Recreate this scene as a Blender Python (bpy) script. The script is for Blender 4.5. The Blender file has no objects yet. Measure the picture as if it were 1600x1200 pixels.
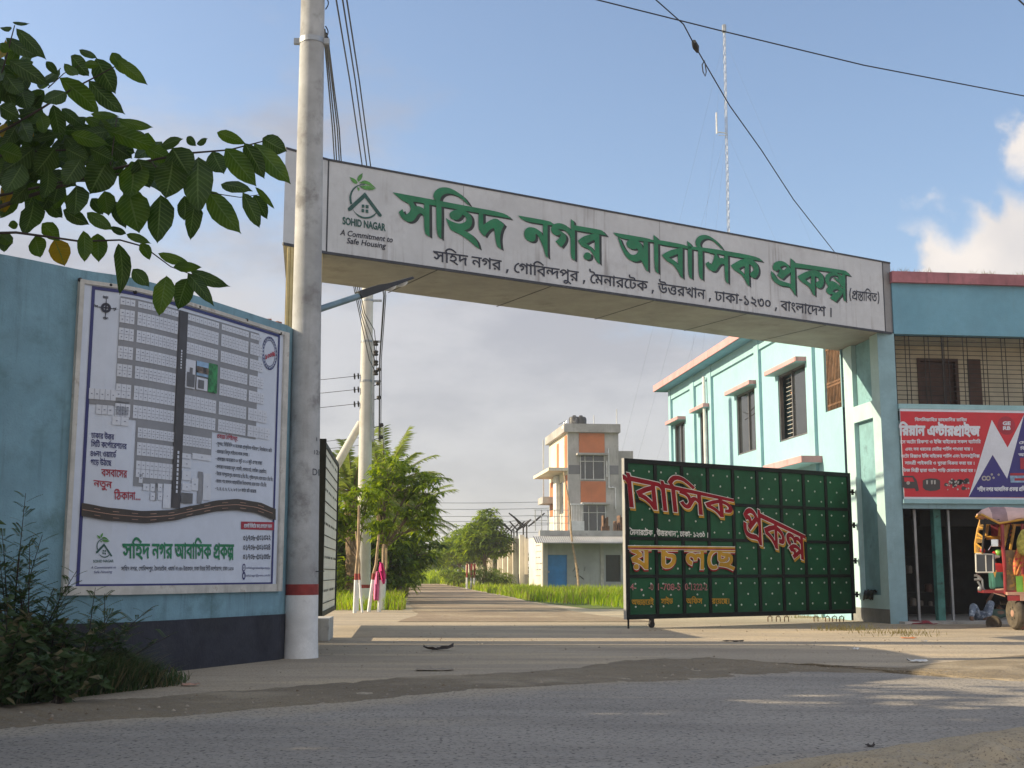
import bpy, math, random
from mathutils import Vector, Matrix, geometry
R = math.radians
rnd = random.Random(7)
SC = bpy.context.scene
COL = SC.collection
# ------------------------------------------------------------------ camera
F_PX = 1900.0; PITCH = math.atan(295/F_PX); CAM = Vector((0, 0, 1.0))
cd = bpy.data.cameras.new('camera'); cam = bpy.data.objects.new('camera', cd); COL.objects.link(cam)
cam.location = CAM; cam.rotation_euler = (math.pi/2 + PITCH, 0, 0)
cd.sensor_width = 36; cd.lens = 36*F_PX/1600; cd.clip_end = 3000; cd.clip_start = .05
SC.camera = cam
# ------------------------------------------------------------------ light
SUN_EL = R(27.5); SUN_AZ = R(178.5)          # direction towards the sun, measured from +X towards +Y
sdir = Vector((math.cos(SUN_EL)*math.cos(SUN_AZ), math.cos(SUN_EL)*math.sin(SUN_AZ), math.sin(SUN_EL)))
W = bpy.data.worlds.new('World'); SC.world = W; W.use_nodes = True
def build_world():
    nt = W.node_tree; N = nt.nodes; L = nt.links; bg = N['Background']
    sky = N.new('ShaderNodeTexSky'); sky.sky_type = 'NISHITA'; sky.sun_disc = False
    sky.sun_elevation = SUN_EL; sky.sun_rotation = math.atan2(sdir.x, sdir.y)
    sky.air_density = 1.0; sky.dust_density = 1.6; sky.ozone_density = 2.2; sky.altitude = 0
    tc = N.new('ShaderNodeTexCoord'); sep = N.new('ShaderNodeSeparateXYZ'); L.new(tc.outputs['Generated'], sep.inputs[0])
    def math_(op, a, b=None, c=None):
        n = N.new('ShaderNodeMath'); n.operation = op
        for i, v in enumerate((a, b, c)):
            if v is None: continue
            if isinstance(v, (int, float)): n.inputs[i].default_value = v
            else: L.new(v, n.inputs[i])
        return n.outputs[0]
    def ramp(v, a, b):
        n = N.new('ShaderNodeMapRange'); n.interpolation_type = 'SMOOTHSTEP'
        n.inputs[1].default_value = a; n.inputs[2].default_value = b; L.new(v, n.inputs[0]); return n.outputs[0]
    def noise(vec, scale, det=6, rough=.55):
        n = N.new('ShaderNodeTexNoise'); n.inputs['Scale'].default_value = scale; n.inputs['Detail'].default_value = det
        n.inputs['Roughness'].default_value = rough; L.new(vec, n.inputs['Vector']); return n.outputs[0]
    def mixc(f, a, b):
        n = N.new('ShaderNodeMix'); n.data_type = 'RGBA'
        if isinstance(f, (int, float)): n.inputs[0].default_value = f
        else: L.new(f, n.inputs[0])
        for i, v in ((6, a), (7, b)):
            if isinstance(v, tuple): n.inputs[i].default_value = (*v, 1)
            else: L.new(v, n.inputs[i])
        return n.outputs[2]
    x, y, z = sep.outputs
    # thin high veil: clouds on a plane far overhead, so they flatten towards the horizon
    mp = N.new('ShaderNodeMapping'); L.new(tc.outputs['Generated'], mp.inputs[0]); mp.inputs['Scale'].default_value = (1.0, 1.0, 2.4)
    veil = noise(mp.outputs[0], 3.2, 7, .6)
    veil2 = noise(mp.outputs[0], 7.5, 6, .6)
    v = math_('ADD', math_('MULTIPLY', veil, .75), math_('MULTIPLY', veil2, .25))
    # more veil to the left of the picture and low down
    bias = math_('ADD', math_('ADD', math_('MULTIPLY', x, -.30), math_('MULTIPLY', z, -.55)), math_('MULTIPLY', math_('SUBTRACT', 1, ramp(z, .02, .30)), .42))
    v = ramp(math_('ADD', v, bias), .34, .56)
    mauve = ramp(math_('ADD', math_('MULTIPLY', noise(mp.outputs[0], 4.6, 7, .6), 1.0), math_('MULTIPLY', x, -.15)), .42, .66)
    col = mixc(math_('MULTIPLY', v, SKY['veil_amount']), sky.outputs[0], mixc(mauve, SKY['veil'], SKY['mauve']))
    # cumulus bank beyond the shop, far to the right
    az = math_('DIVIDE', x, math_('MAXIMUM', y, .05))
    cn = noise(tc.outputs['Generated'], 13, 8, .52); cn2 = noise(tc.outputs['Generated'], 34, 5, .6)
    shape = math_('ADD', math_('MULTIPLY', math_('SUBTRACT', cn, .5), .30), math_('MULTIPLY', math_('SUBTRACT', cn2, .5), .05))
    edge = math_('ADD', az, shape)
    el = math_('DIVIDE', z, math_('MAXIMUM', y, .05))
    low = math_('ADD', math_('MULTIPLY', el, -.42), edge)        # lower lobe spreads wider
    gap = math_('MULTIPLY', ramp(math_('ABSOLUTE', math_('SUBTRACT', math_('ADD', el, math_('MULTIPLY', shape, .5)), .322)), .0, .034), 1.0)
    c1 = math_('MULTIPLY', math_('MULTIPLY', ramp(low, .234, .268), gap), ramp(y, .1, .3))
    c1 = math_('MULTIPLY', c1, math_('SUBTRACT', 1, ramp(math_('ADD', el, math_('MULTIPLY', shape, .6)), .37, .385)))
    shade = ramp(math_('ADD', math_('MULTIPLY', cn, .8), math_('MULTIPLY', el, 1.2)), .55, .95)
    ccol = mixc(shade, SKY['cloud_lo'], SKY['cloud_hi'])
    col = mixc(math_('MULTIPLY', c1, .92), col, ccol)
    # bright cloud veil added over and behind the camera, out of view, as front fill
    fill_sheet = math_('ADD', math_('ADD', math_('MULTIPLY', y, -1.0), math_('MULTIPLY', math_('SUBTRACT', veil, .5), .9)), math_('MULTIPLY', z, .25))
    col = mixc(math_('MULTIPLY', ramp(fill_sheet, -.12, .45), .9), col, SKY['fill_sheet'])
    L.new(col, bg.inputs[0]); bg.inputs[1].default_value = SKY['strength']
SKY = dict(strength=.13, fill_sheet=(3.9, 3.9, 4.05), veil_amount=.9, veil=(3.0, 2.97, 3.15), mauve=(2.15, 2.15, 2.42), cloud_lo=(3.6, 3.4, 3.35), cloud_hi=(5.2, 4.7, 4.25))
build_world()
sl = bpy.data.lights.new('sun', 'SUN'); sl.energy = 5.0; sl.angle = R(.5); sl.color = (1, .83, .57)
so = bpy.data.objects.new('sun', sl); COL.objects.link(so); so.rotation_euler = sdir.to_track_quat('Z', 'Y').to_euler()
SC.view_settings.view_transform = 'Standard'; SC.view_settings.look = 'None'; SC.view_settings.gamma = 1; SC.view_settings.exposure = .7
SC.cycles.use_denoising = True; SC.cycles.max_bounces = 6; SC.cycles.diffuse_bounces = 4; SC.cycles.volume_bounces = 1
# ------------------------------------------------------------------ picture -> place
CT, ST = math.cos(PITCH), math.sin(PITCH)
def ray(px, py):
    dx = (px-800)/F_PX; dy = (600-py)/F_PX
    return Vector((dx, CT-dy*ST, ST+dy*CT))
def at(px, py, Y): r = ray(px, py); return CAM + r*(Y/r.y)
def gnd(px, py, z=0.0): r = ray(px, py); return CAM + r*((z-CAM.z)/r.z)
def hit(px, py, p, n): r = ray(px, py); return CAM + r*((Vector(p)-CAM).dot(n)/r.dot(n))
# ------------------------------------------------------------------ mesh builder
class MB:
    def __init__(s): s.v = []; s.f = []; s.m = []; s.lp = {}
    def add(s, vs, fs, mi=0):
        o = len(s.v); s.v += [Vector(p) for p in vs]
        for q in fs: s.f.append(tuple(i+o for i in q)); s.m.append(mi)
        return s
    def quad(s, a, b, c, d, mi=0): return s.add((a, b, c, d), ((0, 1, 2, 3),), mi)
    def hexa(s, p, mi=0):      # 4 bottom, 4 top (ccw seen from above)
        return s.add(p, ((3, 2, 1, 0), (4, 5, 6, 7), (0, 1, 5, 4), (1, 2, 6, 5), (2, 3, 7, 6), (3, 0, 4, 7)), mi)
    def box(s, o, ex, ey, ez, mi=0):      # corner + three edge vectors
        o, ex, ey, ez = map(Vector, (o, ex, ey, ez))
        if ex.cross(ey).dot(ez) < 0: o = o+ex; ex = -ex
        return s.hexa([o, o+ex, o+ex+ey, o+ey, o+ez, o+ex+ez, o+ex+ey+ez, o+ey+ez], mi)
    def cbox(s, c, sx, sy, sz, rz=0, mi=0):   # centred box turned about z
        a = Vector((math.cos(rz), math.sin(rz), 0)); b = Vector((-a.y, a.x, 0))
        return s.box(Vector(c)-a*sx/2-b*sy/2-Vector((0, 0, sz/2)), a*sx, b*sy, (0, 0, sz), mi)
    def prism(s, pts, z0, z1, mi=0):      # plan polygon (ccw) extruded upwards
        n = len(pts); b = [Vector((p[0], p[1], z0)) for p in pts]; t = [Vector((p[0], p[1], z1)) for p in pts]
        return s.add(b+t, [tuple(range(n-1, -1, -1)), tuple(range(n, 2*n))]+[(i, (i+1) % n, n+(i+1) % n, n+i) for i in range(n)], mi)
    def tube(s, pts, r, n=8, mi=0, cap=True):
        pts = [Vector(p) for p in pts]; k = len(pts)
        rs = r if isinstance(r, (list, tuple)) else [r]*k
        vs = []; up = None
        for i, p in enumerate(pts):
            d = (pts[min(i+1, k-1)]-pts[max(i-1, 0)]).normalized()
            if up is None: up = d.orthogonal().normalized()
            up = (up-d*up.dot(d)); up = up.normalized() if up.length > 1e-6 else d.orthogonal().normalized()
            w = d.cross(up)
            for j in range(n):
                a = 2*math.pi*j/n; vs.append(p+(up*math.cos(a)+w*math.sin(a))*rs[i])
        fs = [(i*n+j, i*n+(j+1) % n, (i+1)*n+(j+1) % n, (i+1)*n+j) for i in range(k-1) for j in range(n)]
        if cap: fs += [tuple(range(n-1, -1, -1)), tuple((k-1)*n+j for j in range(n))]
        return s.add(vs, fs, mi)
    def lathe(s, c, prof, n=24, axis=(0, 0, 1), mi=0):   # prof: (radius, height)
        ax = Vector(axis).normalized(); u = ax.orthogonal().normalized(); w = ax.cross(u); c = Vector(c); vs = []
        for r, h in prof:
            for j in range(n):
                a = 2*math.pi*j/n; vs.append(c+ax*h+(u*math.cos(a)+w*math.sin(a))*r)
        k = len(prof)
        fs = [(i*n+j, i*n+(j+1) % n, (i+1)*n+(j+1) % n, (i+1)*n+j) for i in range(k-1) for j in range(n)]
        fs += [tuple(range(n-1, -1, -1)), tuple((k-1)*n+j for j in range(n))]
        return s.add(vs, fs, mi)
    def ball(s, c, r, n=10, sq=(1, 1, 1), mi=0):
        prof = [(max(.001, math.sin(math.pi*i/(n//2+2))), -math.cos(math.pi*i/(n//2+2))) for i in range(n//2+3)]
        o = len(s.v); s.lathe((0, 0, 0), prof, n, mi=mi)
        for i in range(o, len(s.v)): p = s.v[i]; s.v[i] = Vector((p.x*r*sq[0], p.y*r*sq[1], p.z*r*sq[2]))+Vector(c)
        return s
    def build(s, name, mats, parent=None, smooth=False, bevel=0.0, base=None):
        me = bpy.data.meshes.new(name); o = bpy.data.objects.new(name, me); COL.objects.link(o)
        root = parent
        while root is not None and root.parent is not None: root = root.parent
        off = root.location if root is not None else (Vector(base) if base is not None else Vector((0, 0, 0)))
        me.from_pydata([p-off for p in s.v], [], s.f)
        for m in (mats if isinstance(mats, (list, tuple)) else [mats]): me.materials.append(m)
        if max(s.m, default=0): me.polygons.foreach_set('material_index', s.m)
        if smooth: me.polygons.foreach_set('use_smooth', [True]*len(me.polygons)); 
        if parent is not None: o.parent = parent
        elif base is not None: o.location = base
        if bevel:
            b = o.modifiers.new('bevel', 'BEVEL'); b.width = bevel; b.segments = 2; b.limit_method = 'ANGLE'; b.angle_limit = R(40)
        if s.lp:
            at_ = me.attributes.new('leafpos', 'FLOAT_VECTOR', 'POINT')
            for i, q in s.lp.items(): at_.data[i].vector = q
        if smooth and bevel == 0:
            try: me.set_sharp_from_angle(angle=R(42))
            except Exception: pass
        return o
def tag(o, label=None, cat=None, group=None, kind=None):
    if label: o['label'] = label
    if cat: o['category'] = cat
    if group: o['group'] = group
    if kind: o['kind'] = kind
    return o
def thing(name, label, cat, loc=(0, 0, 0), group=None):
    o = bpy.data.objects.new(name, None); COL.objects.link(o); o.location = loc; o.empty_display_size = .2
    return tag(o, label, cat, group)
def dup(o, delta, parent=None, rz=None):
    c = o.copy(); COL.objects.link(c)
    if parent is None:
        c.location = o.location+Vector(delta)
        if rz is not None: c.rotation_euler = (0, 0, rz)
    else: c.parent = parent
    for ch in list(o.children): dup(ch, None, c)
    return c
# ------------------------------------------------------------------ materials
def pm(name, col, rough=.8, var=.12, scale=4.0, bump=0.0, bscale=40.0, metal=0.0, col2=None, spots=None, spotscale=2.0, spotlo=.55, spothi=.7,
       streak=None, streakamt=.5, spec=.5, trans=0.0, coat=0.0):
    """procedural paint / plaster / stone: noise-varied colour, optional second colour, blotches, vertical run-down streaks, fine bump"""
    m = bpy.data.materials.new(name); m.use_nodes = True; nt = m.node_tree; N = nt.nodes; L = nt.links; p = N['Principled BSDF']
    tc = N.new('ShaderNodeTexCoord'); ob = tc.outputs['Object']
    def noise(sc, det=5, vec=ob, rgh=.6):
        n = N.new('ShaderNodeTexNoise'); n.inputs['Scale'].default_value = sc; n.inputs['Detail'].default_value = det
        n.inputs['Roughness'].default_value = rgh; L.new(vec, n.inputs['Vector']); return n.outputs[0]
    def mix(f, a, b, blend='MIX'):
        n = N.new('ShaderNodeMix'); n.data_type = 'RGBA'; n.blend_type = blend
        if isinstance(f, float): n.inputs[0].default_value = f
        else: L.new(f, n.inputs[0])
        for i, q in ((6, a), (7, b)):
            if isinstance(q, tuple): n.inputs[i].default_value = (*q[:3], 1)
            else: L.new(q, n.inputs[i])
        return n.outputs[2]
    def rng(v, a, b, c=0., d=1.):
        n = N.new('ShaderNodeMapRange'); n.interpolation_type = 'SMOOTHSTEP'
        for i, q in enumerate((a, b, c, d)): n.inputs[i+1].default_value = q
        L.new(v, n.inputs[0]); return n.outputs[0]
    c2 = col2 or tuple(max(0, k*(1-2*var)) for k in col); hi = tuple(min(1, k*(1+var)) for k in col) if not col2 else col
    c = mix(rng(noise(scale), .32, .68), c2, hi)
    c = mix(rng(noise(scale*9, 4), .3, .7, 0., .35), c, tuple(k*.82 for k in col))
    if spots: c = mix(rng(noise(spotscale, 7, rgh=.68), spotlo, spothi), c, spots)
    if streak:
        mp = N.new('ShaderNodeMapping'); mp.inputs['Scale'].default_value = (9, 9, .45); L.new(ob, mp.inputs[0])
        s1 = rng(noise(1.0, 6, mp.outputs[0]), .5, .72); s2 = rng(noise(.9), .42, .62)
        mu = N.new('ShaderNodeMath'); mu.operation = 'MULTIPLY'; L.new(s1, mu.inputs[0]); L.new(s2, mu.inputs[1])
        m2 = N.new('ShaderNodeMath'); m2.operation = 'MULTIPLY'; L.new(mu.outputs[0], m2.inputs[0]); m2.inputs[1].default_value = streakamt
        c = mix(m2.outputs[0], c, streak)
    L.new(c, p.inputs['Base Color'])
    L.new(rng(noise(scale*2.3), .3, .7, max(0, rough-.1), min(1, rough+.08)), p.inputs['Roughness'])
    p.inputs['Metallic'].default_value = metal; p.inputs['Specular IOR Level'].default_value = spec
    if coat: p.inputs['Coat Weight'].default_value = coat
    if trans: p.inputs['Transmission Weight'].default_value = trans
    if bump:
        b = N.new('ShaderNodeBump'); b.inputs['Strength'].default_value = 1; b.inputs['Distance'].default_value = bump
        L.new(noise(bscale, 6), b.inputs['Height']); L.new(b.outputs[0], p.inputs['Normal'])
    return m
def leafmat(name, col, col2, tl=.35, rough=.45, scale=3.0, veins=False):
    m = bpy.data.materials.new(name); m.use_nodes = True; nt = m.node_tree; N = nt.nodes; L = nt.links; p = N['Principled BSDF']
    tc = N.new('ShaderNodeTexCoord'); n = N.new('ShaderNodeTexNoise'); n.inputs['Scale'].default_value = scale; n.inputs['Detail'].default_value = 4
    L.new(tc.outputs['Object'], n.inputs['Vector']); r = N.new('ShaderNodeMapRange'); r.inputs[1].default_value = .35; r.inputs[2].default_value = .65
    L.new(n.outputs[0], r.inputs[0]); mx = N.new('ShaderNodeMix'); mx.data_type = 'RGBA'; L.new(r.outputs[0], mx.inputs[0])
    mx.inputs[6].default_value = (*col, 1); mx.inputs[7].default_value = (*col2, 1)
    out = mx.outputs[2]
    if veins:      # pale midrib and slanting side veins
        a = N.new('ShaderNodeAttribute'); a.attribute_name = 'leafpos'; sp = N.new('ShaderNodeSeparateXYZ'); L.new(a.outputs['Vector'], sp.inputs[0])
        def mt(op, x, y):
            q = N.new('ShaderNodeMath'); q.operation = op
            for i, v in enumerate((x, y)):
                if isinstance(v, (int, float)): q.inputs[i].default_value = v
                else: L.new(v, q.inputs[i])
            return q.outputs[0]
        ab = mt('ABSOLUTE', sp.outputs[0], 0); ph = mt('SUBTRACT', mt('MULTIPLY', sp.outputs[1], 11.0), mt('MULTIPLY', ab, 2.2)); fr = mt('ABSOLUTE', mt('SUBTRACT', mt('FRACT', ph, 0), .5), 0)
        sv = mt('LESS_THAN', fr, .085); mid = mt('LESS_THAN', ab, .06); vn = mt('MAXIMUM', mt('MULTIPLY', sv, .45), mt('MULTIPLY', mid, .8)); vn = mt('MULTIPLY', vn, sp.outputs[2])
        m2 = N.new('ShaderNodeMix'); m2.data_type = 'RGBA'; L.new(vn, m2.inputs[0]); L.new(out, m2.inputs[6]); m2.inputs[7].default_value = (.12, .19, .06, 1)
        br = N.new('ShaderNodeMix'); br.data_type = 'RGBA'; br.blend_type = 'MULTIPLY'; L.new(mt('MULTIPLY', fr, .9), br.inputs[0]); L.new(m2.outputs[2], br.inputs[6]); br.inputs[7].default_value = (.55, .6, .5, 1); out = br.outputs[2]
        bp_ = N.new('ShaderNodeBump'); bp_.inputs['Distance'].default_value = .004; L.new(mt('SUBTRACT', fr, vn), bp_.inputs['Height']); L.new(bp_.outputs[0], p.inputs['Normal'])
    L.new(out, p.inputs['Base Color']); p.inputs['Roughness'].default_value = rough; p.inputs['Specular IOR Level'].default_value = .35
    t = N.new('ShaderNodeBsdfTranslucent'); hs = N.new('ShaderNodeHueSaturation'); hs.inputs['Saturation'].default_value = 1.15; hs.inputs['Value'].default_value = 1.5
    hs.inputs['Hue'].default_value = .485
    L.new(out, hs.inputs['Color']); L.new(hs.outputs[0], t.inputs[0])
    ms = N.new('ShaderNodeMixShader'); ms.inputs[0].default_value = tl; L.new(p.outputs[0], ms.inputs[1]); L.new(t.outputs[0], ms.inputs[2])
    L.new(ms.outputs[0], N['Material Output'].inputs[0])
    return m
M = {}
def mats():
    M['wall_blue'] = pm('blue_wall_paint', (.19, .34, .425), .85, .10, 1.2, .006, 50, spots=(.12, .22, .25), spotscale=1.3, spotlo=.5, spothi=.7, streak=(.07, .12, .13), streakamt=.7)
    M['band_black'] = pm('black_skirting_paint', (.022, .024, .036), .75, .2, 2, .006, 30, spots=(.11, .10, .10), spotscale=3, spotlo=.62, spothi=.75)
    M['concrete'] = pm('weathered_concrete', (.42, .42, .41), .9, .12, 1.5, .004, 70, spots=(.22, .22, .22), spotscale=2.2, spotlo=.55, spothi=.75, streak=(.16, .16, .16), streakamt=.5)
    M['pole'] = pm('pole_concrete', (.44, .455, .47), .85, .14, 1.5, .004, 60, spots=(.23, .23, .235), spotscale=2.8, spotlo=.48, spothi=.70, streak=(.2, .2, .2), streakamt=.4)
    M['white_paint'] = pm('white_limewash', (.72, .73, .74), .85, .08, 3, .003, 50, spots=(.42, .42, .42), spotscale=5, spotlo=.6, spothi=.74)
    M['red_band'] = pm('red_band_paint', (.28, .035, .03), .7, .15, 6)
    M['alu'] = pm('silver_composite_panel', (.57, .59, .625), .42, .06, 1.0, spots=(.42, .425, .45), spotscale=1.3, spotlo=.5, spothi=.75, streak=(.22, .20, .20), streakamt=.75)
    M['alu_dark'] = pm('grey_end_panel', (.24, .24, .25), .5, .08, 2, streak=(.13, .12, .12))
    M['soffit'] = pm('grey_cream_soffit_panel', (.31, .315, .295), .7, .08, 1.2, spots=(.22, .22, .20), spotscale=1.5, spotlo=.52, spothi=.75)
    M['seam'] = pm('dark_seam', (.04, .045, .06), .6, .1, 5)
    M['g_letter'] = pm('green_lettering', (.010, .19, .082), .55, .1, 3)
    M['g_shadow'] = pm('black_letter_shadow', (.012, .02, .022), .5, .1, 3)
    M['ink'] = pm('navy_ink', (.018, .022, .045), .5, .1, 5)
    M['teal_ink'] = pm('dark_teal_ink', (.012, .085, .075), .45, .1, 5)
    M['leaf_ink'] = pm('leaf_green_ink', (.085, .30, .055), .45, .2, 6)
    M['pillar_mint'] = pm('pale_mint_paint', (.42, .60, .62), .8, .06, 1.4, .004, 50, spots=(.35, .49, .50), spotscale=1.4, spotlo=.55, spothi=.75, streak=(.33, .42, .38), streakamt=.45)
    M['pillar_shade_blue'] = pm('shade_blue_paint', (.265, .43, .50), .8, .08, 1.5, .004, 50, spots=(.23, .36, .39), spotscale=1.4, streak=(.13, .20, .22), streakamt=.7)  # mint paint made darker and bluer, putting shade on the pillar's front
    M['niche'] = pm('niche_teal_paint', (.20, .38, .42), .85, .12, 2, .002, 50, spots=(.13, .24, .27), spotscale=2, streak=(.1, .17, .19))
    M['bldg_mint'] = pm('mint_wall_paint', (.30, .52, .595), .8, .04, .9, .002, 60, spots=(.27, .46, .52), spotscale=.9, spotlo=.5, spothi=.75, streak=(.28, .4, .38), streakamt=.35)
    M['bldg_blue'] = pm('sky_blue_wall_paint', (.165, .37, .50), .8, .06, 1.0, .004, 50, spots=(.14, .31, .41), spotscale=.8, streak=(.16, .3, .36), streakamt=.4)
    M['pilaster'] = pm('aqua_pilaster_paint', (.31, .52, .575), .8, .06, 1.2, .002, 60, streak=(.17, .36, .4), streakamt=.4)
    M['pink'] = pm('pink_shade_paint', (.60, .32, .33), .8, .08, 1.5, .002, 60, streak=(.22, .14, .13), streakamt=.8)
    M['pink_cap'] = pm('faded_rose_paint', (.42, .17, .20), .85, .15, 2, .003, 60, spots=(.28, .13, .15), spotscale=2.5, streak=(.12, .07, .08), streakamt=.7)
    M['cream'] = pm('cream_wall_paint', (.62, .55, .42), .8, .08, 1.5, .002, 60, spots=(.47, .4, .3), spotscale=1.5)
    M['iron'] = pm('dark_iron', (.025, .022, .022), .55, .2, 6, metal=.3)
    M['rust'] = pm('rusty_iron', (.16, .085, .045), .8, .3, 6)
    M['glass_dark'] = pm('dark_tinted_glass', (.035, .04, .045), .08, .1, 2, spec=.7)
    M['frame_grey'] = pm('grey_window_frame', (.14, .14, .15), .5, .1, 5, metal=.4)
    M['brown'] = pm('brown_wood', (.085, .04, .028), .6, .2, 4)
    M['dark_in'] = pm('shade_dark_interior', (.011, .011, .011), .9, .25, 1.5, spots=(.006, .006, .006), spotscale=1.5)  # near-black colour carries the shade inside the shop; shelf and tins share it
    M['teal_post'] = pm('worn_teal_paint', (.06, .20, .18), .75, .2, 4, spots=(.03, .06, .05), spotscale=6)
    M['gate_green'] = pm('green_gate_enamel', (.012, .084, .036), .6, .10, 2, spec=.22, spots=(.009, .045, .02), spotscale=1.4)
    M['gate_black'] = pm('black_gate_enamel', (.008, .011, .010), .6, .1, 3, spec=.2)
    M['gate_white'] = pm('cream_gate_enamel', (.72, .70, .64), .5, .06, 2, spots=(.55, .5, .42), spotscale=2)
    M['stud'] = pm('pale_stud', (.55, .6, .52), .4, .1, 5)
    M['gl_red'] = pm('crimson_sign_paint', (.26, .008, .018), .7, .12, 4, spec=.15)
    M['gl_yel'] = pm('ochre_sign_paint', (.48, .27, .035), .7, .12, 4, spec=.15)
    M['gl_wht'] = pm('white_sign_paint', (.68, .68, .64), .5, .08, 4)
    M['gl_pnk'] = pm('pale_rose_sign_paint', (.55, .36, .36), .5, .1, 4)
    M['flex'] = pm('printed_flex_sheet', (.60, .66, .78), .5, .03, .8, .003, 5, spots=(.53, .59, .71), spotscale=.9, spotlo=.5, spothi=.8)
    M['pvc'] = pm('worn_white_board_frame', (.56, .55, .52), .7, .12, 4, spots=(.33, .29, .25), spotscale=4, streak=(.2, .19, .17))
    M['navy'] = pm('navy_print', (.022, .028, .15), .5, .06, 2)
    M['map_grey'] = pm('grey_map_print', (.24, .25, .28), .5, .05, 2)
    M['map_lot'] = pm('white_lot_print', (.62, .66, .75), .5, .04, 2)
    M['map_road'] = pm('dark_road_print', (.055, .05, .055), .5, .05, 2)
    M['map_line'] = pm('thin_line_print', (.2, .22, .3), .5, .05, 2)
    M['map_brown'] = pm('asphalt_print', (.045, .035, .03), .5, .05, 2)
    M['red_ink'] = pm('red_ink', (.36, .02, .045), .5, .1, 3)
    M['photo_sky'] = pm('blue_photo_print', (.25, .4, .6), .5, .2, 8)
    M['photo_green'] = pm('green_photo_print', (.03, .22, .07), .5, .4, 14)
    M['photo_brown'] = pm('brown_photo_print', (.2, .15, .12), .5, .5, 12)
    M['ban_red'] = pm('red_banner_print', (.56, .018, .035), .4, .06, 1.2, .002, 4, spots=(.47, .012, .03), spotscale=1.0)
    M['ban_blue'] = pm('blue_banner_print', (.028, .022, .19), .4, .06, 1.2)
    M['ban_white'] = pm('white_banner_print', (.68, .72, .82), .4, .04, 2)
    M['dirt'] = pm('dry_earth', (.34, .29, .23), .95, .1, 1.5, .02, 18)
    M['steel_blue'] = pm('blue_grey_lamp_arm', (.18, .27, .33), .5, .1, 5, metal=.4)
    M['black_plastic'] = pm('black_housing', (.02, .021, .024), .5, .1, 5)
    M['lens'] = pm('clear_lamp_lens', (.75, .76, .78), .12, .05, 5, spec=.8)
    M['wire'] = pm('black_cable', (.015, .016, .02), .6, .1, 5)
    M['galv'] = pm('galvanised_steel', (.34, .36, .38), .45, .1, 5, metal=.6)
    M['orange'] = pm('terracotta_paint', (.52, .17, .07), .8, .1, .5, streak=(.25, .12, .08), streakamt=.3)
    M['house_grey'] = pm('grey_house_plaster', (.44, .43, .42), .9, .14, .4, spots=(.29, .28, .27), spotscale=.7, spotlo=.48, spothi=.7, streak=(.18, .17, .16), streakamt=.8)
    M['house_cream'] = pm('cream_house_plaster', (.72, .66, .55), .85, .06, .5, streak=(.4, .34, .28), streakamt=.4)
    M['house_dark'] = pm('dark_grey_band', (.20, .20, .22), .9, .1, .6)
    M['pale_wall'] = pm('whitewashed_boundary_wall', (.74, .68, .58), .9, .07, .3, spots=(.55, .5, .42), spotscale=.6, streak=(.28, .26, .22), streakamt=.8)
    M['damp'] = pm('damp_grey_footing', (.23, .23, .22), .9, .25, .8)
    M['door_blue'] = pm('bright_blue_door', (.018, .19, .52), .5, .08, 2)
    M['tin'] = pm('grey_corrugated_tin', (.46, .47, .49), .5, .1, 1, metal=.3, spots=(.3, .27, .25), spotscale=1)
    M['tank'] = pm('black_water_tank', (.04, .04, .045), .5, .3, 2, spots=(.25, .24, .22), spotscale=2)
    M['bamboo'] = pm('dry_bamboo', (.38, .27, .16), .7, .2, 6)
    M['bark'] = pm('grey_brown_bark', (.17, .125, .085), .95, .25, 5, .02, 14)
    M['bark_dark'] = pm('dark_twig_bark', (.045, .035, .03), .9, .2, 8)
    M['palm_bark'] = pm('fibrous_palm_bark', (.20, .135, .08), .95, .3, 6, .05, 9)
    M['pink_cloth'] = pm('light_pink_cloth', (.72, .17, .36), .8, .1, 4, .004, 12)
    M['hot_pink'] = pm('hot_pink_cloth', (.62, .02, .20), .8, .1, 4, .004, 12)
    M['leaf_fg'] = leafmat('broad_tree_leaf', (.024, .058, .011), (.045, .092, .016), .40, .45, 9, True)
    M['leaf_fg2'] = leafmat('light_broad_leaf', (.05, .11, .018), (.09, .16, .02), .5, .45, 9, True)
    M['leaf_yel'] = leafmat('yellowed_leaf', (.42, .27, .02), (.33, .25, .025), .4, .5, 9, True)
    M['leaf_mango'] = leafmat('mango_leaf', (.11, .18, .018), (.17, .245, .024), .45, .5, 1.2)
    M['leaf_bright'] = leafmat('young_leaf', (.20, .29, .024), (.26, .35, .03), .48, .5, 1.2)
    M['leaf_dark'] = leafmat('dark_leaf', (.05, .092, .014), (.085, .135, .022), .38, .5, 1.0)
    M['leaf_far'] = leafmat('distant_leaf', (.045, .075, .035), (.065, .10, .045), .3, .7, .3)
    M['palm_leaf'] = leafmat('palm_leaflet', (.14, .19, .05), (.20, .25, .065), .4, .5, 1.0)
    M['grass'] = leafmat('verge_grass', (.20, .31, .02), (.30, .40, .035), .5, .6, .6)
    M['grass_dry'] = leafmat('dry_grass', (.26, .21, .09), (.2, .2, .06), .35, .7, 2)
    M['weed'] = leafmat('dark_weed_leaf', (.035, .065, .024), (.055, .095, .032), .3, .55, 4)
    M['weed_dry'] = leafmat('dry_weed', (.17, .15, .085), (.13, .12, .06), .3, .7, 4)
    M['rubber'] = pm('dusty_rubber', (.11, .09, .065), .9, .25, 6, .004, 50)
    M['rk_red'] = pm('red_rickshaw_paint', (.28, .025, .03), .45, .15, 4, coat=.3)
    M['rk_yel'] = pm('yellow_rickshaw_paint', (.62, .34, .05), .45, .15, 4, coat=.3)
    M['rk_grn'] = pm('green_rickshaw_paint', (.16, .40, .05), .45, .15, 4)
    M['rk_org'] = pm('orange_rickshaw_paint', (.62, .16, .03), .45, .15, 4)
    M['rk_cream'] = pm('dusty_metal_floor', (.45, .27, .2), .6, .15, 3)
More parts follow.
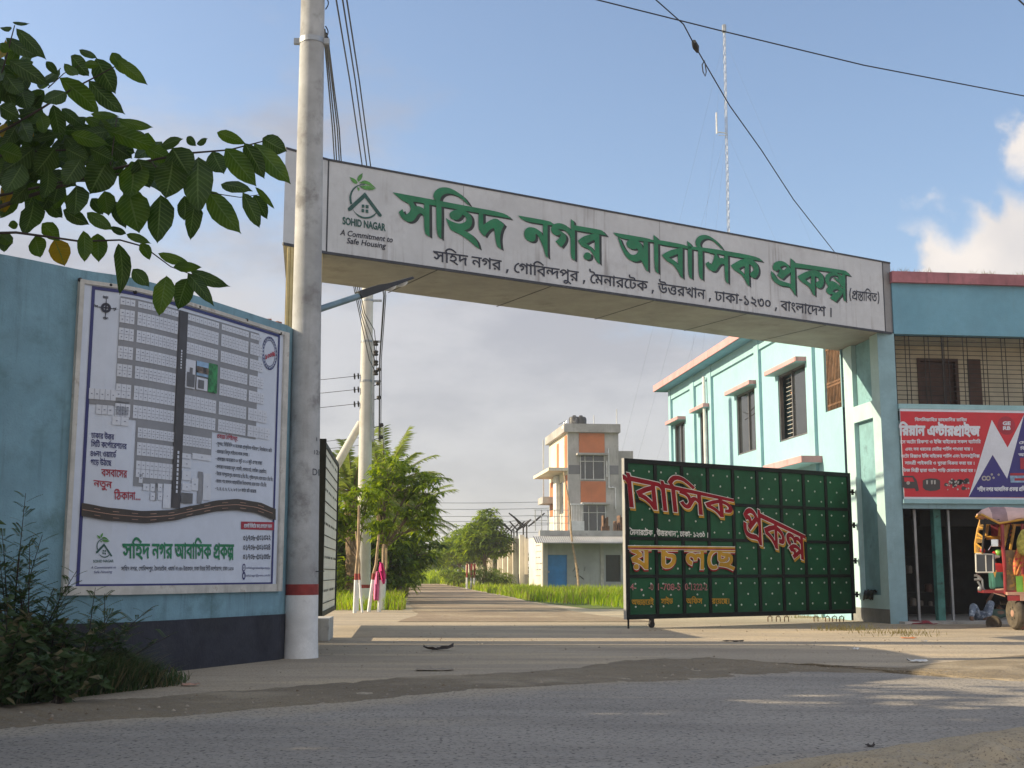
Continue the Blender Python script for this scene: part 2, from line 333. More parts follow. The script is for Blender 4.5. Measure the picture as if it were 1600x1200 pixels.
    M['canopy'] = pm('faded_pink_canopy', (.72, .50, .47), .85, .08, 2, .004, 9, spots=(.5, .3, .3), spotscale=2.2)
    M['canopy2'] = pm('mauve_canopy_panel', (.36, .24, .26), .85, .12, 3, .004, 9)
    M['seat_red'] = pm('red_seat_vinyl', (.42, .02, .02), .4, .1, 3)
    M['teal_cloth'] = pm('teal_cloth', (.03, .14, .115), .85, .2, 4)
    M['mirror'] = pm('chrome_mirror', (.75, .75, .75), .08, .02, 4, metal=1.0)
    M['lime'] = pm('lime_plastic', (.22, .5, .08), .4, .1, 4)
    M['jeans'] = pm('blue_grey_patterned_trousers', (.18, .23, .32), .9, .1, 6, spots=(.45, .52, .62), spotscale=16, spotlo=.5, spothi=.6)
    M['skin'] = pm('brown_skin', (.19, .105, .068), .55, .06, 5)
    M['hair'] = pm('black_hair', (.012, .01, .009), .5, .1, 8)
    M['shirt'] = pm('dull_green_shirt', (.06, .11, .09), .9, .15, 5)
    M['brick'] = pm('red_brick', (.36, .15, .09), .9, .2, 5, .004, 30)
    M['rag'] = pm('dark_red_rag', (.22, .03, .045), .9, .3, 8)
    M['litter'] = pm('white_litter', (.7, .7, .68), .7, .08, 6)
    M['fabric_org'] = pm('orange_patterned_cloth', (.55, .22, .05), .85, .2, 5, spots=(.45, .03, .05), spotscale=16, spotlo=.5, spothi=.58)
    M['fabric_yel'] = pm('yellow_green_cloth', (.50, .45, .10), .9, .25, 16, .01, 22)
    M['batt'] = pm('grey_box_metal', (.16, .14, .12), .6, .2, 4)
mats()
GL = [[97,[99,89,0,-10,-15,0,0,-79,-11,0,0,50,3,-9,-10,11,-4,2,-3,-2,-4,-4,-15,-24,-5,-4,-5,-2,-6,0,-7,3,-7,7,-5,7,9,5,4,-7,4,-3,4,-1,4,1,5,6,14,23,3,2,5,3,8,-1,5,-4,7,-6,-3,0,-1,2,0,24,-74,0,0,10],[39,39,-3,15,-1,4,-4,5,-10,5,-16,3,3,11,21,-7,6,-3,5,-4,3,-6,2,-11]],
[38,[39,89,0,-10,-15,0,0,-79,-11,0,0,79,-14,0,0,10,13,0,-9,12,10,15,9,8,10,5,13,2,10,-1,9,-2,13,-7,24,-17,-6,-7,-18,13,-15,8,-10,2,-15,-1,-11,-6,-6,-6,-5,-8,8,-10]],
[76,[35,71,13,-1,9,-5,6,-7,2,-4,1,-8,-1,-7,-2,-6,-5,-5,-6,-4,-8,-3,-10,-1,1,2,14,-6,14,-8,14,-9,-6,-8,-17,11,-14,9,-15,6,-18,5,2,10,13,-3,14,0,9,3,6,3,2,3,2,8,-1,4,-1,4,-4,3,-8,4,-9,0,-7,-1,-3,-2,-1,-3,1,-7,-10,-2,-2,9,0,3,3,6,9,6],[25,66,-1,3,-3,5,-3,3,-8,2,4,7,11,-4,7,-5,2,-3,2,-7],[77,89,0,-10,-78,0,0,10]],
[86,[88,89,0,-10,-65,0,0,-43,-2,3,13,12,16,10,12,6,6,2,9,-9,-5,-13,-2,-14,1,-17,4,-15,-11,-2,-5,22,0,15,1,10,4,11,1,2,1,-1,-10,-5,-11,-6,-10,-8,-15,-14,-8,6,0,48,-13,0,0,10]],
[37],[86,[88,89,0,-10,-15,0,0,-79,-11,0,0,35,2,-8,-7,8,-7,7,-12,7,-7,1,-6,-1,-5,-4,-1,-3,-1,-3,2,-5,4,-4,7,-4,-6,-10,-10,6,-3,4,-5,9,0,5,1,8,4,6,10,5,12,1,9,-2,11,-7,10,-10,-2,-1,0,4,0,35,-63,0,0,10]],
[94,[69,0,0,61,3,-9,-15,18,-5,5,-6,3,-5,1,-8,0,-8,-3,-10,-11,9,4,7,1,8,-2,7,-5,3,-5,0,-5,0,-6,-2,-5,-3,-4,-11,-9,-7,-4,-7,10,9,5,7,5,2,4,1,3,-1,4,-3,3,-5,1,-7,-1,-7,-3,-12,9,10,13,7,7,8,4,8,1,9,-1,8,-4,8,-5,11,-13,-2,2,0,2,-1,27,8,0,3,-9,15,0,0,-10,-15,0,0,-79]],
[85,[87,89,0,-10,-15,0,0,-79,-11,0,-8,11,-4,5,-11,8,-13,7,-14,4,-6,13,29,15,30,12,-3,-6,0,10,-62,0,0,10],[61,68,3,-4,-23,-9,-22,-12,16,-5,11,-7,10,-8,7,-10,-2,0,0,8],[26,-1,-6,2,-2,6,2,7,6,2,6,-2,3,-7,-3,-6]],
[38,[27,17,1,-2,-2,-7,-10,-25,-9,0,6,34]],
[49,[51,89,0,-10,-3,0,-6,-3,-10,-7,-9,-11,-3,-10,-2,-11,1,-6,1,-5,4,-9,5,-5,6,-2,7,0,8,3,5,-9,-6,-3,-5,-1,-12,0,-10,4,-8,8,-3,5,-4,13,0,7,2,14,4,11,11,14,8,6,8,5,5,2]],
[38,[39,89,0,-10,-15,0,0,-79,-11,0,0,67,-5,8,-5,3,-4,1,0,10,4,0,5,-2,6,-7,-1,18,8,0,3,-9]],
[85,[87,89,0,-10,-15,0,0,-79,-11,0,-8,11,-4,5,-11,8,-13,7,-14,4,-6,13,29,15,30,12,-3,-6,0,10,-62,0,0,10],[61,68,3,-4,-23,-9,-22,-12,16,-5,11,-7,10,-8,7,-10,-2,0,0,8]],
[128,[129,89,0,-10,-64,0,0,-43,-2,3,13,12,15,10,12,6,7,2,9,-9,-5,-13,-2,-14,1,-17,3,-15,-10,-2,-5,22,-1,15,4,16,3,7,1,-1,-10,-5,-11,-6,-10,-8,-15,-14,-8,6,0,48,-55,0,0,10],[28,68,11,-2,6,-3,6,-5,6,-6,0,-13,-9,9,-9,7,-9,3,-6,-2,-4,-3,-2,-5,3,-7,8,-5,-5,-10,-10,6,-3,3,-4,9,0,8,3,7,5,5,6,3]],
[102,[104,89,0,-10,-15,0,0,-79,-11,0,0,57,3,-10,-11,15,-9,10,-6,4,-6,3,-10,0,-10,-3,-14,-12,8,2,7,0,4,-2,3,-2,3,-7,0,-9,-2,1,28,27,7,-8,-41,-38,-8,8,12,11,-6,-6,-4,-4,4,6,1,4,0,4,-2,4,-6,2,-5,-1,-4,-2,-11,11,12,13,8,6,9,4,10,2,10,-1,8,-4,8,-7,13,-15,-3,1,0,2,0,32,7,0,4,-9]],
[0,[-41,-38,-5,1,-6,2,-5,4,-3,6,0,8,2,4,3,3,4,2,6,2,12,0,11,-3,17,-9,18,-13,-7,-8,-17,14,-10,5,-10,4,-9,1,-6,-1,-3,-2,-1,-6,3,-4,4,-1,5,0,6,2,3,3,4,9,0,16,11,0,0,-13,-3,-11,-3,-6,-6,-6,-9,-3]],
[49,[40,86,-1,9,-3,4,-24,2,-6,2,-5,4,-5,9,-1,7,1,7,11,0,0,-11,2,-4,3,-3,5,-1,21,-2,8,-4,3,-6,2,-10],[51,89,0,-10,-3,0,-6,-3,-10,-7,-9,-11,-3,-10,-2,-11,1,-6,1,-5,4,-9,5,-5,6,-2,7,0,8,3,5,-9,-6,-3,-5,-1,-12,0,-10,4,-8,8,-3,5,-4,13,0,7,2,14,4,11,11,14,8,6,8,5,5,2]],
[89,[90,89,0,-10,-15,0,0,-79,-11,0,0,19,3,-7,-10,14,-7,7,-8,5,-4,2,-4,0,-7,-1,-4,-4,-1,-2,-1,-4,2,-5,4,-5,8,-3,-4,-11,-9,4,-6,5,-6,9,0,11,1,4,4,6,10,5,7,1,5,0,10,-3,11,-8,9,-12,-2,0,0,4,-1,48,-65,0,0,10],[43,46,-1,-3,-10,3,-2,10,-3,6,-6,5,-16,4,2,10,19,-5,9,-6,6,-10]],
[49,[51,89,0,-10,-3,0,-6,-3,-10,-7,-9,-11,-3,-10,-2,-11,1,-6,1,-5,4,-9,5,-5,6,-2,7,0,8,3,5,-9,-6,-3,-5,-1,-12,0,-10,4,-8,8,-3,5,-4,13,0,15,4,13,8,12,10,8,11,6,-9,-5,-32,0,0,10]],
[81,[82,89,0,-10,-57,0,0,-53,1,-7,3,-4,3,-1,7,0,10,4,8,8,5,10,0,10,-2,4,-4,2,-11,-1,-1,10,12,2,9,-2,7,-7,2,-11,-2,-11,-2,-5,-7,-10,-7,-6,-8,-5,-9,-2,-11,0,-7,3,-5,6,-2,9,0,57,-15,0,0,10],[56,89,-1,6,-3,4,-7,1,-24,0,-7,2,-5,3,-5,5,-2,6,-1,7,1,7,10,0,0,-11,2,-4,4,-3,9,-2,24,0,8,-3,5,-6,2,-5,1,-7]],
[115,[117,89,0,-10,-47,0,0,-79,-11,0,-3,6,-8,10,-11,9,-13,6,-13,4,-6,13,28,15,29,11,-3,-6,0,11,-60,0,0,10],[59,67,3,-4,-20,-8,-23,-12,10,-3,17,-9,9,-9,6,-9,-1,0],[109,41,-2,-9,-6,-7,-7,-2,-13,0,1,11,9,0,5,2,1,4,0,7,-3,4,-4,4,-5,3,-17,5,1,10,14,-3,11,-5,5,-4,7,-9]],
[102,[73,89,-2,6,-3,4,-7,1,-30,0,-7,2,-6,3,-4,5,-3,6,-1,7,1,7,11,0,-1,-8,1,-5,3,-4,5,-2,6,-1,31,0,8,-3,5,-6,2,-5,1,-7],[103,89,0,-10,-52,0,0,-28,2,-5,3,-1,6,2,6,5,8,10,8,1,5,-9,4,-9,1,-10,-1,-6,-3,-10,-3,-5,-9,-6,-11,-4,-14,0,-11,3,-5,2,-10,8,-9,12,-4,8,-10,29,11,3,7,-23,9,-16,4,-6,6,-4,5,-3,6,-2,14,0,6,2,5,3,3,4,2,5,1,10,-2,7,-5,7,7,3,-6,-9,-9,-8,-9,-4,-9,1,-6,4,-3,7,-1,32,-41,0,0,10]],
[103,[69,75,7,0,6,-2,4,-3,3,-3,2,-5,1,-9,-2,-4,-4,-7,-7,-5,-14,-7,-4,10,14,7,5,5,1,4,-1,3,-2,4,-3,1,-6,1,-6,0,-9,-3,-4,-3,-4,-5,-1,-3,0,-2,2,-2,5,-1,-3,-11,-9,3,-3,2,-3,6,0,4,1,6,4,6,5,5,8,5,8,2],[93,24,-1,-7,-2,-6,-5,-5,-7,-3,-7,-2,-9,-1,-12,1,-6,2,-11,6,-5,4,-9,11,-8,16,-7,20,11,3,7,-22,9,-15,5,-6,6,-4,6,-3,6,-2,13,0,9,3,3,3,2,3,1,5,-2,5,-4,5,-7,3,12,5,3,-2,6,-6,2,-3],[105,89,0,-10,-106,0,0,10]],
[99,[101,89,0,-10,-15,0,0,-79,-11,0,-13,15,-12,9,-15,7,-11,3,-4,13,7,-5,16,-4,12,-6,10,-7,10,-11,0,84,7,0,4,-9],[64,67,-2,-10,-2,-4,-8,-7,-4,-2,-12,-4,-6,-1,-7,2,-3,6,19,4,8,4,5,5,2,7,-1,5,-3,5,-5,5,8,7,8,-10,3,-8],[26,61,-10,2,-4,3,-3,3,-1,4,-1,5,1,7,2,5,11,-3,-2,-5,0,-5,2,-4,5,-1,6,1,4,2,5,5,4,7,8,2,0,-7,-7,-11,-9,-7]],
[81,[82,89,0,-10,-57,0,0,-53,1,-7,3,-4,3,-1,7,0,10,4,8,8,5,10,0,10,-2,4,-4,2,-11,-1,-1,10,12,2,9,-2,7,-7,2,-11,-2,-11,-2,-5,-7,-10,-7,-6,-8,-5,-9,-2,-11,0,-7,3,-5,6,-2,9,0,57,-15,0,0,10]],
[49,[7,48,35,0,0,-11,-35,0]],
[85,[41,0,-7,1,-6,1,-5,3,-3,4,-2,4,0,4,0,4,3,7,3,3,9,4,5,-11,-7,-3,-1,-2,0,-4,4,-3,7,-1,5,0,9,4,4,7,0,7,-1,5,-6,7,-25,19,-7,8,-2,5,0,5,3,7,4,5,10,-5,-5,-7,0,-4,2,-3,7,-7,22,-17,7,-9,2,-8,0,-9,-1,-5,-5,-7,-4,-3,-8,-5]],
[85,[18,77,2,6,4,7,9,-5,-3,-6,1,-3,1,-2,22,-5,7,-3,5,-4,3,-4,2,-5,0,-5,0,-6,-3,-6,-4,-4,-6,-4,-8,-3,-9,-1,-5,1,5,1,9,-3,13,-7,12,-9,4,-3,-7,-8,-15,12,-15,8,-15,6,-18,4,2,11,14,-3,18,0,7,1,4,2,4,3,2,3,0,7,-3,5,-7,4,-18,4,-7,3,-5,4]],
[85,[79,42,0,-6,-3,-12,-2,-6,-7,-8,-5,-2,-12,-2,-15,2,-8,6,-4,4,-7,12,-7,17,-5,23,11,3,9,-34,7,-13,8,-7,10,-3,4,1,7,3,3,2,3,7,2,13,-1,11,-3,9,-5,7,-6,3,-6,0,-4,-3,-1,-5,2,-8,-11,-3,-3,9,0,8,2,6,5,4,8,3,9,-1,6,-2,5,-3,4,-4,6,-11,2,-6]],
[85,[41,13,-11,2,-5,1,-8,7,-5,9,-1,6,0,12,3,11,2,4,8,8,6,3,6,1,14,0,11,-4,8,-7,4,-9,1,-11,0,-6,-3,-10,-7,-9,-9,-6],[43,68,-7,-2,-7,-3,-4,-6,-3,-8,0,-8,3,-10,5,-5,7,-3,9,0,7,3,5,5,4,7,0,4,0,8,-3,11,-5,4,-3,1]],
[63,[18,45,11,-8,11,-10,9,-11,12,-17,-10,-5,-11,16,-9,10,-9,8,-12,8],[11,69,1,8,4,5,8,6,7,1,7,-1,9,-6,3,-5,1,-8,-1,-7,-3,-6,-9,-5,-7,-1,-7,1,-8,5,-4,6],[21,69,0,-3,3,-4,4,-3,3,0,6,1,2,2,1,2,2,5,-1,3,-2,5,-2,1,-6,2,-5,-2,-2,-1,-3,-5]],
[104,[106,89,0,-10,-15,0,0,-79,-11,0,0,48,1,-4,-5,5,-4,4,-6,1,-5,-1,-3,-4,-1,-10,-9,-1,-3,10,-7,6,-8,2,-4,0,-4,-2,-2,-3,-2,-4,1,-5,1,-4,6,-5,8,-4,-3,-11,-13,6,-8,9,-3,8,0,9,3,7,5,5,11,4,9,0,8,-2,3,-2,7,-7,-2,0,3,5,2,2,6,2,6,0,5,-2,6,-3,3,-2,-2,-2,0,24,-81,0,0,10]],
[97,[98,89,0,-10,-15,0,0,-79,-11,0,0,73,1,3,-1,22,8,0,3,-9],[52,90,7,-1,6,-3,8,-7,3,-6,0,-15,-7,11,-8,8,-4,2,-9,0,-5,-3,-2,-2,-2,-7,2,-6,7,-5,11,-2,-1,-11,-11,2,-8,4,-5,6,-3,8,0,9,1,5,4,6,6,5],[11,90,11,-3,7,-4,4,-7,2,-10,-2,-8,-1,-3,-5,-6,-8,-5,-11,-1,-1,11,8,1,6,2,3,4,2,6,-2,7,-5,4,-8,1,-11,-1,-1,11]],
[54,[28,0,0,89,11,0,0,-89]],
[60,[37,-19,-7,9,-5,11,-4,11,-5,23,0,25,5,23,4,11,5,10,7,9,11,0,-6,-10,-9,-21,-4,-23,0,-24,4,-23,9,-21,6,-10]],
[108,[109,89,0,-10,-15,0,0,-79,-11,0,0,57,3,-10,-10,15,-10,10,-5,4,-6,3,-11,0,-9,-3,-14,-12,8,2,7,0,4,-2,3,-2,3,-7,0,-9,-3,1,28,27,7,-8,-40,-38,-9,8,12,11,-5,-6,-4,-4,3,6,2,4,0,4,-2,4,-7,2,-4,-1,-4,-2,-11,11,11,13,9,6,8,4,10,2,10,-1,9,-4,8,-7,13,-15,-3,1,0,2,-1,32,8,0,3,-9],[94,-6,-10,0,-4,7,-3,3,-4,2,-10,0,-19,-2,-9,0,-11,2,-7,2,-5,5,-4,7,-2,10,2,11,11,-1,-1,-10,1,-7,3,-4,9,-4,12,-1,18,2,8,0,9,-3,5,-4,0,13,11,0]],
[104,[72,44,-12,2,-4,3,-8,8,-3,5,2,1,-3,-9,-4,-6,-5,-4,-6,-1,-8,1,-5,3,-10,13,9,5,5,-7,3,-3,4,-1,5,1,3,3,3,6,1,15,10,0,5,-13,5,-8,7,-4,9,-1,3,1,3,4,2,5,-1,4,-2,7,-7,8,11,2,4,-5,4,-7,1,-6,0,-9,-2,-5,-3,-3,-4,-3,-5,-2],[105,89,0,-10,-106,0,0,10],[62,-8,-8,1,-14,3,-13,8,-11,13,-10,19,11,4,7,-15,9,-11,10,-7,11,-4,7,0,8,0,6,2,4,3,3,3,2,4,0,5,0,6,-3,5,-4,3,-5,2,-5,0,-5,-2,-3,-3,0,-4,1,-6,-10,-2,-2,10,0,4,3,5,7,6,10,2,11,-2,8,-5,5,-6,3,-8,0,-10,-4,-10,-6,-7,-5,-2,-5,-2]],
[101,[58,7,-7,1,-8,2,-7,3,-6,5,-6,6,-6,8,-5,9,-9,26,11,2,7,-20,4,-9,9,-12,5,-5,5,-3,6,-1,7,-1,11,2,5,2,4,4,3,5,1,6,-1,10,-3,7,-5,4,-6,3,-7,0,-3,-1,-3,-3,-1,-5,1,-6,-11,-2,-2,10,1,7,2,3,8,5,11,2,11,-1,4,-3,8,-7,5,-9,1,-6,0,-12,-3,-10,-3,-5,-8,-7,-6,-2],[102,89,0,-10,-103,0,0,10]],
[60,[12,-19,11,20,4,11,4,22,0,24,-4,24,-4,11,-11,20,11,0,7,-9,5,-11,4,-11,4,-24,0,-24,-4,-23,-4,-11,-5,-10,-7,-9]],
[165,[128,89,0,-10,-14,0,0,-79,-11,0,-10,15,-13,11,3,9,11,-8,9,-11,0,63,-104,0,0,10],[54,13,-13,2,-6,3,-11,8,-11,15,-9,22,11,4,10,-25,8,-10,10,-6,11,-2,9,1,4,1,5,4,3,9,0,9,-1,5,-6,6,-4,2,-7,0,-4,-2,-1,-1,-2,-5,2,-6,-11,-2,-2,9,1,8,6,6,10,3,8,0,5,-1,8,-5,6,-8,3,-9,0,-11,-3,-9,-3,-4,-8,-7,-5,-2],[49,66,-1,3,-3,5,-3,3,-7,2,3,7,11,-4,4,-2,5,-6,2,-7],[167,89,0,-10,-15,0,0,-79,-11,0,0,68,-6,8,-4,2,-4,1,0,10,4,0,5,-2,5,-7,0,18,7,0,4,-9]],
[107,[108,89,0,-10,-15,0,0,-85,-11,0,0,60,2,-6,-13,10,-9,1,-5,-3,-1,-6,0,-4,-9,-1,-3,9,-6,5,-8,2,-6,-1,-4,-3,-1,-3,0,-5,2,-5,7,-5,-5,-10,-6,4,-5,4,-3,5,-2,6,0,8,3,6,8,7,7,2,7,0,8,-2,5,-3,4,-4,2,-2,-2,0,1,2,5,5,9,2,4,0,8,-3,10,-7,-3,1,-1,19,-83,0,0,10],[53,37,8,-1,10,-4,9,-8,13,-16,-7,-5,-11,14,-8,7,-7,3,-11,0,-8,-3,-12,-7,6,3,8,-1,4,-1,4,-4,1,-6,-1,-4,-13,-8,5,5,0,6,-1,3,-6,1,-8,-2,-10,10,11,9,7,5,8,3],[80,16,-37,-29,-7,8,14,9,24,19]],
[119,[120,89,0,-10,-57,0,0,-53,1,-7,3,-4,3,-1,7,0,10,4,8,8,5,10,0,10,-2,4,-4,2,-11,-1,-1,10,12,2,9,-2,7,-7,2,-11,-1,-5,-3,-11,-7,-10,-7,-6,-8,-5,-9,-2,-11,0,-7,3,-5,6,-2,9,0,57,-15,0,0,10],[94,89,-1,6,-4,3,-7,1,-23,1,-7,2,-5,3,-5,4,-2,6,-1,7,1,8,10,-1,0,-11,2,-4,4,-3,9,-2,19,-1,15,-3,4,-6,2,-10],[39,89,0,-10,-15,0,0,-79,-11,0,0,79,-14,0,0,10,13,0,-9,12,10,15,9,8,10,5,6,2,13,0,13,-3,11,-6,24,-17,-5,-7,-18,13,-15,7,-11,3,-13,-1,-4,-2,-7,-5,-6,-6,-5,-8,8,-10]],
[0,[-36,101,46,30,6,-8,-46,-31]],
[85,[42,0,-10,1,-8,2,-7,4,-4,5,-3,6,-1,6,0,5,2,5,4,4,10,7,8,3,0,-3,-13,6,-7,7,-2,9,1,8,5,6,8,5,10,3,6,0,14,-2,6,-1,7,-5,5,-6,1,-7,0,-4,-3,-6,-4,-5,-7,-4,-7,-3,-1,3,7,-3,11,-6,3,-5,2,-5,1,-6,-1,-7,-3,-6,-5,-5,-7,-3,-8,-2],[42,10,7,1,6,1,4,2,3,3,2,4,0,4,-1,5,-4,5,-6,3,-11,4,-12,-5,-4,-2,-3,-3,-2,-4,-1,-4,3,-7,3,-3,10,-3],[42,52,10,3,8,5,1,3,2,4,-3,6,-7,4,-5,1,-13,0,-8,-3,-5,-5,1,-6,1,-3,7,-5]],
[85,[50,6,-15,2,-8,6,-4,4,-8,11,-3,7,-9,29,11,3,4,-17,7,-18,9,-12,4,-2,7,-2,10,0,5,2,4,3,3,4,1,6,1,11,-2,6,-3,7,6,0,-6,-11,-7,-6,-8,-2,-6,1,-3,1,-4,5,-2,5,-1,21,-3,3,-6,1,1,11,10,-2,4,-2,3,-3,2,-8,1,-18,2,-4,3,-1,4,1,5,5,4,10,8,2,4,-6,3,-9,2,-9,0,-9,-3,-10,-3,-5,-7,-7,-5,-3]],
[105,[73,90,7,-1,5,-2,5,-3,3,-4,2,-5,0,-10,-1,-5,-4,-7,-7,-6,-14,-7,-5,11,15,7,3,3,2,4,0,4,0,3,-3,5,-2,1,-6,2,-7,-1,-6,-2,-5,-3,-6,-6,-1,-4,0,-4,2,-2,5,-2,-3,-10,-9,3,-3,2,-4,7,0,4,1,6,4,7,6,5,7,5,9,4],[97,32,-1,-7,-3,-7,-5,-5,-6,-4,-8,-2,-9,-1,-7,0,-12,4,-6,2,-11,9,-10,13,-8,17,-7,21,11,4,8,-24,9,-18,6,-6,6,-5,6,-3,7,-2,14,-1,9,4,3,3,2,4,1,5,-2,6,-5,5,-6,4,11,5,7,-5,3,-4,2,-3]],
[89,[91,89,0,-10,-15,0,0,-79,-11,0,-13,14,-11,7,-13,6,-16,3,-5,13,29,16,-12,7,-17,6,4,9,1,-2,-13,0,0,10],[65,79,-46,0,-3,1,12,-5,15,-9,5,-4,1,-8,-31,-16,-2,2,15,-3,13,-6,15,-10,8,-9,-2,-1],[26,-1,-6,2,-3,6,3,7,6,2,6,-2,2,-7,-2,-6]],
[102,[103,89,0,-10,-52,0,0,-28,2,-5,3,-1,6,2,6,5,8,10,8,1,5,-9,4,-9,1,-10,-1,-6,-3,-10,-3,-5,-9,-6,-11,-4,-14,0,-11,3,-5,2,-10,8,-9,12,-4,8,-10,29,11,3,7,-23,9,-16,4,-6,6,-4,5,-3,6,-2,14,0,6,2,5,3,3,4,2,5,1,10,-2,7,-5,7,7,3,-6,-9,-9,-8,-9,-4,-9,1,-6,4,-3,7,-1,32,-41,0,0,10]],
[102,[103,89,0,-10,-52,0,0,-28,2,-5,3,-1,6,2,6,5,8,10,8,1,5,-9,4,-9,1,-10,-1,-6,-3,-10,-3,-5,-9,-6,-11,-4,-14,0,-11,3,-5,2,-10,8,-9,12,-4,8,-10,29,11,3,7,-23,9,-16,4,-6,6,-4,5,-3,6,-2,14,0,6,2,5,3,3,4,2,5,1,10,-2,7,-5,7,7,3,-6,-9,-9,-8,-9,-4,-9,1,-6,4,-3,7,-1,32,-41,0,0,10],[52,-21,-6,2,-3,6,3,6,6,3,6,-3,2,-6,-2,-6]],
[84,[40,0,-10,1,-10,4,-7,7,-8,12,3,11,13,3,5,2,4,3,5,7,3,14,-1,7,-2,8,-36,0,0,10,30,0,-8,11,-3,11,1,4,3,7,9,9,7,-8,-5,-5,-2,-4,-1,-8,3,-6,9,-11,44,0,0,-10,-34,0,12,-14,9,-14,2,-8,0,-15,-4,-12,-7,-8,-10,-6],[40,11,10,1,7,5,4,6,3,12,-2,13,-4,8,-7,10,-9,11,2,-1,1,-3,2,-8,1,-7,-2,-10,-3,-7,-5,-6,-8,-5,-18,-6,2,9,3,-9,5,-7,7,-4]],
[98,[88,44,-1,-9,-2,-4,-8,-9,-7,-4,-12,-4,-4,0,-3,3,25,-6,22,-9,-5,-9,-15,7,-16,6,-16,4,-26,3,2,11,19,-2,15,1,11,4,6,7,2,3,2,7,-2,9,-7,5,-4,1,-9,0,-2,10,13,0,4,-1,7,-3,5,-5,4,-5],[32,31,-10,2,-4,3,-4,5,-1,10,0,29,11,0,0,-31,1,-4,3,-3,9,-1,7,2,7,6,2,6,-2,3,-15,2,-11,6,-3,3,2,9,5,-5,7,-3,19,-2,6,-4,2,-4,1,-5,0,-4,-2,-4,-5,-7,-8,-6,-5,-2],[-1,79,0,10,101,0,0,-10]],
[0,[-41,-38,-5,1,-6,2,-5,4,-3,6,0,8,2,4,3,3,4,2,6,2,12,0,11,-3,17,-9,18,-13,-7,-8,-22,17,-10,5,-9,2,-8,0,-5,-2,-2,-5,1,-4,4,-2,4,-1,6,1,5,3,3,4,2,6,0,27,11,0,-1,-24,-1,-7,-3,-7,-2,-3,-6,-6,-8,-3]],
[122,[78,0,-10,1,-10,4,-7,7,-8,12,3,11,13,3,5,2,4,3,5,7,3,14,-1,7,-2,8,-36,0,0,10,30,0,-6,10,-3,11,3,10,8,11,9,-7,-6,-7,-2,-8,1,-6,1,-4,8,-10,44,0,0,-10,-34,0,12,-14,9,-14,2,-8,0,-15,-4,-12,-7,-8,-10,-6],[78,11,10,1,7,5,4,6,3,12,-2,13,-4,8,-7,10,-9,11,2,-1,1,-3,2,-8,1,-7,-2,-10,-3,-7,-5,-6,-8,-5,-18,-6,2,9,3,-9,5,-7,7,-4],[39,89,0,-10,-15,0,0,-79,-11,0,0,79,-14,0,0,10,13,0,-9,12,7,9,7,8,10,7,11,3,13,0,6,-1,13,-5,12,-6,19,-12,-6,-8,-18,12,-16,8,-10,2,-14,-1,-11,-5,-6,-6,-5,-7,8,-10]],
[38,[10,8,1,3,2,4,6,2,6,-2,3,-4,0,-3,0,-3,-3,-5,-6,-2,-6,2,-2,2]],
[81,[39,88,8,-1,8,-2,5,-3,5,-5,2,-5,1,-7,-1,-8,-6,-10,-10,-6,-12,-3,-14,1,-8,4,-7,6,-3,8,0,5,1,8,3,7,9,6,7,3],[39,79,-8,-1,-6,-2,-6,-7,-2,-7,1,-4,4,-6,4,-2,9,-2,8,1,9,5,4,5,1,6,-2,8,-6,5],[18,78,23,-10,19,-15,-5,-8,-20,15,-23,11],[82,89,0,-10,-24,0,-19,2,-14,-2,-26,0,0,10],[56,89,-1,6,-4,4,-6,1,-23,0,-7,2,-6,3,-4,5,-3,6,0,7,0,7,11,0,0,-11,2,-4,3,-3,9,-2,23,0,9,-3,5,-6,2,-5,0,-7],[43,-2,-8,1,-6,2,-5,3,-4,4,-2,6,-1,6,1,7,4,6,7,5,13,7,13,-2,-15,-9,-9,-7,-3,-5,0,-3,1,-5,3,-3,6,-2,9,0,7,1,5,3,3,3,1,4,-1,4,-4,3,7,8,7,-7,3,-7,-1,-4,-3,-7,-7,-6,-9,-4]],
[36,[38,89,0,-10,-10,0,8,3,-8,-9,-4,-5,-1,-5,0,-13,4,-22,0,-11,-2,-6,-3,-6,-5,-5,-8,-4,-10,-3,-3,9,13,6,5,4,1,3,1,13,-4,21,0,14,1,5,5,8,4,6,3,-3,-26,0,0,10]],
[0,[-25,-34,-9,1,-5,3,-4,4,-1,6,1,5,2,3,3,3,4,2,9,2,0,6,11,0,0,-9,-4,-7,-9,1,-5,-3,-1,-5,2,-2,5,-2,8,2,6,3,7,6,14,-7,14,-9,-6,-8,-20,13,-11,-7]],
[42,[21,59,-6,2,-3,5,0,3,1,6,2,1,6,3,6,-3,2,-1,1,-6,0,-3,-3,-5],[21,-2,-6,2,-3,5,0,3,1,5,2,2,6,2,6,-2,2,-2,1,-5,0,-3,-3,-5]],
[0,[-51,-11,36,15,4,-10,-29,-10,-1,1,13,-2,11,-3,10,-4,12,-7,-5,-8,-15,8,-9,4,-22,4]],
[103,[60,6,-12,1,-5,2,-11,6,-4,4,-9,12,-4,7,-8,18,-3,10,11,3,7,-22,9,-15,10,-10,12,-4,7,-1,9,1,4,2,3,2,5,5,3,7,0,9,-2,7,-5,7,7,11,6,-10,4,-10,1,-10,-2,-11,-5,-10,-9,-7,-5,-2],[55,41,-10,2,-4,2,-3,3,-2,5,0,4,1,7,2,5,11,-3,-2,-5,0,-5,2,-4,5,-1,6,1,4,2,5,5,5,8,9,1,-1,-8,-8,-10,-9,-7],[104,89,0,-10,-105,0,0,10]],
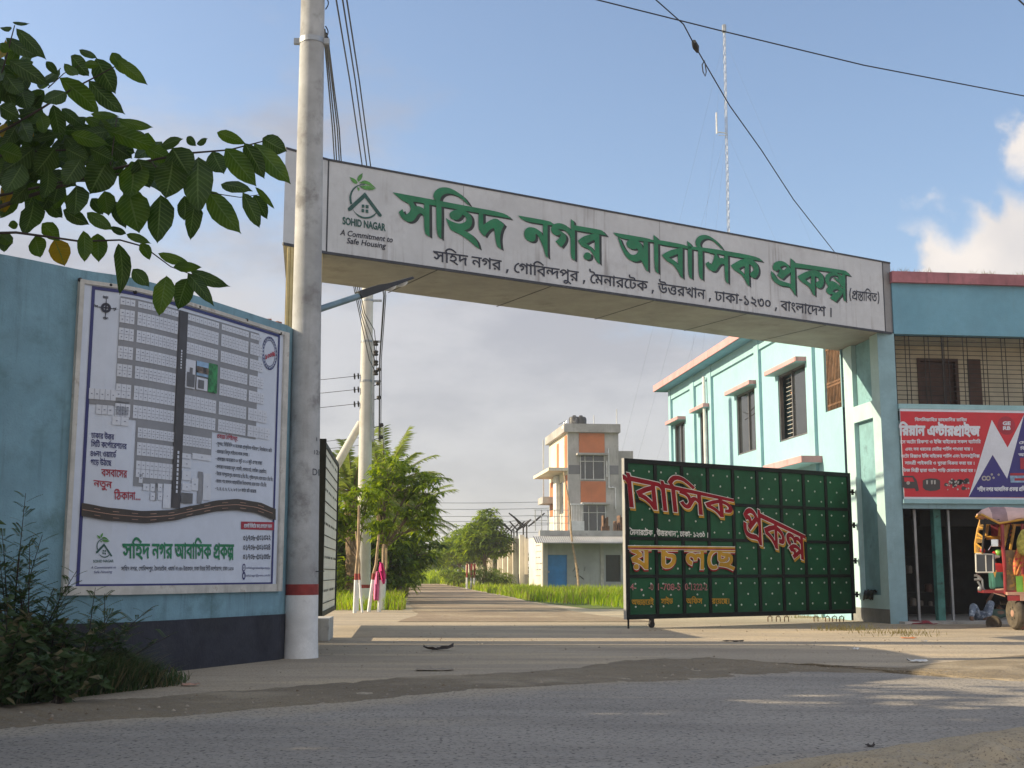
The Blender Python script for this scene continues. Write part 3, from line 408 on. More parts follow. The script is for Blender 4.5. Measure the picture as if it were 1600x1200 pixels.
[131,[57,9,-11,1,-5,2,-10,6,-4,4,-9,10,-4,7,-10,27,11,3,7,-20,8,-15,10,-9,11,-5,13,0,6,2,4,2,3,4,2,5,0,5,0,6,-3,7,8,0,-8,-7,-9,-5,-11,-2,-10,2,-5,4,-3,5,-1,7,0,4,4,9,4,4,11,7,-57,0,0,10,133,0,0,-10,-56,0,-13,-7,-11,-8,-3,-5,-1,-5,1,-4,3,-2,3,-1,7,1,13,9,12,-5,3,-10,0,-10,-3,-9,-3,-4,-8,-6,-5,-2],[114,29,2,-13,3,-15,-10,-2,-4,16,-2,17,2,13,3,10,-13,2,-10,3,-8,6,-9,12,11,2,5,-8,10,-5,8,-1,13,0,6,-10,-5,-13]],
[75,[40,90,10,-1,4,-2,6,-5,2,-2,2,-7,0,-9,-2,-5,-3,-4,-5,-3,-5,-2,-7,-1,-11,2,-11,4,4,10,8,-4,9,-1,7,1,4,3,1,3,0,5,-3,5,-6,2,-8,0,-8,-2,-7,-7,-3,-6,1,-11,4,-6,6,-5,29,-15,11,-7,6,-7,4,-12,-10,-2,-4,9,-5,5,-38,21,-5,3,-6,9,-3,9,-1,6,1,5,3,9,3,4,8,7,5,2]],
[76,[51,89,-1,6,-4,4,-6,1,-21,0,-7,2,-6,3,-4,5,-3,6,0,7,0,7,11,0,0,-11,2,-4,3,-3,9,-2,21,0,9,-3,5,-6,2,-5,0,-7],[35,71,13,-1,9,-5,6,-7,2,-4,1,-8,-1,-7,-2,-6,-5,-5,-6,-4,-8,-3,-10,-1,1,2,14,-6,14,-8,14,-9,-6,-8,-17,11,-14,9,-15,6,-18,5,2,10,13,-3,14,0,9,3,6,3,2,3,2,8,-1,4,-1,4,-4,3,-8,4,-9,0,-7,-1,-3,-2,-1,-3,1,-7,-10,-2,-2,9,0,3,3,6,9,6],[25,66,-1,3,-3,5,-3,3,-8,2,4,7,11,-4,7,-5,2,-3,2,-7],[77,89,0,-10,-78,0,0,10]],
[81,[82,89,0,-10,-57,0,0,-53,1,-7,3,-4,3,-1,7,0,6,2,6,5,6,5,3,6,3,10,-2,5,-1,1,-5,2,-14,1,-7,3,-6,4,-5,6,1,12,7,-8,8,-6,8,-1,13,-1,7,-2,5,-6,2,-8,-2,-12,-2,-5,-7,-10,-7,-6,-8,-5,-9,-2,-11,0,-7,3,-5,6,-2,9,0,57,-15,0,0,10]],
[128,[129,89,0,-10,-15,0,0,-79,-11,0,-10,15,-13,11,3,9,11,-8,9,-11,0,63,-104,0,0,10],[54,13,-13,2,-6,3,-11,8,-11,15,-9,22,11,4,10,-25,8,-10,10,-6,11,-2,9,1,4,1,5,5,3,8,0,9,-1,5,-6,6,-4,2,-7,0,-4,-2,-1,-1,-2,-5,2,-6,-11,-2,-2,9,1,8,6,6,10,3,8,0,5,-1,8,-5,6,-8,3,-9,0,-11,-3,-9,-3,-4,-8,-7,-5,-2],[49,66,-1,3,-3,5,-3,3,-7,2,3,7,11,-4,4,-2,5,-6,2,-7]],
[103,[72,43,-11,2,-7,4,-11,9,-5,1,-4,-2,-1,-3,1,-5,5,-5,-8,-8,-5,6,-4,5,-1,7,1,7,3,4,5,3,5,2,6,0,9,-4,12,-10,5,-2,5,-1,5,1,4,3,1,3,0,7,-3,7,-7,8,11,2,5,-5,4,-7,1,-9,-1,-8,-3,-5,-5,-4],[104,89,0,-10,-105,0,0,10],[60,-8,-16,2,-7,3,-7,4,-6,5,-11,14,-10,21,11,3,7,-16,4,-7,10,-10,11,-6,14,-2,7,0,6,2,5,3,3,3,1,4,1,5,-1,6,-2,5,-4,3,-5,2,-6,0,-4,-2,-3,-3,0,-4,1,-6,-11,-2,-2,10,1,4,2,5,8,6,10,2,10,-2,8,-5,6,-6,3,-8,-1,-10,-3,-10,-7,-7,-4,-2,-6,-2]],
[120,[121,89,0,-10,-102,0,-3,1,12,-5,15,-9,5,-4,1,-8,-31,-16,-2,2,7,-1,18,-7,10,-6,13,-12,0,59,12,-1,14,-3,8,-4,10,-8,3,-6,2,-6,0,-7,-3,-8,-5,-5,-3,-1,-8,-1,-7,0,-2,0,1,10,9,0,5,3,2,4,-1,7,-2,4,-4,4,-6,3,-14,4,0,-62,-11,0,-13,14,-11,7,-12,6,-16,3,-5,13,29,16,-12,7,-17,6,4,9,1,-2,-13,0,0,10]],
[116,[71,44,-11,2,-5,3,-8,8,-2,5,1,1,-3,-9,-4,-6,-4,-4,-7,-1,-8,1,-4,3,-11,13,9,5,5,-7,4,-3,4,-1,4,1,3,3,3,6,2,15,10,0,4,-13,5,-8,7,-4,10,-1,2,1,4,4,1,5,0,4,-3,7,-7,8,11,2,5,-5,3,-7,2,-6,-1,-9,-2,-4,-3,-4,-4,-3,-5,-1],[118,89,0,-10,-119,0,0,10],[78,50,0,-5,0,1,11,-2,10,-5,8,-6,2,-4,2,-5,0,-9,-4,-7,-3,-3,-10,-2,-8,1,1,10,7,0,5,1,1,4,0,5,-5,6,-5,3,-12,4,0,1,0,-44,-11,0,-7,7,-8,6,-9,5,-16,4,-5,12,24,11,16,5,8,2,-3,-5,0,8],[67,41,3,-4,-19,-7,-18,-7,-1,2,14,-4,12,-6,10,-8]],
[0,[-41,-44,-5,1,-6,2,-5,4,-3,6,0,8,2,4,3,3,4,2,6,2,12,0,11,-3,17,-9,18,-13,-7,-8,-17,13,-10,6,-10,4,-9,1,-6,-1,-3,-2,-1,-6,3,-4,4,-1,5,0,6,2,3,3,4,9,0,16,11,0,0,-14,-3,-10,-3,-7,-6,-5,-4,-2]],
[125,[126,89,0,-10,-64,0,0,-43,-2,3,13,12,15,10,12,6,7,2,9,-9,-5,-13,-2,-14,1,-17,3,-15,-10,-2,-5,22,-1,15,3,16,4,7,1,-1,-10,-5,-11,-6,-10,-8,-15,-14,-6,0,0,54,-54,0,0,10],[57,87,0,-62,-6,0,-8,8,-8,6,-9,4,-15,4,-6,12,26,11,20,7,0,9],[51,71,3,-4,-17,-5,-21,-9,-1,2,17,-4,8,-4,11,-9]],
[104,[106,89,0,-10,-15,0,0,-49,-11,0,0,22,1,-4,-7,7,-8,3,-4,-1,-4,-3,-1,-4,0,-8,-9,0,-3,9,-7,7,-8,2,-6,-1,-3,-2,-1,-2,-2,-5,2,-6,5,-4,7,-3,-4,-11,-11,5,-8,8,-2,8,0,8,3,6,8,7,11,2,10,-1,7,-4,7,-7,-2,0,1,3,4,5,6,2,6,0,5,-2,6,-3,3,-3,-2,-2,0,21,-81,0,0,10],[41,28,11,-2,3,-2,4,-5,5,5,6,1,8,-2,7,-5,-5,2,0,14,11,0,0,-40,-11,0,0,25,5,-12,-9,8,-6,1,-5,-4,0,-9,-9,0,-3,8,-5,6,-6,2,-5,-1,-3,-5,1,-6,3,-4,7,-3,-4,-10,-10,5,-7,7,-1,5,0,9,1,4,7,6]],
[92,[94,89,0,-10,-15,0,0,-79,-11,0,-13,15,-11,8,-13,7,-15,4,-3,13,8,-5,14,-4,12,-6,10,-7,11,-11,0,84,7,0,3,-9],[30,89,11,-1,4,-2,7,-5,2,-3,3,-8,-1,-11,-3,-6,-5,-5,-7,-4,-8,-3,-10,-2,-7,2,-3,6,14,2,10,4,5,5,3,5,0,7,-3,6,-4,2,-8,1,-8,-1,-4,-3,-1,-4,0,-3,4,-4,-6,-9,-7,7,-3,9,1,3,2,6,2,3,7,4]],
[102,[67,75,7,0,7,-2,5,-5,2,-5,1,-63,-11,0,-3,7,-2,2,-5,3,-35,-2,-10,2,-9,5,-5,6,-2,9,0,8,1,10,11,-1,-1,-7,0,-9,3,-7,4,-3,11,-2,29,2,8,-3,5,-5,0,42,-2,4,-2,3,-7,1,-8,-1,-8,-6,-4,-6,0,-5,2,-3,5,-1,6,1,1,-11,-9,-1,-8,2,-6,5,-2,4,-1,5,1,6,6,9,6,6,7,4],[104,89,0,-10,-105,0,0,10]],
[85,[45,0,-14,2,-6,2,-9,7,-7,11,-1,6,0,15,2,7,3,6,11,12,16,11,19,11,6,-8,-3,-6,1,-7,5,-3,8,-1,5,-8,-14,-8,-6,-6,-4,-5,-1,-9,3,-5,3,-2,3,-1,10,0,5,-12,-16,-7],[46,10,9,1,11,2,-7,1,-5,2,-4,3,-4,8,-1,8,5,10,5,6,13,10,0,-4,-6,2,-7,5,-2,6,1,8,1,-2,-19,-12,-9,-9,-6,-10,-2,-5,0,-12,4,-8,6,-6,4,-2]],
[63,[11,69,1,8,4,5,8,6,7,1,7,-1,9,-6,3,-5,1,-8,-1,-7,-3,-6,-9,-5,-7,-1,-7,1,-8,5,-4,6],[21,69,0,-3,3,-4,4,-3,3,0,6,1,2,2,1,2,2,5,-1,3,-2,5,-2,1,-6,2,-5,-2,-2,-1,-3,-5],[11,20,1,7,4,5,8,6,7,1,7,-1,9,-5,3,-6,1,-7,-1,-8,-3,-5,-9,-6,-7,-1,-7,1,-8,6,-4,5],[21,20,0,-3,3,-5,4,-2,3,-1,3,1,5,2,1,2,2,6,-1,2,-2,5,-2,2,-6,1,-2,-1,-5,-2,-3,-5]],
[86,[73,79,0,-61,-11,-1,-6,8,-14,9,-11,4,-13,3,-5,13,23,10,23,9,5,1,-2,-6,0,11],[62,68,2,-4,-22,-8,-17,-8,-2,2,12,-3,9,-3,8,-5,10,-8],[88,89,0,-10,-89,0,0,10],[25,26,4,0,7,-3,8,-7,4,4,3,2,5,0,4,-3,7,-7,-5,4,0,5,11,0,0,-27,-11,0,0,22,4,-14,-7,9,-4,1,-3,-1,-2,-2,-1,-9,-9,0,0,5,-4,7,-3,2,-7,2,-6,-2,-2,-5,0,-2,2,-4,10,-5,-5,-10,-10,5,-6,7,-2,4,0,10,2,4,7,6]],
[85,[55,43,7,-2,-12,-4,-12,-2,-8,1,-7,2,-6,4,-4,4,-2,6,-1,11,3,8,7,9,10,7,8,2,8,0,6,-1,7,-5,5,-6,1,-7,1,-54,2,-3,7,-2,-1,-11,-12,2,-4,3,-2,3,-1,9],[38,46,10,1,10,4,-3,-3,-1,23,-2,5,-4,2,-8,1,-7,-3,-7,-5,-4,-7,0,-6,2,-7,5,-4]],
[89,[91,89,0,-10,-15,0,0,-79,-11,0,-13,14,-11,7,-13,6,-16,3,-5,13,29,16,-12,7,-17,6,4,9,1,-2,-13,0,0,10],[65,79,-46,0,-3,1,12,-5,15,-9,5,-4,1,-8,-31,-16,-2,2,15,-3,13,-6,15,-10,8,-9,-2,-1]],
[85,[34,0,-7,1,-5,2,-5,4,-2,5,-2,11,0,50,-1,2,-2,2,-7,1,1,11,12,-2,3,-2,3,-3,2,-8,0,-23,14,3,16,-2,11,0,4,2,4,6,11,-5,-3,-6,-7,-5,-8,-2,-9,0,3,3,2,-5,2,-7,0,-9,-4,-10,-3,-4,-8,-6,-5,-2],[34,10,6,1,4,2,4,4,4,6,1,7,-1,6,-3,4,-3,2,-10,1,-12,-3,0,-19,1,-6,4,-4]],
[85,[25,45,12,-2,5,-5,4,-5,2,-7,-1,-7,-3,-5,-4,-5,-1,1,16,4,5,3,5,3,2,5,1,6,-1,6,-3,5,-7,5,-38,13,-8,5,-3,2,-3,6,0,6,3,6,4,5,9,-5,-4,-6,0,-3,3,-3,9,-5,28,-9,9,-4,7,-6,4,-5,2,-6,1,-7,-2,-11,-6,-7,-3,-4,-10,-4,-18,-4,-15,-1,-3,10,7,3,5,5,2,6,-2,6,-1,2,-5,3,-10,-1,-3,-4,0,-4,1,-4,-11,-3,-2,11,2,8,5,4,6,2]],
[102,[42,90,10,-2,10,-4,8,-8,16,-19,-8,-5,-13,16,-8,7,-9,4,-6,0,-7,0,-9,-4,-11,-7,7,3,9,0,3,-2,5,-5,1,-7,0,-5,-16,-9,6,7,1,5,-2,5,-4,2,-2,0,-5,-1,-4,-2,-11,10,12,11,8,5,9,4],[71,68,-40,-34,-8,8,13,11,2,0,26,22],[104,89,0,-10,-15,0,0,-46,-11,0,0,31,0,34,7,0,4,-9],[39,33,11,-3,3,-2,4,-5,4,5,7,2,8,-2,7,-6,-5,2,0,13,11,-1,0,-36,-11,0,0,23,4,-12,-8,8,-7,1,-4,-3,0,-9,-9,-1,-3,9,-5,5,-6,2,-5,-1,-4,-5,1,-6,4,-4,7,-3,-4,-10,-10,5,-7,7,-1,5,0,10,1,3,7,6]],
[103,[63,-2,-8,1,-7,2,-5,3,-4,4,-3,5,0,5,2,10,13,23,1,28,11,0,0,-24,-3,-11,-12,-20,-1,-6,1,-4,5,-4,7,-1,10,0,6,2,4,3,2,4,0,4,-3,4,7,8,6,-6,2,-4,0,-7,-2,-4,-5,-6,-7,-6,-5,-1],[55,64,-22,-8,-16,-7,-1,2,17,-5,14,-9,-6,-7,-9,6,-7,2,-14,4,-6,13,28,12,21,7],[78,35,-8,1,1,10,7,0,3,1,2,4,-1,4,-4,3,-5,3,-12,3,0,10,18,-5,8,-6,5,-6,2,-8,-2,-7,-6,-5],[-1,79,0,10,106,0,0,-10],[79,89,-2,6,-3,4,-7,1,-30,0,-7,2,-6,3,-4,5,-3,6,0,7,0,7,11,0,0,-11,2,-4,3,-3,9,-2,31,0,8,-3,5,-6,2,-5,1,-7]],
[115,[116,89,0,-10,-44,0,0,-79,-11,0,-8,11,-4,5,-11,8,-13,7,-14,4,-6,13,29,15,30,12,-3,-6,0,10,-62,0,0,10],[61,68,3,-4,-23,-9,-22,-12,16,-5,11,-7,10,-8,7,-10,-2,0,0,8],[91,23,-10,3,-6,4,-5,6,-4,9,5,10,5,-12,6,-7,8,-3,6,2,2,4,0,7,-2,4,-3,3,-8,3,2,10,8,-2,6,-4,5,-6,3,-7,0,-10,-2,-4,-2,-4,-4,-3,-5,-2],[26,-1,-6,2,-2,6,2,7,6,2,6,-2,3,-7,-3,-6]],
[118,[81,89,11,0,-55,-89,-11,0],[29,39,-6,0,-6,3,-4,4,-3,5,-1,6,-1,8,2,13,3,6,4,3,5,3,7,0,6,0,5,-3,4,-3,3,-6,2,-6,1,-7,-1,-8,-1,-6,-3,-5,-4,-4,-5,-3],[29,48,3,0,5,4,1,3,1,10,0,5,-2,7,-2,2,-6,2,-4,0,-4,-4,-2,-7,-1,-5,2,-10,1,-3,4,-4],[89,-1,-6,0,-5,3,-4,4,-3,5,-2,6,-1,7,1,8,2,6,2,6,4,3,6,3,6,0,7,0,5,-3,4,-3,3,-6,1,-6,1,-8,-2,-13,-3,-5,-4,-4,-5,-3],[89,8,3,0,5,4,2,3,1,9,0,6,-3,7,-2,2,-6,2,-3,0,-5,-4,-2,-7,0,-6,1,-9,1,-3,5,-4]],
[85,[87,89,0,-10,-15,0,0,-79,-11,0,-8,11,-4,5,-11,8,-13,7,-14,4,-6,13,29,15,20,8,10,4,-3,-6,0,20],[61,68,3,-4,-23,-9,-22,-12,16,-5,11,-7,10,-8,7,-10,-2,0,0,8],[34,90,8,-1,-1,-10,-8,0,-4,-2,-2,-3,0,-4,3,-4,12,-6,-9,-6,-9,6,-5,4,-2,5,-1,6,2,7,3,4,6,3]],
[131,[133,89,0,-10,-45,0,0,-79,-11,0,0,16,0,63,-78,0,0,10],[125,39,-2,-9,-5,-6,-7,-3,-13,1,1,10,9,0,2,1,3,3,1,5,-2,5,-4,3,-8,3,-25,1,-14,4,-7,5,-2,4,-1,10,0,6,11,0,0,-10,2,-4,3,-2,8,-3,26,-1,5,-1,9,-4,8,-7,2,-5],[50,38,11,-3,7,-4,6,-6,5,-7,0,-10,-1,-3,-12,15,-6,5,-7,2,-6,0,-3,-2,-1,-5,1,-6,-11,-2,-2,9,1,5,2,4,6,6],[26,66,5,0,9,-3,7,-6,4,-8,2,-5,-1,-15,-11,1,1,7,-1,9,-5,7,-5,3,-7,0,-3,-2,-2,-5,1,-6,-11,-2,-2,9,0,4,2,4,7,6],[18,58,0,10,-3,8,-2,3,-7,4,13,3,7,-9,3,-8,0,-7,-1,-5]],
[89,[90,89,0,-10,-15,0,0,-79,-11,0,0,61,3,-9,-13,16,-11,8,-11,3,-8,-1,-5,-5,-1,-4,0,-6,2,-5,7,-5,12,-2,-1,-12,-11,2,-10,4,-4,3,-5,8,-2,10,1,9,5,7,6,5,8,3,9,0,9,-3,8,-4,7,-7,8,-8,-2,0,0,2,-1,28,8,0,3,-9]],
[140,[52,90,7,-1,6,-3,8,-7,3,-6,0,-15,-7,11,-8,8,-4,2,-9,0,-5,-3,-2,-2,-2,-7,2,-6,7,-5,11,-2,-1,-11,-11,2,-8,4,-5,6,-3,8,0,9,1,5,4,6,6,5],[11,90,11,-3,7,-4,4,-7,2,-10,-2,-8,-1,-3,-5,-6,-8,-5,-11,-1,-1,11,8,1,6,2,3,4,2,6,-2,7,-5,4,-8,1,-11,-1,-1,11],[141,89,0,-10,-58,0,1,-53,1,-7,3,-4,2,-1,7,0,7,2,6,5,5,5,4,6,2,10,0,3,-2,3,-5,2,-14,1,-8,3,-6,4,-4,6,1,12,7,-8,8,-6,8,-1,13,-1,7,-2,5,-6,2,-8,-2,-12,-2,-5,-7,-10,-8,-6,-7,-5,-9,-2,-11,0,-8,3,-4,6,-2,9,-1,67]],
[108,[73,90,7,-1,7,-3,6,-5,2,-4,0,-77,-10,0,-4,7,-3,3,-4,2,-9,0,-18,-2,-11,0,-11,2,-10,5,-5,7,-3,10,0,8,1,12,11,-2,-1,-9,1,-10,2,-6,6,-4,5,-2,7,0,22,2,9,0,9,-3,5,-5,0,54,0,5,-3,3,-8,3,-9,-3,-9,-6,-5,-7,-2,-8,1,-4,5,-3,8,1,1,-10,-9,-1,-9,1,-6,6,-2,5,-1,5,2,8,6,11,7,7,8,5,5,1]],
[121,[27,67,8,-1,7,-2,12,-10,3,-3,0,-13,-9,10,-9,7,-9,2,-6,-1,-4,-3,-2,-6,3,-6,8,-5,-5,-10,-10,5,-3,4,-4,8,0,9,3,7,5,4,6,3],[123,89,0,-10,-58,0,0,-53,1,-7,3,-4,3,-1,7,0,10,4,8,8,5,10,0,10,-2,4,-4,2,-11,-1,-1,10,12,2,9,-2,7,-7,2,-6,-1,-10,-1,-6,-2,-5,-7,-10,-11,-9,-13,-4,-8,0,-8,2,-4,3,-4,7,-1,11,0,52,-55,0,0,10],[96,89,-1,6,-3,4,-7,1,-24,0,-7,2,-5,3,-5,5,-2,6,-1,7,1,7,10,0,0,-11,2,-4,4,-3,9,-2,24,0,8,-3,5,-6,2,-5,1,-7]],
[130,[63,79,0,-7,0,2,6,-1,10,-4,5,-3,8,-7,4,-8,0,-8,-3,-8,-5,-3,-6,-2,-11,0,1,10,8,0,4,2,1,3,0,5,-5,7,-10,5,-7,1,0,1,0,-55,-10,0,-11,13,-8,7,-11,6,-12,3,-6,14,23,11,17,7,10,4,-3,-6,0,11],[52,67,3,-4,-18,-7,-21,-11,-2,3,9,-2,8,-3,6,-4,16,-15],[94,89,0,-10,-95,0,0,10],[132,89,0,-10,-15,0,0,-84,-11,0,0,84,-15,0,0,10],[44,-4,-8,2,-4,3,-10,12,9,5,6,-9,4,-2,4,0,6,1,24,13,11,1,5,-1,5,-3,11,-9,-1,-13,-11,12,-5,2,-6,2,-9,-2,-22,-12]],
[96,[98,89,0,-10,-58,0,0,-51,1,-7,3,-4,3,-1,7,0,10,5,8,7,5,10,1,10,-2,4,-5,2,-10,-1,-2,10,8,2,7,0,9,-4,4,-4,1,-4,1,-11,-2,-8,-5,-10,-8,-8,-7,-6,-8,-3,-10,-1,-6,0,-7,4,-5,5,-2,10,0,54,-30,0,0,10],[72,89,-2,6,-3,4,-7,1,-24,0,-7,2,-5,3,-4,5,-3,6,-1,7,1,7,10,0,1,-11,2,-4,3,-3,9,-2,24,0,9,-3,5,-6,1,-5,1,-7],[82,-27,-10,0,-4,6,-2,3,-6,3,-9,0,-19,-2,-9,1,-6,2,-7,7,-3,7,-1,12,2,11,11,-2,-2,-10,1,-9,2,-5,4,-3,8,-1,26,2,8,-3,5,-4,1,31,10,7]],
[104,[105,89,0,-10,-15,0,0,-79,-11,0,0,61,3,-9,-15,18,-5,5,-6,3,-5,1,-8,0,-7,-3,-11,-11,9,4,7,1,8,-2,7,-5,3,-5,1,-5,-1,-6,-2,-5,-3,-4,-10,-8,-6,-5,-8,11,9,4,7,5,2,7,-1,4,-3,3,-5,1,-7,-1,-7,-3,-12,9,6,9,7,8,12,7,9,1,13,-3,11,-7,12,-13,-3,2,0,2,-1,27,8,0,3,-9],[90,-6,-10,0,-2,3,-4,6,-7,3,-6,0,-28,-2,-10,2,-6,2,-6,5,-3,7,-1,10,1,11,11,-1,-1,-10,1,-7,3,-4,4,-3,10,-2,29,2,9,-3,5,-4,0,1,11,0]],
[38,[39,79,-15,0,0,-79,-11,0,0,79,-14,0,0,10,14,0,-2,11,-2,4,-3,4,-8,6,-16,6,-12,1,-11,0,-9,-1,-10,-2,-2,-2,-1,-3,1,-3,2,0,30,-2,9,-3,5,-5,1,-6,1,-6,-10,0,-1,7,-4,3,-29,1,-10,3,-4,3,-2,4,0,4,1,5,3,4,5,4,7,3,10,1,11,1,18,-1,15,-4,12,-5,9,-8,5,-11,3,-13,14,0]],
[133,[134,89,0,-10,-135,0,0,10],[67,75,7,0,7,-2,5,-5,2,-5,1,-63,-11,0,-3,7,-2,2,-5,3,-35,-2,-10,2,-9,5,-5,6,-2,9,0,8,1,10,11,-1,-1,-7,0,-9,3,-7,4,-3,11,-2,29,2,8,-3,5,-5,0,42,-2,4,-2,3,-7,1,-8,-1,-8,-6,-4,-6,0,-5,2,-3,5,-1,6,1,1,-11,-9,-1,-8,2,-6,5,-2,4,-1,5,1,6,6,9,6,6,7,4],[108,61,6,-1,5,-1,3,-3,3,-4,2,-4,1,-8,-2,-6,-4,-6,-6,-5,-11,-4,-3,11,8,3,5,4,2,5,0,3,-3,4,-6,2,-7,-2,-7,-6,-5,-8,-7,5,4,6,8,10,5,2]],
[139,[141,89,0,-10,-66,0,-13,-7,-10,-8,-3,-5,-1,-5,1,-4,3,-2,3,-1,7,1,13,9,11,-3,2,-5,1,-12,-1,-9,-2,-5,-2,-4,-8,-6,-11,-4,-13,0,-11,3,-10,6,-4,4,-9,10,-4,7,-10,27,11,3,7,-20,8,-15,10,-9,11,-5,13,0,6,2,4,2,3,4,2,5,0,5,0,6,-3,7,8,1,-10,-9,-9,-5,-9,-1,-7,1,-6,3,-4,4,-2,6,0,8,4,9,4,4,11,7,-57,0,0,10],[78,47,-6,6,-4,8,-4,7,-2,11,10,3,5,-16,9,-12],[111,74,11,-2,4,-2,3,-4,2,-8,-1,-5,-2,-6,-5,-5,-4,-2,-11,-3,-2,9,5,1,6,3,2,2,1,5,-1,4,-2,1,-6,2,-4,0,-9,-5,-7,-9,-4,-6,-5,12,9,10,5,4,9,4],[111,11,-11,2,-8,6,-6,9,-4,17,6,3,3,-10,4,-8,6,-6,6,-3,9,1,4,3,1,2,0,5,-3,4,-7,5,8,5,6,-3,3,-4,3,-4,1,-6,-3,-9,-6,-6,-4,-2]],
[104,[71,44,-8,1,-10,5,-7,9,-1,3,1,1,-3,-9,-4,-6,-4,-4,-7,-1,-8,1,-4,3,-11,13,9,5,5,-7,4,-3,4,-1,4,1,3,3,3,6,2,15,10,0,4,-13,5,-8,7,-4,10,-1,2,1,4,4,1,5,0,4,-3,7,-7,8,11,2,5,-5,3,-7,2,-9,-1,-7,-2,-4,-4,-4,-6,-3],[105,89,0,-10,-106,0,0,10],[70,53,6,-1,7,-2,5,-4,2,-5,0,-58,-11,0,-2,7,-2,3,-5,2,-33,-2,-9,2,-9,5,-5,6,-2,9,0,8,1,11,11,-2,-1,-7,0,-9,3,-6,4,-4,10,-2,27,2,8,-3,4,-5,0,37,-1,5,-2,2,-7,1,-7,-1,-6,-4,-5,-6,0,-4,2,-3,10,-1,1,-9,-9,-2,-7,2,-6,5,-2,4,1,9,3,6,5,5,9,7]],
[88,[90,89,0,-10,-67,0,0,-43,-2,3,6,6,14,11,9,5,18,8,7,-6,0,-50,-11,-5,0,54,2,-4,-10,-5,-11,-6,-10,-8,-15,-14,-8,6,0,48,-13,0,0,10],[75,31,0,-48,-11,0,-8,7,-7,4,-8,4,-13,3,-5,11,17,9,19,9,5,1],[64,21,-30,-14,2,2,15,-5,13,-9]]]
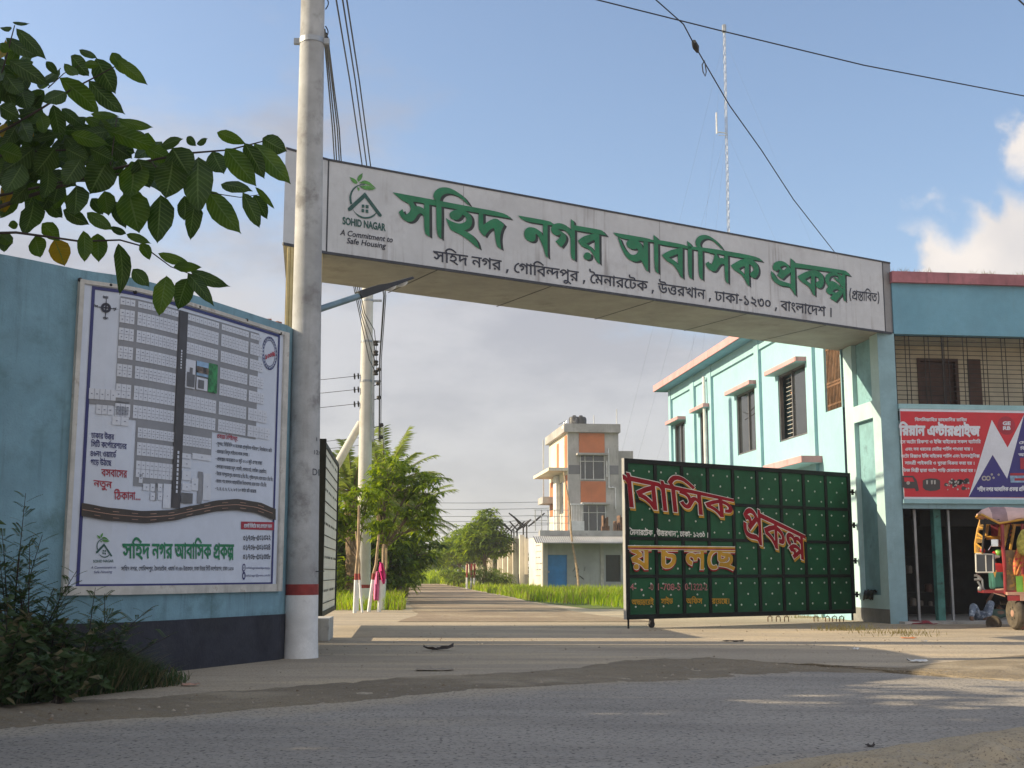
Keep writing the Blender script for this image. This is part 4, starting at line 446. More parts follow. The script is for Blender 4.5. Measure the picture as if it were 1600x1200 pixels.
RUN = {'addr': [0,1,2,3,4,5,6,7,4,8,4,9,6,10,1,11,12,13,14,7,4,8,4,15,16,5,10,7,17,18,19,4,8,4,20,21,7,22,10,5,4,8,4,23,10,19,10,24,25,26,27,28,4,8,4,11,10,29,30,10,17,3,31,4,32],
'prop': [33,34,35,10,1,11,36,37],
'name': [0,1,2,3,4,5,6,7,4,38,11,10,1,0,19,4,34,19,39],
'b1': [23,10,19,10,7,4,20,21,7],
'b2': [1,0,40,4,19,17,13,41,10,17,7,31,17,5,7],
'b3': [42,43,5,29,4,44,45,10,17,46,41],
'b4': [6,17,47,4,20,48,17,49],
'r1': [11,0,11,10,17,0,7],
'r2': [5,36,50,5],
'r3': [51,19,10,5,10,52,52,52],
'h0': [34,19,17,39,7,4,15,11,1,31,53,54,0,16,55,2,56],
'h1': [24,4,0,14,12,7,8,4,1,5,1,7,1,11,1,30,4,44,4,16,17,5,10,7,16,4,34,10,19,57,1,36,19,4,13,1,7,17,11,31,8,4,1,5,17,58,41,59,10,30,4,59,1,16],
'h2': [24,4,34,19,17,39,7,4,1,11,3,54,14,60,4,30,10,61,17,5,7,4,19,10,59,4,62,30,17,49,4,32],
'h3': [24,4,34,19,17,39,7,4,63,58,54,64,17,7,4,27,28,4,65,14,18,4,44,4,26,28,4,65,14,18,4,34,31,35,4,7,10,35,10],
'h4': [24,4,34,19,17,39,7,4,63,58,54,64,17,7,4,66,67,30,8,4,16,10,17,19,41,18,8,4,9,22,30,10,7,4,16,10,48,8,4,16,0,1,59,3,4,33,34,35,10,1,11,36,37],
'h5': [24,4,20,21,7,10,4,38,68,14,69,10,2,13,14,7,4,9,70,17,19,4,16,10,71,4,72,4,1,16,73,4,1,16,73,8,4,13,55,11,41,10,62,30,4,74,19,4,9,70,17,19,4,16,10,71,4,75,4,1,16,73,4,1,16,73],
'h6': [24,4,2,76,7,36,4,31,10,2,4,59,10,30,10,30,4,38,64,59,41,10,1,36,19,4,1,11,16,10,5,11,12,7,4,9,70,17,19,4,16,10,71,4,75,4,1,16,73,4,1,16,73],
'h7': [24,4,27,8,4,42,8,4,72,8,4,43,8,4,75,8,4,77,8,4,78,4,44,4,25,28,4,19,10,48,10,4,79,18,4,7,17,45,17,49],
'badge': [34,17,59,80,4,1,58,1,59,17,18,7,4,59,5,54,4,9,76,10,6,10,17,76,10,6,4,19,81,5],
'p1': [28,25,75,28,77,24,72,28,25,27,26,26],
'p2': [28,25,75,28,77,24,72,28,25,27,26,42],
'p3': [28,25,75,28,77,24,72,28,25,27,27,77],
'baddr': [0,1,2,3,4,5,6,7,8,4,9,6,10,1,11,12,13,14,7,8,4,15,16,5,10,7,17,18,19,8,4,44,45,10,46,41,4,5,29,24,42,43,4,20,21,7,22,10,5,8,4,23,10,19,10,4,20,21,7,4,1,0,40,4,19,17,13,41,10,17,7,31,5,8,4,23,10,19,10,24,25,26,27,28],
'st': [25,28,28,82],
'rd': [34,83,10,5,4,7,10,35,10],
'r20': [26,28,4,65,14,18,4,7,10,35,10],
'north': [20,21,7],
'south': [3,1,84,85],
'east': [13,55,11,41],
'west': [13,1,86,16],
's1': [1,11,0,1,16,69,10,1,2,7,4,7,10,2,16,10,1,5,7,4,7,10,1,2,16],
's2': [1,7,45,10,5,4,87,88,10,7,34,10,61,59],
's3': [10,17,5,4,63,17,18,10,4,1,7,19,31,10,4,44,4,61,1,59,4,11,10,61,17,19,7,4,0,19,30,4,11,54,10,18,10,1,7],
's4': [87,11,29,4,0,11,4,83,7,17,5,7,4,9,16,10,18,7,4,13,10,18,41,0,4,13,10,44,45,10,4,76,10,45,4,32],
's5': [63,17,18,10,4,1,7,89,10,44,4,61,1,59,4,11,10,61,17,19,7,4,13,10,18,41,0,4,87,11,29,4,61,17,30,19,90,1,5,89],
's6': [0,10,16,91,92,4,13,10,61,19,10,1,7,4,44,4,22,14,62,7,10,4,1,11,93,45,4,19,7,10,4,2,45,4,32],
's7': [1,58,94,4,1,16,95,92,4,96,10,7,10,4,63,17,18,10,4,6,10,1,47,4,9,16,7,10,16,36,4,19,7,10,4,2,45,4,32],
's8': [31,2,92,3,4,5,6,7,4,38,11,10,1,0,19,4,34,19,39,4,34,1,36,52,4,15,16,5,10,7,17,18,19],
's9': [9,16,10,11,10],
's10': [1,11,19,10],
's11': [38,11,14],
'g1': [10,11,10,1,0,19],
'g2': [34,19,39],
'g3': [15,16,5,10,7,17,18,19,4,8,4,20,21,7,22,10,5,4,8,4,23,10,19,10,24,4,25,26,27,28,4,32],
'g4': [45],
'g5': [62],
'g6': [30],
'g7': [9,49],
'g8': [63,58,54,64,17,7,61],
'g9': [0,10,61,46],
'g10': [63,1,65,0],
'g11': [7,17,45,17,49,32]}
# ---- Bengali lettering: outlines of letterforms, laid out as flat painted shapes ----
def _outline(f):
    x = y = 0; c = []
    for i in range(0, len(f), 2): x += f[i]; y += f[i+1]; c.append((x*.007, y*.007))
    return c
GLY = [(g[0]*.007, [_outline(f) for f in g[1:]]) for g in GL]
_fc = {}
def _wind(p, cs):
    w = 0
    for c in cs:
        for i in range(len(c)):
            a, b = c[i-1], c[i]
            s = (b[0]-a[0])*(p[1]-a[1]) - (p[0]-a[0])*(b[1]-a[1])
            if a[1] <= p[1] < b[1] and s > 0: w += 1
            elif b[1] <= p[1] < a[1] and s < 0: w -= 1
    return w
def _bold(c, d):
    n = len(c); out = []
    for i in range(n):
        a, p, b = c[i-1], c[i], c[(i+1) % n]
        u = Vector((p[0]-a[0], p[1]-a[1])); v = Vector((b[0]-p[0], b[1]-p[1]))
        u.normalize(); v.normalize()
        m = Vector((-u.y-v.y, u.x+v.x)); l = m.length
        if l < .2: out.append(p); continue
        m *= min(2.0, 2/l)/l * d
        out.append((p[0]+m.x, p[1]+m.y))
    return out
def fill(contours, offset=0.0):
    """triangulate closed outlines (nonzero winding, holes kept) -> verts2d, faces"""
    if offset: contours = [_bold(c, offset) for c in contours]
    vs = []; es = []
    for c in contours:
        o = len(vs); vs += [Vector(p) for p in c]; es += [(o+i, o+(i+1) % len(c)) for i in range(len(c))]
    v, e, f = geometry.delaunay_2d_cdt(vs, es, [], 0, 1e-5)[:3]
    keep = []
    for q in f:
        p = sum((v[i] for i in q), Vector((0, 0)))/len(q)
        if _wind(p, contours): keep.append(tuple(q))
    return [(a.x, a.y) for a in v], keep
def glyph(i, off):
    k = (i, off)
    if k not in _fc: _fc[k] = fill(GLY[i][1], off) if GLY[i][1] else ([], [])
    return _fc[k]
def run_shapes(key, off=0.0, track=0.0):
    """list of (verts,faces) laid out on a baseline from x=0; width in em"""
    x = 0; out = []
    for i in RUN[key]:
        v, f = glyph(i, off)
        if v: out.append(([(a + x, b) for a, b in v], f))
        x += GLY[i][0] + (track if GLY[i][0] > .05 else 0)
    xs = [p[0] for v, f in out for p in v]
    return out, min(xs), max(xs)
HL = max(p[1] for c in GLY[RUN['g6'][0]][1] for p in c)
class Plane:
    """upright flat surface: p on it, ex = level direction seen left to right"""
    def __init__(s, p, q):
        s.p = Vector((p[0], p[1], 0)); d = Vector((q[0]-p[0], q[1]-p[1], 0)); s.len = d.length; s.ex = d.normalized(); s.n = s.ex.cross(Vector((0, 0, 1)))
    def uv(s, px, py): h = hit(px, py, s.p, s.n); return (h-s.p).dot(s.ex), h.z
    def p3(s, u, v, off=0.0): q = s.p+s.ex*u+s.n*off; q.z = v; return q
class Curved:
    """upright curved surface over a plan polyline"""
    def __init__(s, pts):
        s.pl = []; u = 0
        for a, b in zip(pts, pts[1:]): pl = Plane(a, b); pl.u0 = u; s.pl.append(pl); u += pl.len
        s.len = u
        s.br = [q.u0 for q in s.pl]+[u]
    def seg(s, u):
        for q in s.pl:
            if u < q.u0+q.len: return q
        return s.pl[-1]
    def uv(s, px, py):
        best = None
        for q in s.pl:
            u, v = q.uv(px, py); e = max(0, -u, u-q.len)
            if best is None or e < best[0]: best = (e, u+q.u0, v)
        return best[1], best[2]
    def p3(s, u, v, off=0.0):
        q = s.seg(u); i = s.pl.index(q); t = max(0, min(1, (u-q.u0)/q.len)); a = (s.pl[max(i-1, 0)].n+q.n).normalized(); b = (s.pl[min(i+1, len(s.pl)-1)].n+q.n).normalized()
        p = q.p3(u-q.u0, v, 0); n = a*(1-t)+b*t; return p+n*off
    def rect(s, mb, u0, v0, u1, v1, off, mi=0):
        us = [u0]+[b for b in s.br if u0+1e-4 < b < u1-1e-4]+[u1]
        for a, b in zip(us, us[1:]): mb.quad(s.p3(a, v0, off), s.p3(b, v0, off), s.p3(b, v1, off), s.p3(a, v1, off), mi)
def place_text(mb, sf, key, pa, pb, h, hb=None, off=.01, bold=0.0, mi=0, slant=0.0, dx=0.0, dy=0.0):
    sh, x0, x1 = run_shapes(key, bold); hb = h if hb is None else hb
    pa = (pa[0]+dx, pa[1]+dy); pb = (pb[0]+dx, pb[1]+dy)
    A = Vector(sf.uv(*pa)); B = Vector(sf.uv(*pb)); C = Vector(sf.uv(pa[0]+slant*h, pa[1]+h)); D = Vector(sf.uv(pb[0]+slant*hb, pb[1]+hb))
    for j, (v, f) in enumerate(sh):
        q = []
        for x, y in v:
            t = (x-x0)/(x1-x0); k = (HL-y)/HL
            p = (A+(B-A)*t)*(1-k)+(C+(D-C)*t)*k
            q.append(sf.p3(p.x, p.y, off+(j % 2)*.0011))
        mb.add(q, f, mi)
_lat = {}
def latin(mb, sf, text, pa, pb, h, off=.01, bold=0.0, mi=0, shear=0.0):
    """pa, pb: ends of the base line, h: capital height, all as seen"""
    cu = bpy.data.curves.new('lettering', 'FONT'); cu.body = text; cu.offset = bold; cu.shear = shear; cu.resolution_u = 3
    ob = bpy.data.objects.new('lettering', cu); COL.objects.link(ob); dg = bpy.context.evaluated_depsgraph_get(); me = ob.evaluated_get(dg).to_mesh()
    v = [(a.co.x, a.co.y) for a in me.vertices]; f = [tuple(p.vertices) for p in me.polygons]
    ob.evaluated_get(dg).to_mesh_clear(); bpy.data.objects.remove(ob); bpy.data.curves.remove(cu)
    x0 = min(p[0] for p in v); x1 = max(p[0] for p in v); cap = .73
    A = Vector(sf.uv(*pa)); B = Vector(sf.uv(*pb)); C = Vector(sf.uv(pa[0], pa[1]-h))
    mb.add([sf.p3(*(A+(B-A)*((x-x0)/(x1-x0))+(C-A)*(y/cap)), off) for x, y in v], f, mi)
def chaikin(c):
    out = []
    n = len(c)
    for i in range(n):
        a, p, b = (Vector(c[k]) for k in (i-1, i, (i+1) % n))
        u = (p-a); w = (b-p)
        if u.length < 1e-6 or w.length < 1e-6: out.append(tuple(p)); continue
        if u.normalized().dot(w.normalized()) < .55: out.append(tuple(p))
        else: out += [tuple(p*.75+a*.25), tuple(p*.75+b*.25)]
    return out
def traced(mb, sf, polys, ox, oy, k, off=.01, mi=0, du=0.0, dv=0.0, smooth=2):
    """hand-drawn letter outlines (outline, *holes); ox, oy, k turn the drawing's units into places on the surface"""
    for j, pg in enumerate(polys):
        rings = []
        for i, c in enumerate(pg):
            for _ in range(smooth): c = chaikin(c)
            ar = sum(c[q-1][0]*c[q][1]-c[q][0]*c[q-1][1] for q in range(len(c)))
            if (ar < 0) != (i > 0): c = c[::-1]
            rings.append(c)
        v, f = fill(rings)
        q = []
        for x, y in v:
            u, w = sf.uv(ox+x*k, oy+y*k); q.append(sf.p3(u+du, w+dv, off+(j % 4)*.0011))
        mb.add(q, f, mi)
def disc(c, r, n=20): return [(c[0]+r*math.cos(2*math.pi*i/n), c[1]+r*math.sin(2*math.pi*i/n)) for i in range(n)]
L_SOHID = [
 [[(95,150),(590,240),(900,300),(1375,385),(1437,452),(1385,440),(1130,398),(860,350),(660,315),(520,293),(330,252),(240,265),(182,230)]],
 [[(182,228),(245,262),(280,283),(298,312),(300,350),(285,378),(240,410),(224,388),(205,342),(163,375),(185,425),(225,470),(275,490),(320,482),(355,447),(375,407),(405,387),(430,397),(455,440),(460,350),(430,325),(385,306),(355,312),(335,280),(322,248),(240,240)]],
 [[(453,262),(510,275),(512,655),(500,652),(450,605)]],
 [[(590,255),(590,628),(645,685),(650,310),(636,262),(632,235),(645,200),(682,170),(740,163),(810,185),(880,225),(940,283),(968,302),(922,225),(852,163),(770,113),(700,93),(630,98),(580,130),(555,175),(560,215)]],
 [[(738,402),(750,375),(790,355),(830,345),(870,345),(940,370),(985,415),(1000,475),(990,530),(960,565),(905,585),(960,610),(1010,650),(1060,715),(1078,793),(1050,775),(990,722),(900,652),(820,607),(760,582),(740,550),(715,480),(698,443),(760,480),(830,505),(880,505),(925,485),(937,455),(915,420),(887,405),(870,435),(830,467),(780,462),(750,440)]],
 [[(1072,383),(1122,395),(1124,522),(1165,490),(1225,455),(1280,448),(1330,488),(1362,522),(1330,580),(1315,650),(1315,720),(1327,798),(1280,767),(1265,700),(1255,620),(1245,557),(1205,570),(1170,605),(1138,655),(1066,577)]]]
L_NAGAR = [
 [[(168,240),(600,315),(640,340),(668,377),(620,377),(515,362),(240,317)]],
 [[(250,490),(262,440),(300,405),(350,400),(410,415),(470,455),(500,495),(515,530),(513,355),(576,365),(576,800),(586,830),(555,812),(535,740),(515,670),(480,590),(450,530),(420,495),(408,503),(412,560),(395,595),(350,607),(295,587),(262,545)]],
 [[(622,430),(635,388),(665,358),(720,343),(780,353),(835,378),(875,412),(902,450),(900,290),(940,318),(946,372),(955,400),(957,865),(940,860),(898,815),(897,560),(885,520),(850,475),(800,440),(755,430),(715,437),(760,455),(810,490),(835,530),(835,575),(810,630),(765,682),(688,600),(735,560),(765,505),(750,500),(710,522),(665,505),(635,475)]],
 [[(948,376),(1325,440),(1350,465),(1397,520),(1330,507),(1230,492),(950,445)]],
 [[(998,590),(1060,540),(1130,510),(1230,488),(1295,495),(1298,900),(1303,918),(1270,890),(1240,840),(1210,780),(1170,720),(1110,690),(1055,670),(1030,640)], [(1115,632),(1160,607),(1220,580),(1235,592),(1235,745),(1205,705),(1160,657)]],
 [disc((1130,803),52)]]
L_ABASIK = [
 [[(48,150),(400,208),(430,225),(500,223),(740,268),(790,287),(1000,305),(1490,388),(1542,440),(1490,430),(1200,384),(950,337),(780,312),(500,270),(450,245),(390,245),(97,207)]],
 [[(93,198),(118,212),(140,270),(170,322),(205,360),(245,378),(282,366),(300,335),(285,310),(250,320),(210,310),(185,285),(178,252),(200,225),(250,220),(300,235),(335,275),(347,320),(352,240),(394,245),(396,543),(380,530),(350,470),(325,425),(290,443),(240,440),(190,410),(150,350),(120,280)]],
 [[(450,173),(488,205),(496,225),(498,562),(460,530),(455,250)]],
 [[(535,375),(590,340),(650,318),(740,303),(740,600),(746,612),(720,590),(700,545),(670,500),(630,460),(580,435),(555,402)], [(600,402),(650,380),(692,365),(697,475),(665,432)]],
 [[(788,233),(813,255),(828,275),(834,290),(834,617),(798,585),(793,290)]],
 [[(898,300),(900,590),(941,628),(942,330),(928,300),(915,270),(925,240),(960,213),(1010,213),(1070,253),(1120,303),(1148,323),(1120,280),(1070,225),(1010,185),(960,172),(910,182),(880,210),(868,250),(878,285)]],
 [[(948,328),(1000,340),(1078,352),(1088,380),(1102,406),(1130,403),(1163,412),(1163,480),(1145,462),(1115,472),(1095,500),(1075,535),(1045,542),(1010,525),(985,495),(970,462),(1000,440),(1025,475),(1045,440),(1058,400),(1060,365),(1000,352)]],
 [[(1158,370),(1194,378),(1197,662),(1163,632)]],
 [[(1223,480),(1270,450),(1330,418),(1400,403),(1450,428),(1490,468),(1505,520),(1500,570),(1470,607),(1435,602),(1415,580),(1420,550),(1450,535),(1455,510),(1430,480),(1404,466),(1408,690),(1385,667),(1360,610),(1330,570),(1290,545),(1260,530)], [(1303,512),(1350,485),(1363,490),(1363,572),(1340,547)]]]
L_PROKOLPO = [
 [[(378,233),(980,323),(1010,338),(1052,390),(1000,380),(900,352),(385,290)]],
 [[(338,178),(375,210),(386,235),(390,300),(398,620),(404,636),(385,610),(350,545),(342,500),(342,345),(300,376),(240,433),(178,385),(208,340),(203,310),(170,335),(135,320),(123,282),(145,233),(190,213),(240,213),(290,238),(320,272),(338,310)], [(215,290),(250,266),(285,273),(296,290),(260,322),(235,315)]],
 [[(108,332),(130,350),(150,385),(185,430),(240,455),(310,475),(350,490),(392,580),(400,630),(350,548),(310,515),(240,512),(180,487),(130,447),(108,392)]],
 [[(422,397),(480,360),(540,335),(620,318),(690,343),(730,398),(737,470),(715,527),(680,542),(640,522),(633,480),(660,455),(685,450),(670,415),(626,393),(628,632),(600,602),(575,540),(530,500),(480,470),(450,440)], [(508,432),(570,395),(582,395),(582,492),(550,462)]],
 [[(948,350),(988,372),(993,700),(965,667),(955,380)]],
 [[(748,430),(758,385),(795,353),(860,346),(900,362),(900,392),(860,385),(815,395),(798,425),(800,462),(830,448),(870,463),(905,490),(935,520),(962,542),(962,605),(925,640),(878,702),(808,655),(840,620),(830,602),(800,612),(762,580),(765,545),(790,520),(772,490),(755,460)], [(835,577),(860,550),(900,550),(917,565),(880,592)]],
 [[(880,372),(930,372),(962,400),(962,510),(945,528),(930,490),(912,470),(890,455),(868,428),(845,415),(870,405),(900,425),(912,440),(905,400)]]]
G_ROOF = [[[(343,605),(560,405),(772,690),(762,710),(735,707),(560,472),(387,634),(355,640)]]]
G_ARC = [[[(560,300),(480,308),(420,343),(380,400),(364,460),(367,510),(378,558),(402,545),(390,500),(390,450),(405,400),(440,350),(490,320),(560,309)]],
 [[(398,600),(430,650),(480,688),(545,716),(610,711),(660,690),(705,652),(702,672),(660,717),(600,737),(530,734),(470,702),(425,652)]],
 [[(520,558),(552,560),(552,598),(520,596)]], [[(568,562),(604,566),(604,606),(568,602)]], [[(518,612),(550,616),(550,657),(518,653)]], [[(568,620),(602,624),(602,666),(568,660)]]]
G_LEAF = [[[(368,213),(440,240),(470,285),(450,302),(410,287)]], [[(530,165),(525,230),(477,278),(460,240),(480,195)]], [[(482,292),(540,254),(600,268),(650,308),(705,365),(645,325),(560,298)]],
 [[(488,332),(560,316),(630,327),(690,362),(640,381),(560,372),(520,352)]], [[(465,335),(495,360),(485,392),(465,362)]]]
# ------------------------------------------------------------------ ground, roads
def blend_ground(name, base, base2, dust, axis=None, edges=None, speck=None, speckscale=180, bump=.006, dustlo=.5, dusthi=.66, dscale=.55, wheel=False, big=.35):
    """earth or asphalt: large patches of dust, fine grit; edges = distances along axis between which dust drifts in from both sides"""
    m = bpy.data.materials.new(name); m.use_nodes = True; nt = m.node_tree; N = nt.nodes; L = nt.links; p = N['Principled BSDF']
    tc = N.new('ShaderNodeTexCoord'); ob = tc.outputs['Object']
    def noise(sc, det=6, rgh=.6, vec=ob):
        n = N.new('ShaderNodeTexNoise'); n.inputs['Scale'].default_value = sc; n.inputs['Detail'].default_value = det; n.inputs['Roughness'].default_value = rgh
        L.new(vec, n.inputs['Vector']); return n.outputs[0]
    def rng(v, a, b, c=0., d=1.):
        n = N.new('ShaderNodeMapRange'); n.interpolation_type = 'SMOOTHSTEP'
        for i, q in enumerate((a, b, c, d)): n.inputs[i+1].default_value = q
        L.new(v, n.inputs[0]); return n.outputs[0]
    def mt(op, a, b):
        n = N.new('ShaderNodeMath'); n.operation = op
        for i, q in enumerate((a, b)):
            if isinstance(q, (int, float)): n.inputs[i].default_value = q
            else: L.new(q, n.inputs[i])
        return n.outputs[0]
    def mix(f, a, b):
        n = N.new('ShaderNodeMix'); n.data_type = 'RGBA'; L.new(f, n.inputs[0])
        for i, q in ((6, a), (7, b)):
            if isinstance(q, tuple): n.inputs[i].default_value = (*q, 1)
            else: L.new(q, n.inputs[i])
        return n.outputs[2]
    c = mix(rng(noise(big), .35, .65), base, base2)
    c = mix(rng(noise(3.0, 7, .7), .45, .75, 0, .55), c, tuple(k*.72 for k in base))
    stretch = N.new('ShaderNodeMapping'); L.new(ob, stretch.inputs[0])
    if axis: stretch.inputs['Rotation'].default_value = (0, 0, -math.atan2(axis[1], axis[0])); stretch.inputs['Scale'].default_value = (.25, 1.3, 1)
    d = rng(noise(dscale*2 if axis else dscale, 7, .62, stretch.outputs[0]), dustlo, dusthi)
    if axis: c = mix(rng(noise(2.4, 8, .7, stretch.outputs[0]), .50, .68, 0, .6), c, tuple(k*.66 for k in base)); c = mix(rng(noise(.9, 5, .6, stretch.outputs[0]), .42, .62, 0, .4), c, tuple(k*1.2 for k in base))
    if edges:
        dt = N.new('ShaderNodeVectorMath'); dt.operation = 'DOT_PRODUCT'; L.new(ob, dt.inputs[0]); dt.inputs[1].default_value = (-axis[1], axis[0], 0)
        s = mt('ADD', dt.outputs['Value'], mt('MULTIPLY', mt('SUBTRACT', noise(1.1, 6, .65), .5), 1.5))
        e = mt('MAXIMUM', rng(s, edges[1]-.75, edges[1]+.1), rng(s, edges[0]+.75, edges[0]-.1))
        d = mt('MAXIMUM', mt('MULTIPLY', d, .45), e)
    c = mix(d, c, dust)
    if speck:
        c = mix(rng(noise(speckscale, 3, .6), .54, .66, 0, .85), c, speck)
        c = mix(rng(noise(speckscale*.45, 2, .5), .60, .70, 0, .6), c, tuple(k*1.7+.1 for k in speck))
    L.new(c, p.inputs['Base Color']); p.inputs['Roughness'].default_value = .95; p.inputs['Specular IOR Level'].default_value = .25
    b = N.new('ShaderNodeBump'); b.inputs['Distance'].default_value = bump
    h = mt('ADD', mt('MULTIPLY', noise(speckscale*.5, 4), .5), noise(9, 7, .65)); L.new(h, b.inputs['Height']); L.new(b.outputs[0], p.inputs['Normal'])
    return m
M['ground'] = blend_ground('earth_and_dust', (.40, .34, .26), (.31, .265, .205), (.48, .395, .28), axis=(.79, .62), speck=(.13, .115, .10), speckscale=38, bump=.02, dscale=.4)
AX = Vector((.79, .62, 0)).normalized()
M['asphalt'] = blend_ground('dusty_asphalt', (.325, .298, .262), (.255, .235, .21), (.41, .35, .265), axis=(AX.x, AX.y), edges=(3.75, 8.55), speck=(.05, .047, .045), speckscale=34, bump=.02, dustlo=.56, dusthi=.74)
M['track'] = blend_ground('worn_brick_dust_track', (.30, .235, .17), (.24, .185, .135), (.37, .30, .215), speck=(.15, .13, .11), speckscale=20, bump=.02)
M['sand'] = blend_ground('loose_sand', (.42, .345, .235), (.36, .295, .2), (.46, .38, .265), speck=(.16, .13, .1), speckscale=60, bump=.03)
M['field'] = blend_ground('grassy_field', (.13, .17, .04), (.10, .14, .035), (.2, .19, .08), bump=.05, dscale=.05, speck=(.06, .09, .02), speckscale=8)
def grid_sheet(name, pts_u, pts_v, fn, mat):
    mb = MB(); nu, nv = len(pts_u), len(pts_v)
    mb.add([fn(u, v) for v in pts_v for u in pts_u], [(j*nu+i, j*nu+i+1, (j+1)*nu+i+1, (j+1)*nu+i) for j in range(nv-1) for i in range(nu-1)])
    return mb.build(name, mat, smooth=True)
from mathutils import noise as mnoise
# ground: one sheet to the horizon (flat round the gate, a shade lumpy)
g = MB(); xs = [-1500, -400, -120, -60]+[i*2.0 for i in range(-15, 16)]+[60, 120, 400, 1500]; ys = [-600, -60, -20, -8]+[i*2.0 for i in range(-2, 24)]+[60, 90, 140, 250, 500, 1000, 2500]
nx = len(xs); g.add([(x, y, 0) for y in ys for x in xs], [(j*nx+i, j*nx+i+1, (j+1)*nx+i+1, (j+1)*nx+i) for j in range(len(ys)-1) for i in range(nx-1)])
tag(g.build('ground', M['ground']), kind='structure')
# field beyond the wall
f = MB(); f.add([(-400, 30, .004), (-5.5, 30, .004), (-14, 130, .004), (-24, 230, .004), (-400, 230, .004)], [(0, 1, 2, 3, 4)])
f.add([(2.2, 34.6, .004), (300, 34.6, .004), (300, 900, .004), (-12, 900, .004), (-12, 190, .004), (-5, 125, .004), (.55, 44, .004)], [(0, 1, 2, 3, 4, 5, 6)])
f.add([(-400, 230, .004), (-12.5, 230, .004), (-12.5, 900, .004), (-400, 900, .004)], [(0, 1, 2, 3)])
tag(f.build('field', M['field']), kind='structure')
# main road in front of the gate: broken edges, dust drifting over it
far_px = [(-60, 1129), (0, 1125), (60, 1119), (140, 1114), (250, 1108), (380, 1097), (500, 1088), (620, 1077), (700, 1070), (850, 1063), (1000, 1056), (1080, 1047), (1160, 1042), (1260, 1042), (1340, 1048), (1420, 1053), (1520, 1057), (1640, 1060)]
far = [gnd(*p) for p in far_px]
far = [far[0]-AX*60, far[0]-AX*15]+far+[far[-1]+AX*20+Vector((0, 2, 0)), far[-1]+AX*70]
near0 = gnd(1600, 1150); near0 = near0-AX*near0.dot(AX); NV = Vector((-AX.y, AX.x, 0))
near = []
for i in range(41):
    s = -70+i*4.0; 
    near.append(near0+AX*s+NV*(rnd.uniform(-.18, .18)))
near = [near0+AX*s+NV*(mnoise.noise((s*.9, 1.3, 0))*.35+mnoise.noise((s*3.1, 4, 0))*.12) for s in [x*.5 for x in range(-20, 40)]]
near = [near0-AX*70]+near+[near0+AX*80]
poly = [Vector((p.x, p.y, .004)) for p in far]+[Vector((p.x, p.y, .004)) for p in reversed(near)]
v, e, fc = geometry.delaunay_2d_cdt([p.xy for p in poly], [], [tuple(range(len(poly)))], 1, 1e-4)[:3]
rd = MB().add([(p.x, p.y, .004) for p in v], [tuple(q) for q in fc]); tag(rd.build('road', M['asphalt']), kind='structure')
# track going in through the gate
VPD = Vector((-.104, .9946, 0))
def tr(y, side): 
    c = .45-(y-24)*.104
    return c+side*(2.1+ .25*mnoise.noise((y*.35, side*3.0, 0)) + max(0, (30-y)*.12 if y < 30 else 0))
ty = [25.5, 27, 29, 31, 33, 35, 37, 40, 44, 48, 53, 58, 64, 70, 78, 88, 100, 115, 135, 160, 190]
t = MB(); t.add([(tr(y, s), y, .008) for y in ty for s in (-1, 1)], [(2*i, 2*i+1, 2*i+3, 2*i+2) for i in range(len(ty)-1)])
tag(t.build('track', M['track']), kind='structure')
# sandy shoulder, heaped and rutted, on the camera's side of the road at the right
us = [i*.06 for i in range(-16, 110)]; vs = [i*.06 for i in range(0, 50)]
def sand(u, v):
    q = near0+AX*(u+1.5)-NV*(v-.35)
    k = max(0, min(1, (v-.1)/.8))*max(0, min(1, (u+1.0)/1.5))
    h = .012+k*(.03+.10*abs(mnoise.noise((u*1.7, v*1.7, 3)))+.085*mnoise.noise((u*4.5, v*4.5, 7))+.045*mnoise.noise((u*10, v*10, 9)))
    if v < .13 or u < -.9: h = -.01
    return (q.x, q.y, h)
tag(grid_sheet('sandy_shoulder', us, vs, sand, M['sand']), kind='structure')
# low sand ridge along the road's far edge
def ridge(u, v):
    i = min(len(far)-2, int(u)); p = far[i].lerp(far[i+1], u-i); w = (v-.5)*1.9
    wide = 1+.9*max(0, min(1, (u-11)/4))
    h = .022*max(0, 1-(1.05*w)**2)*(.6+.8*mnoise.noise((u*2.5, v*2, 1)))+.006
    if abs(w) >= .94: h = -.005
    return (p.x+NV.x*(w*.8*wide+.15*wide), p.y+NV.y*(w*.8*wide+.15*wide)+(.08+.16*(v > .5))*mnoise.noise((u*1.7, v*2, 2)), h+.014*wide*mnoise.noise((u*5, v*7, 4))*(abs(w) < .9))
M['silt'] = blend_ground('grey_brown_silt', (.25, .205, .14), (.19, .155, .11), (.34, .285, .205), speck=(.1, .09, .08), speckscale=60, bump=.02)
tag(grid_sheet('silt_ridge', [2+.08*i for i in range(0, 219)], [i/14 for i in range(15)], ridge, M['silt']), kind='structure')
# ------------------------------------------------------------------ gateway beam and pillars
GA, GB, GE, GC = Vector((-2.86, 18.2, 0)), Vector((7.66, 24.48, 0)), Vector((7.86, 24.60, 0)), Vector((-3.43, 17.67, 0))
BK = Vector((-.35, 2.12, 0)); BZ0, BZ1 = 5.87, 7.36
BV = Vector((-.117, .993, 0)).normalized(); FR = Vector((BV.y, -BV.x, 0))     # along the building's side / front
def up(p, z): return Vector((p.x, p.y, z))
gw = thing('entrance_gateway', 'tall entrance gateway with a long silver sign beam in green lettering over the track', 'gateway', (2.4, 21.4, 0))
mb = MB()
mb.quad(up(GA, BZ0), up(GB, BZ0), up(GB, BZ1), up(GA, BZ1))
mb.quad(up(GC, BZ0), up(GA, BZ0), up(GA, BZ1), up(GC, BZ1))
mb.quad(up(GB+BK, BZ0), up(GC+BK, BZ0), up(GC+BK, BZ1), up(GB+BK, BZ1))
mb.quad(up(GC+BK, BZ0), up(GC, BZ0), up(GC, BZ1), up(GC+BK, BZ1))
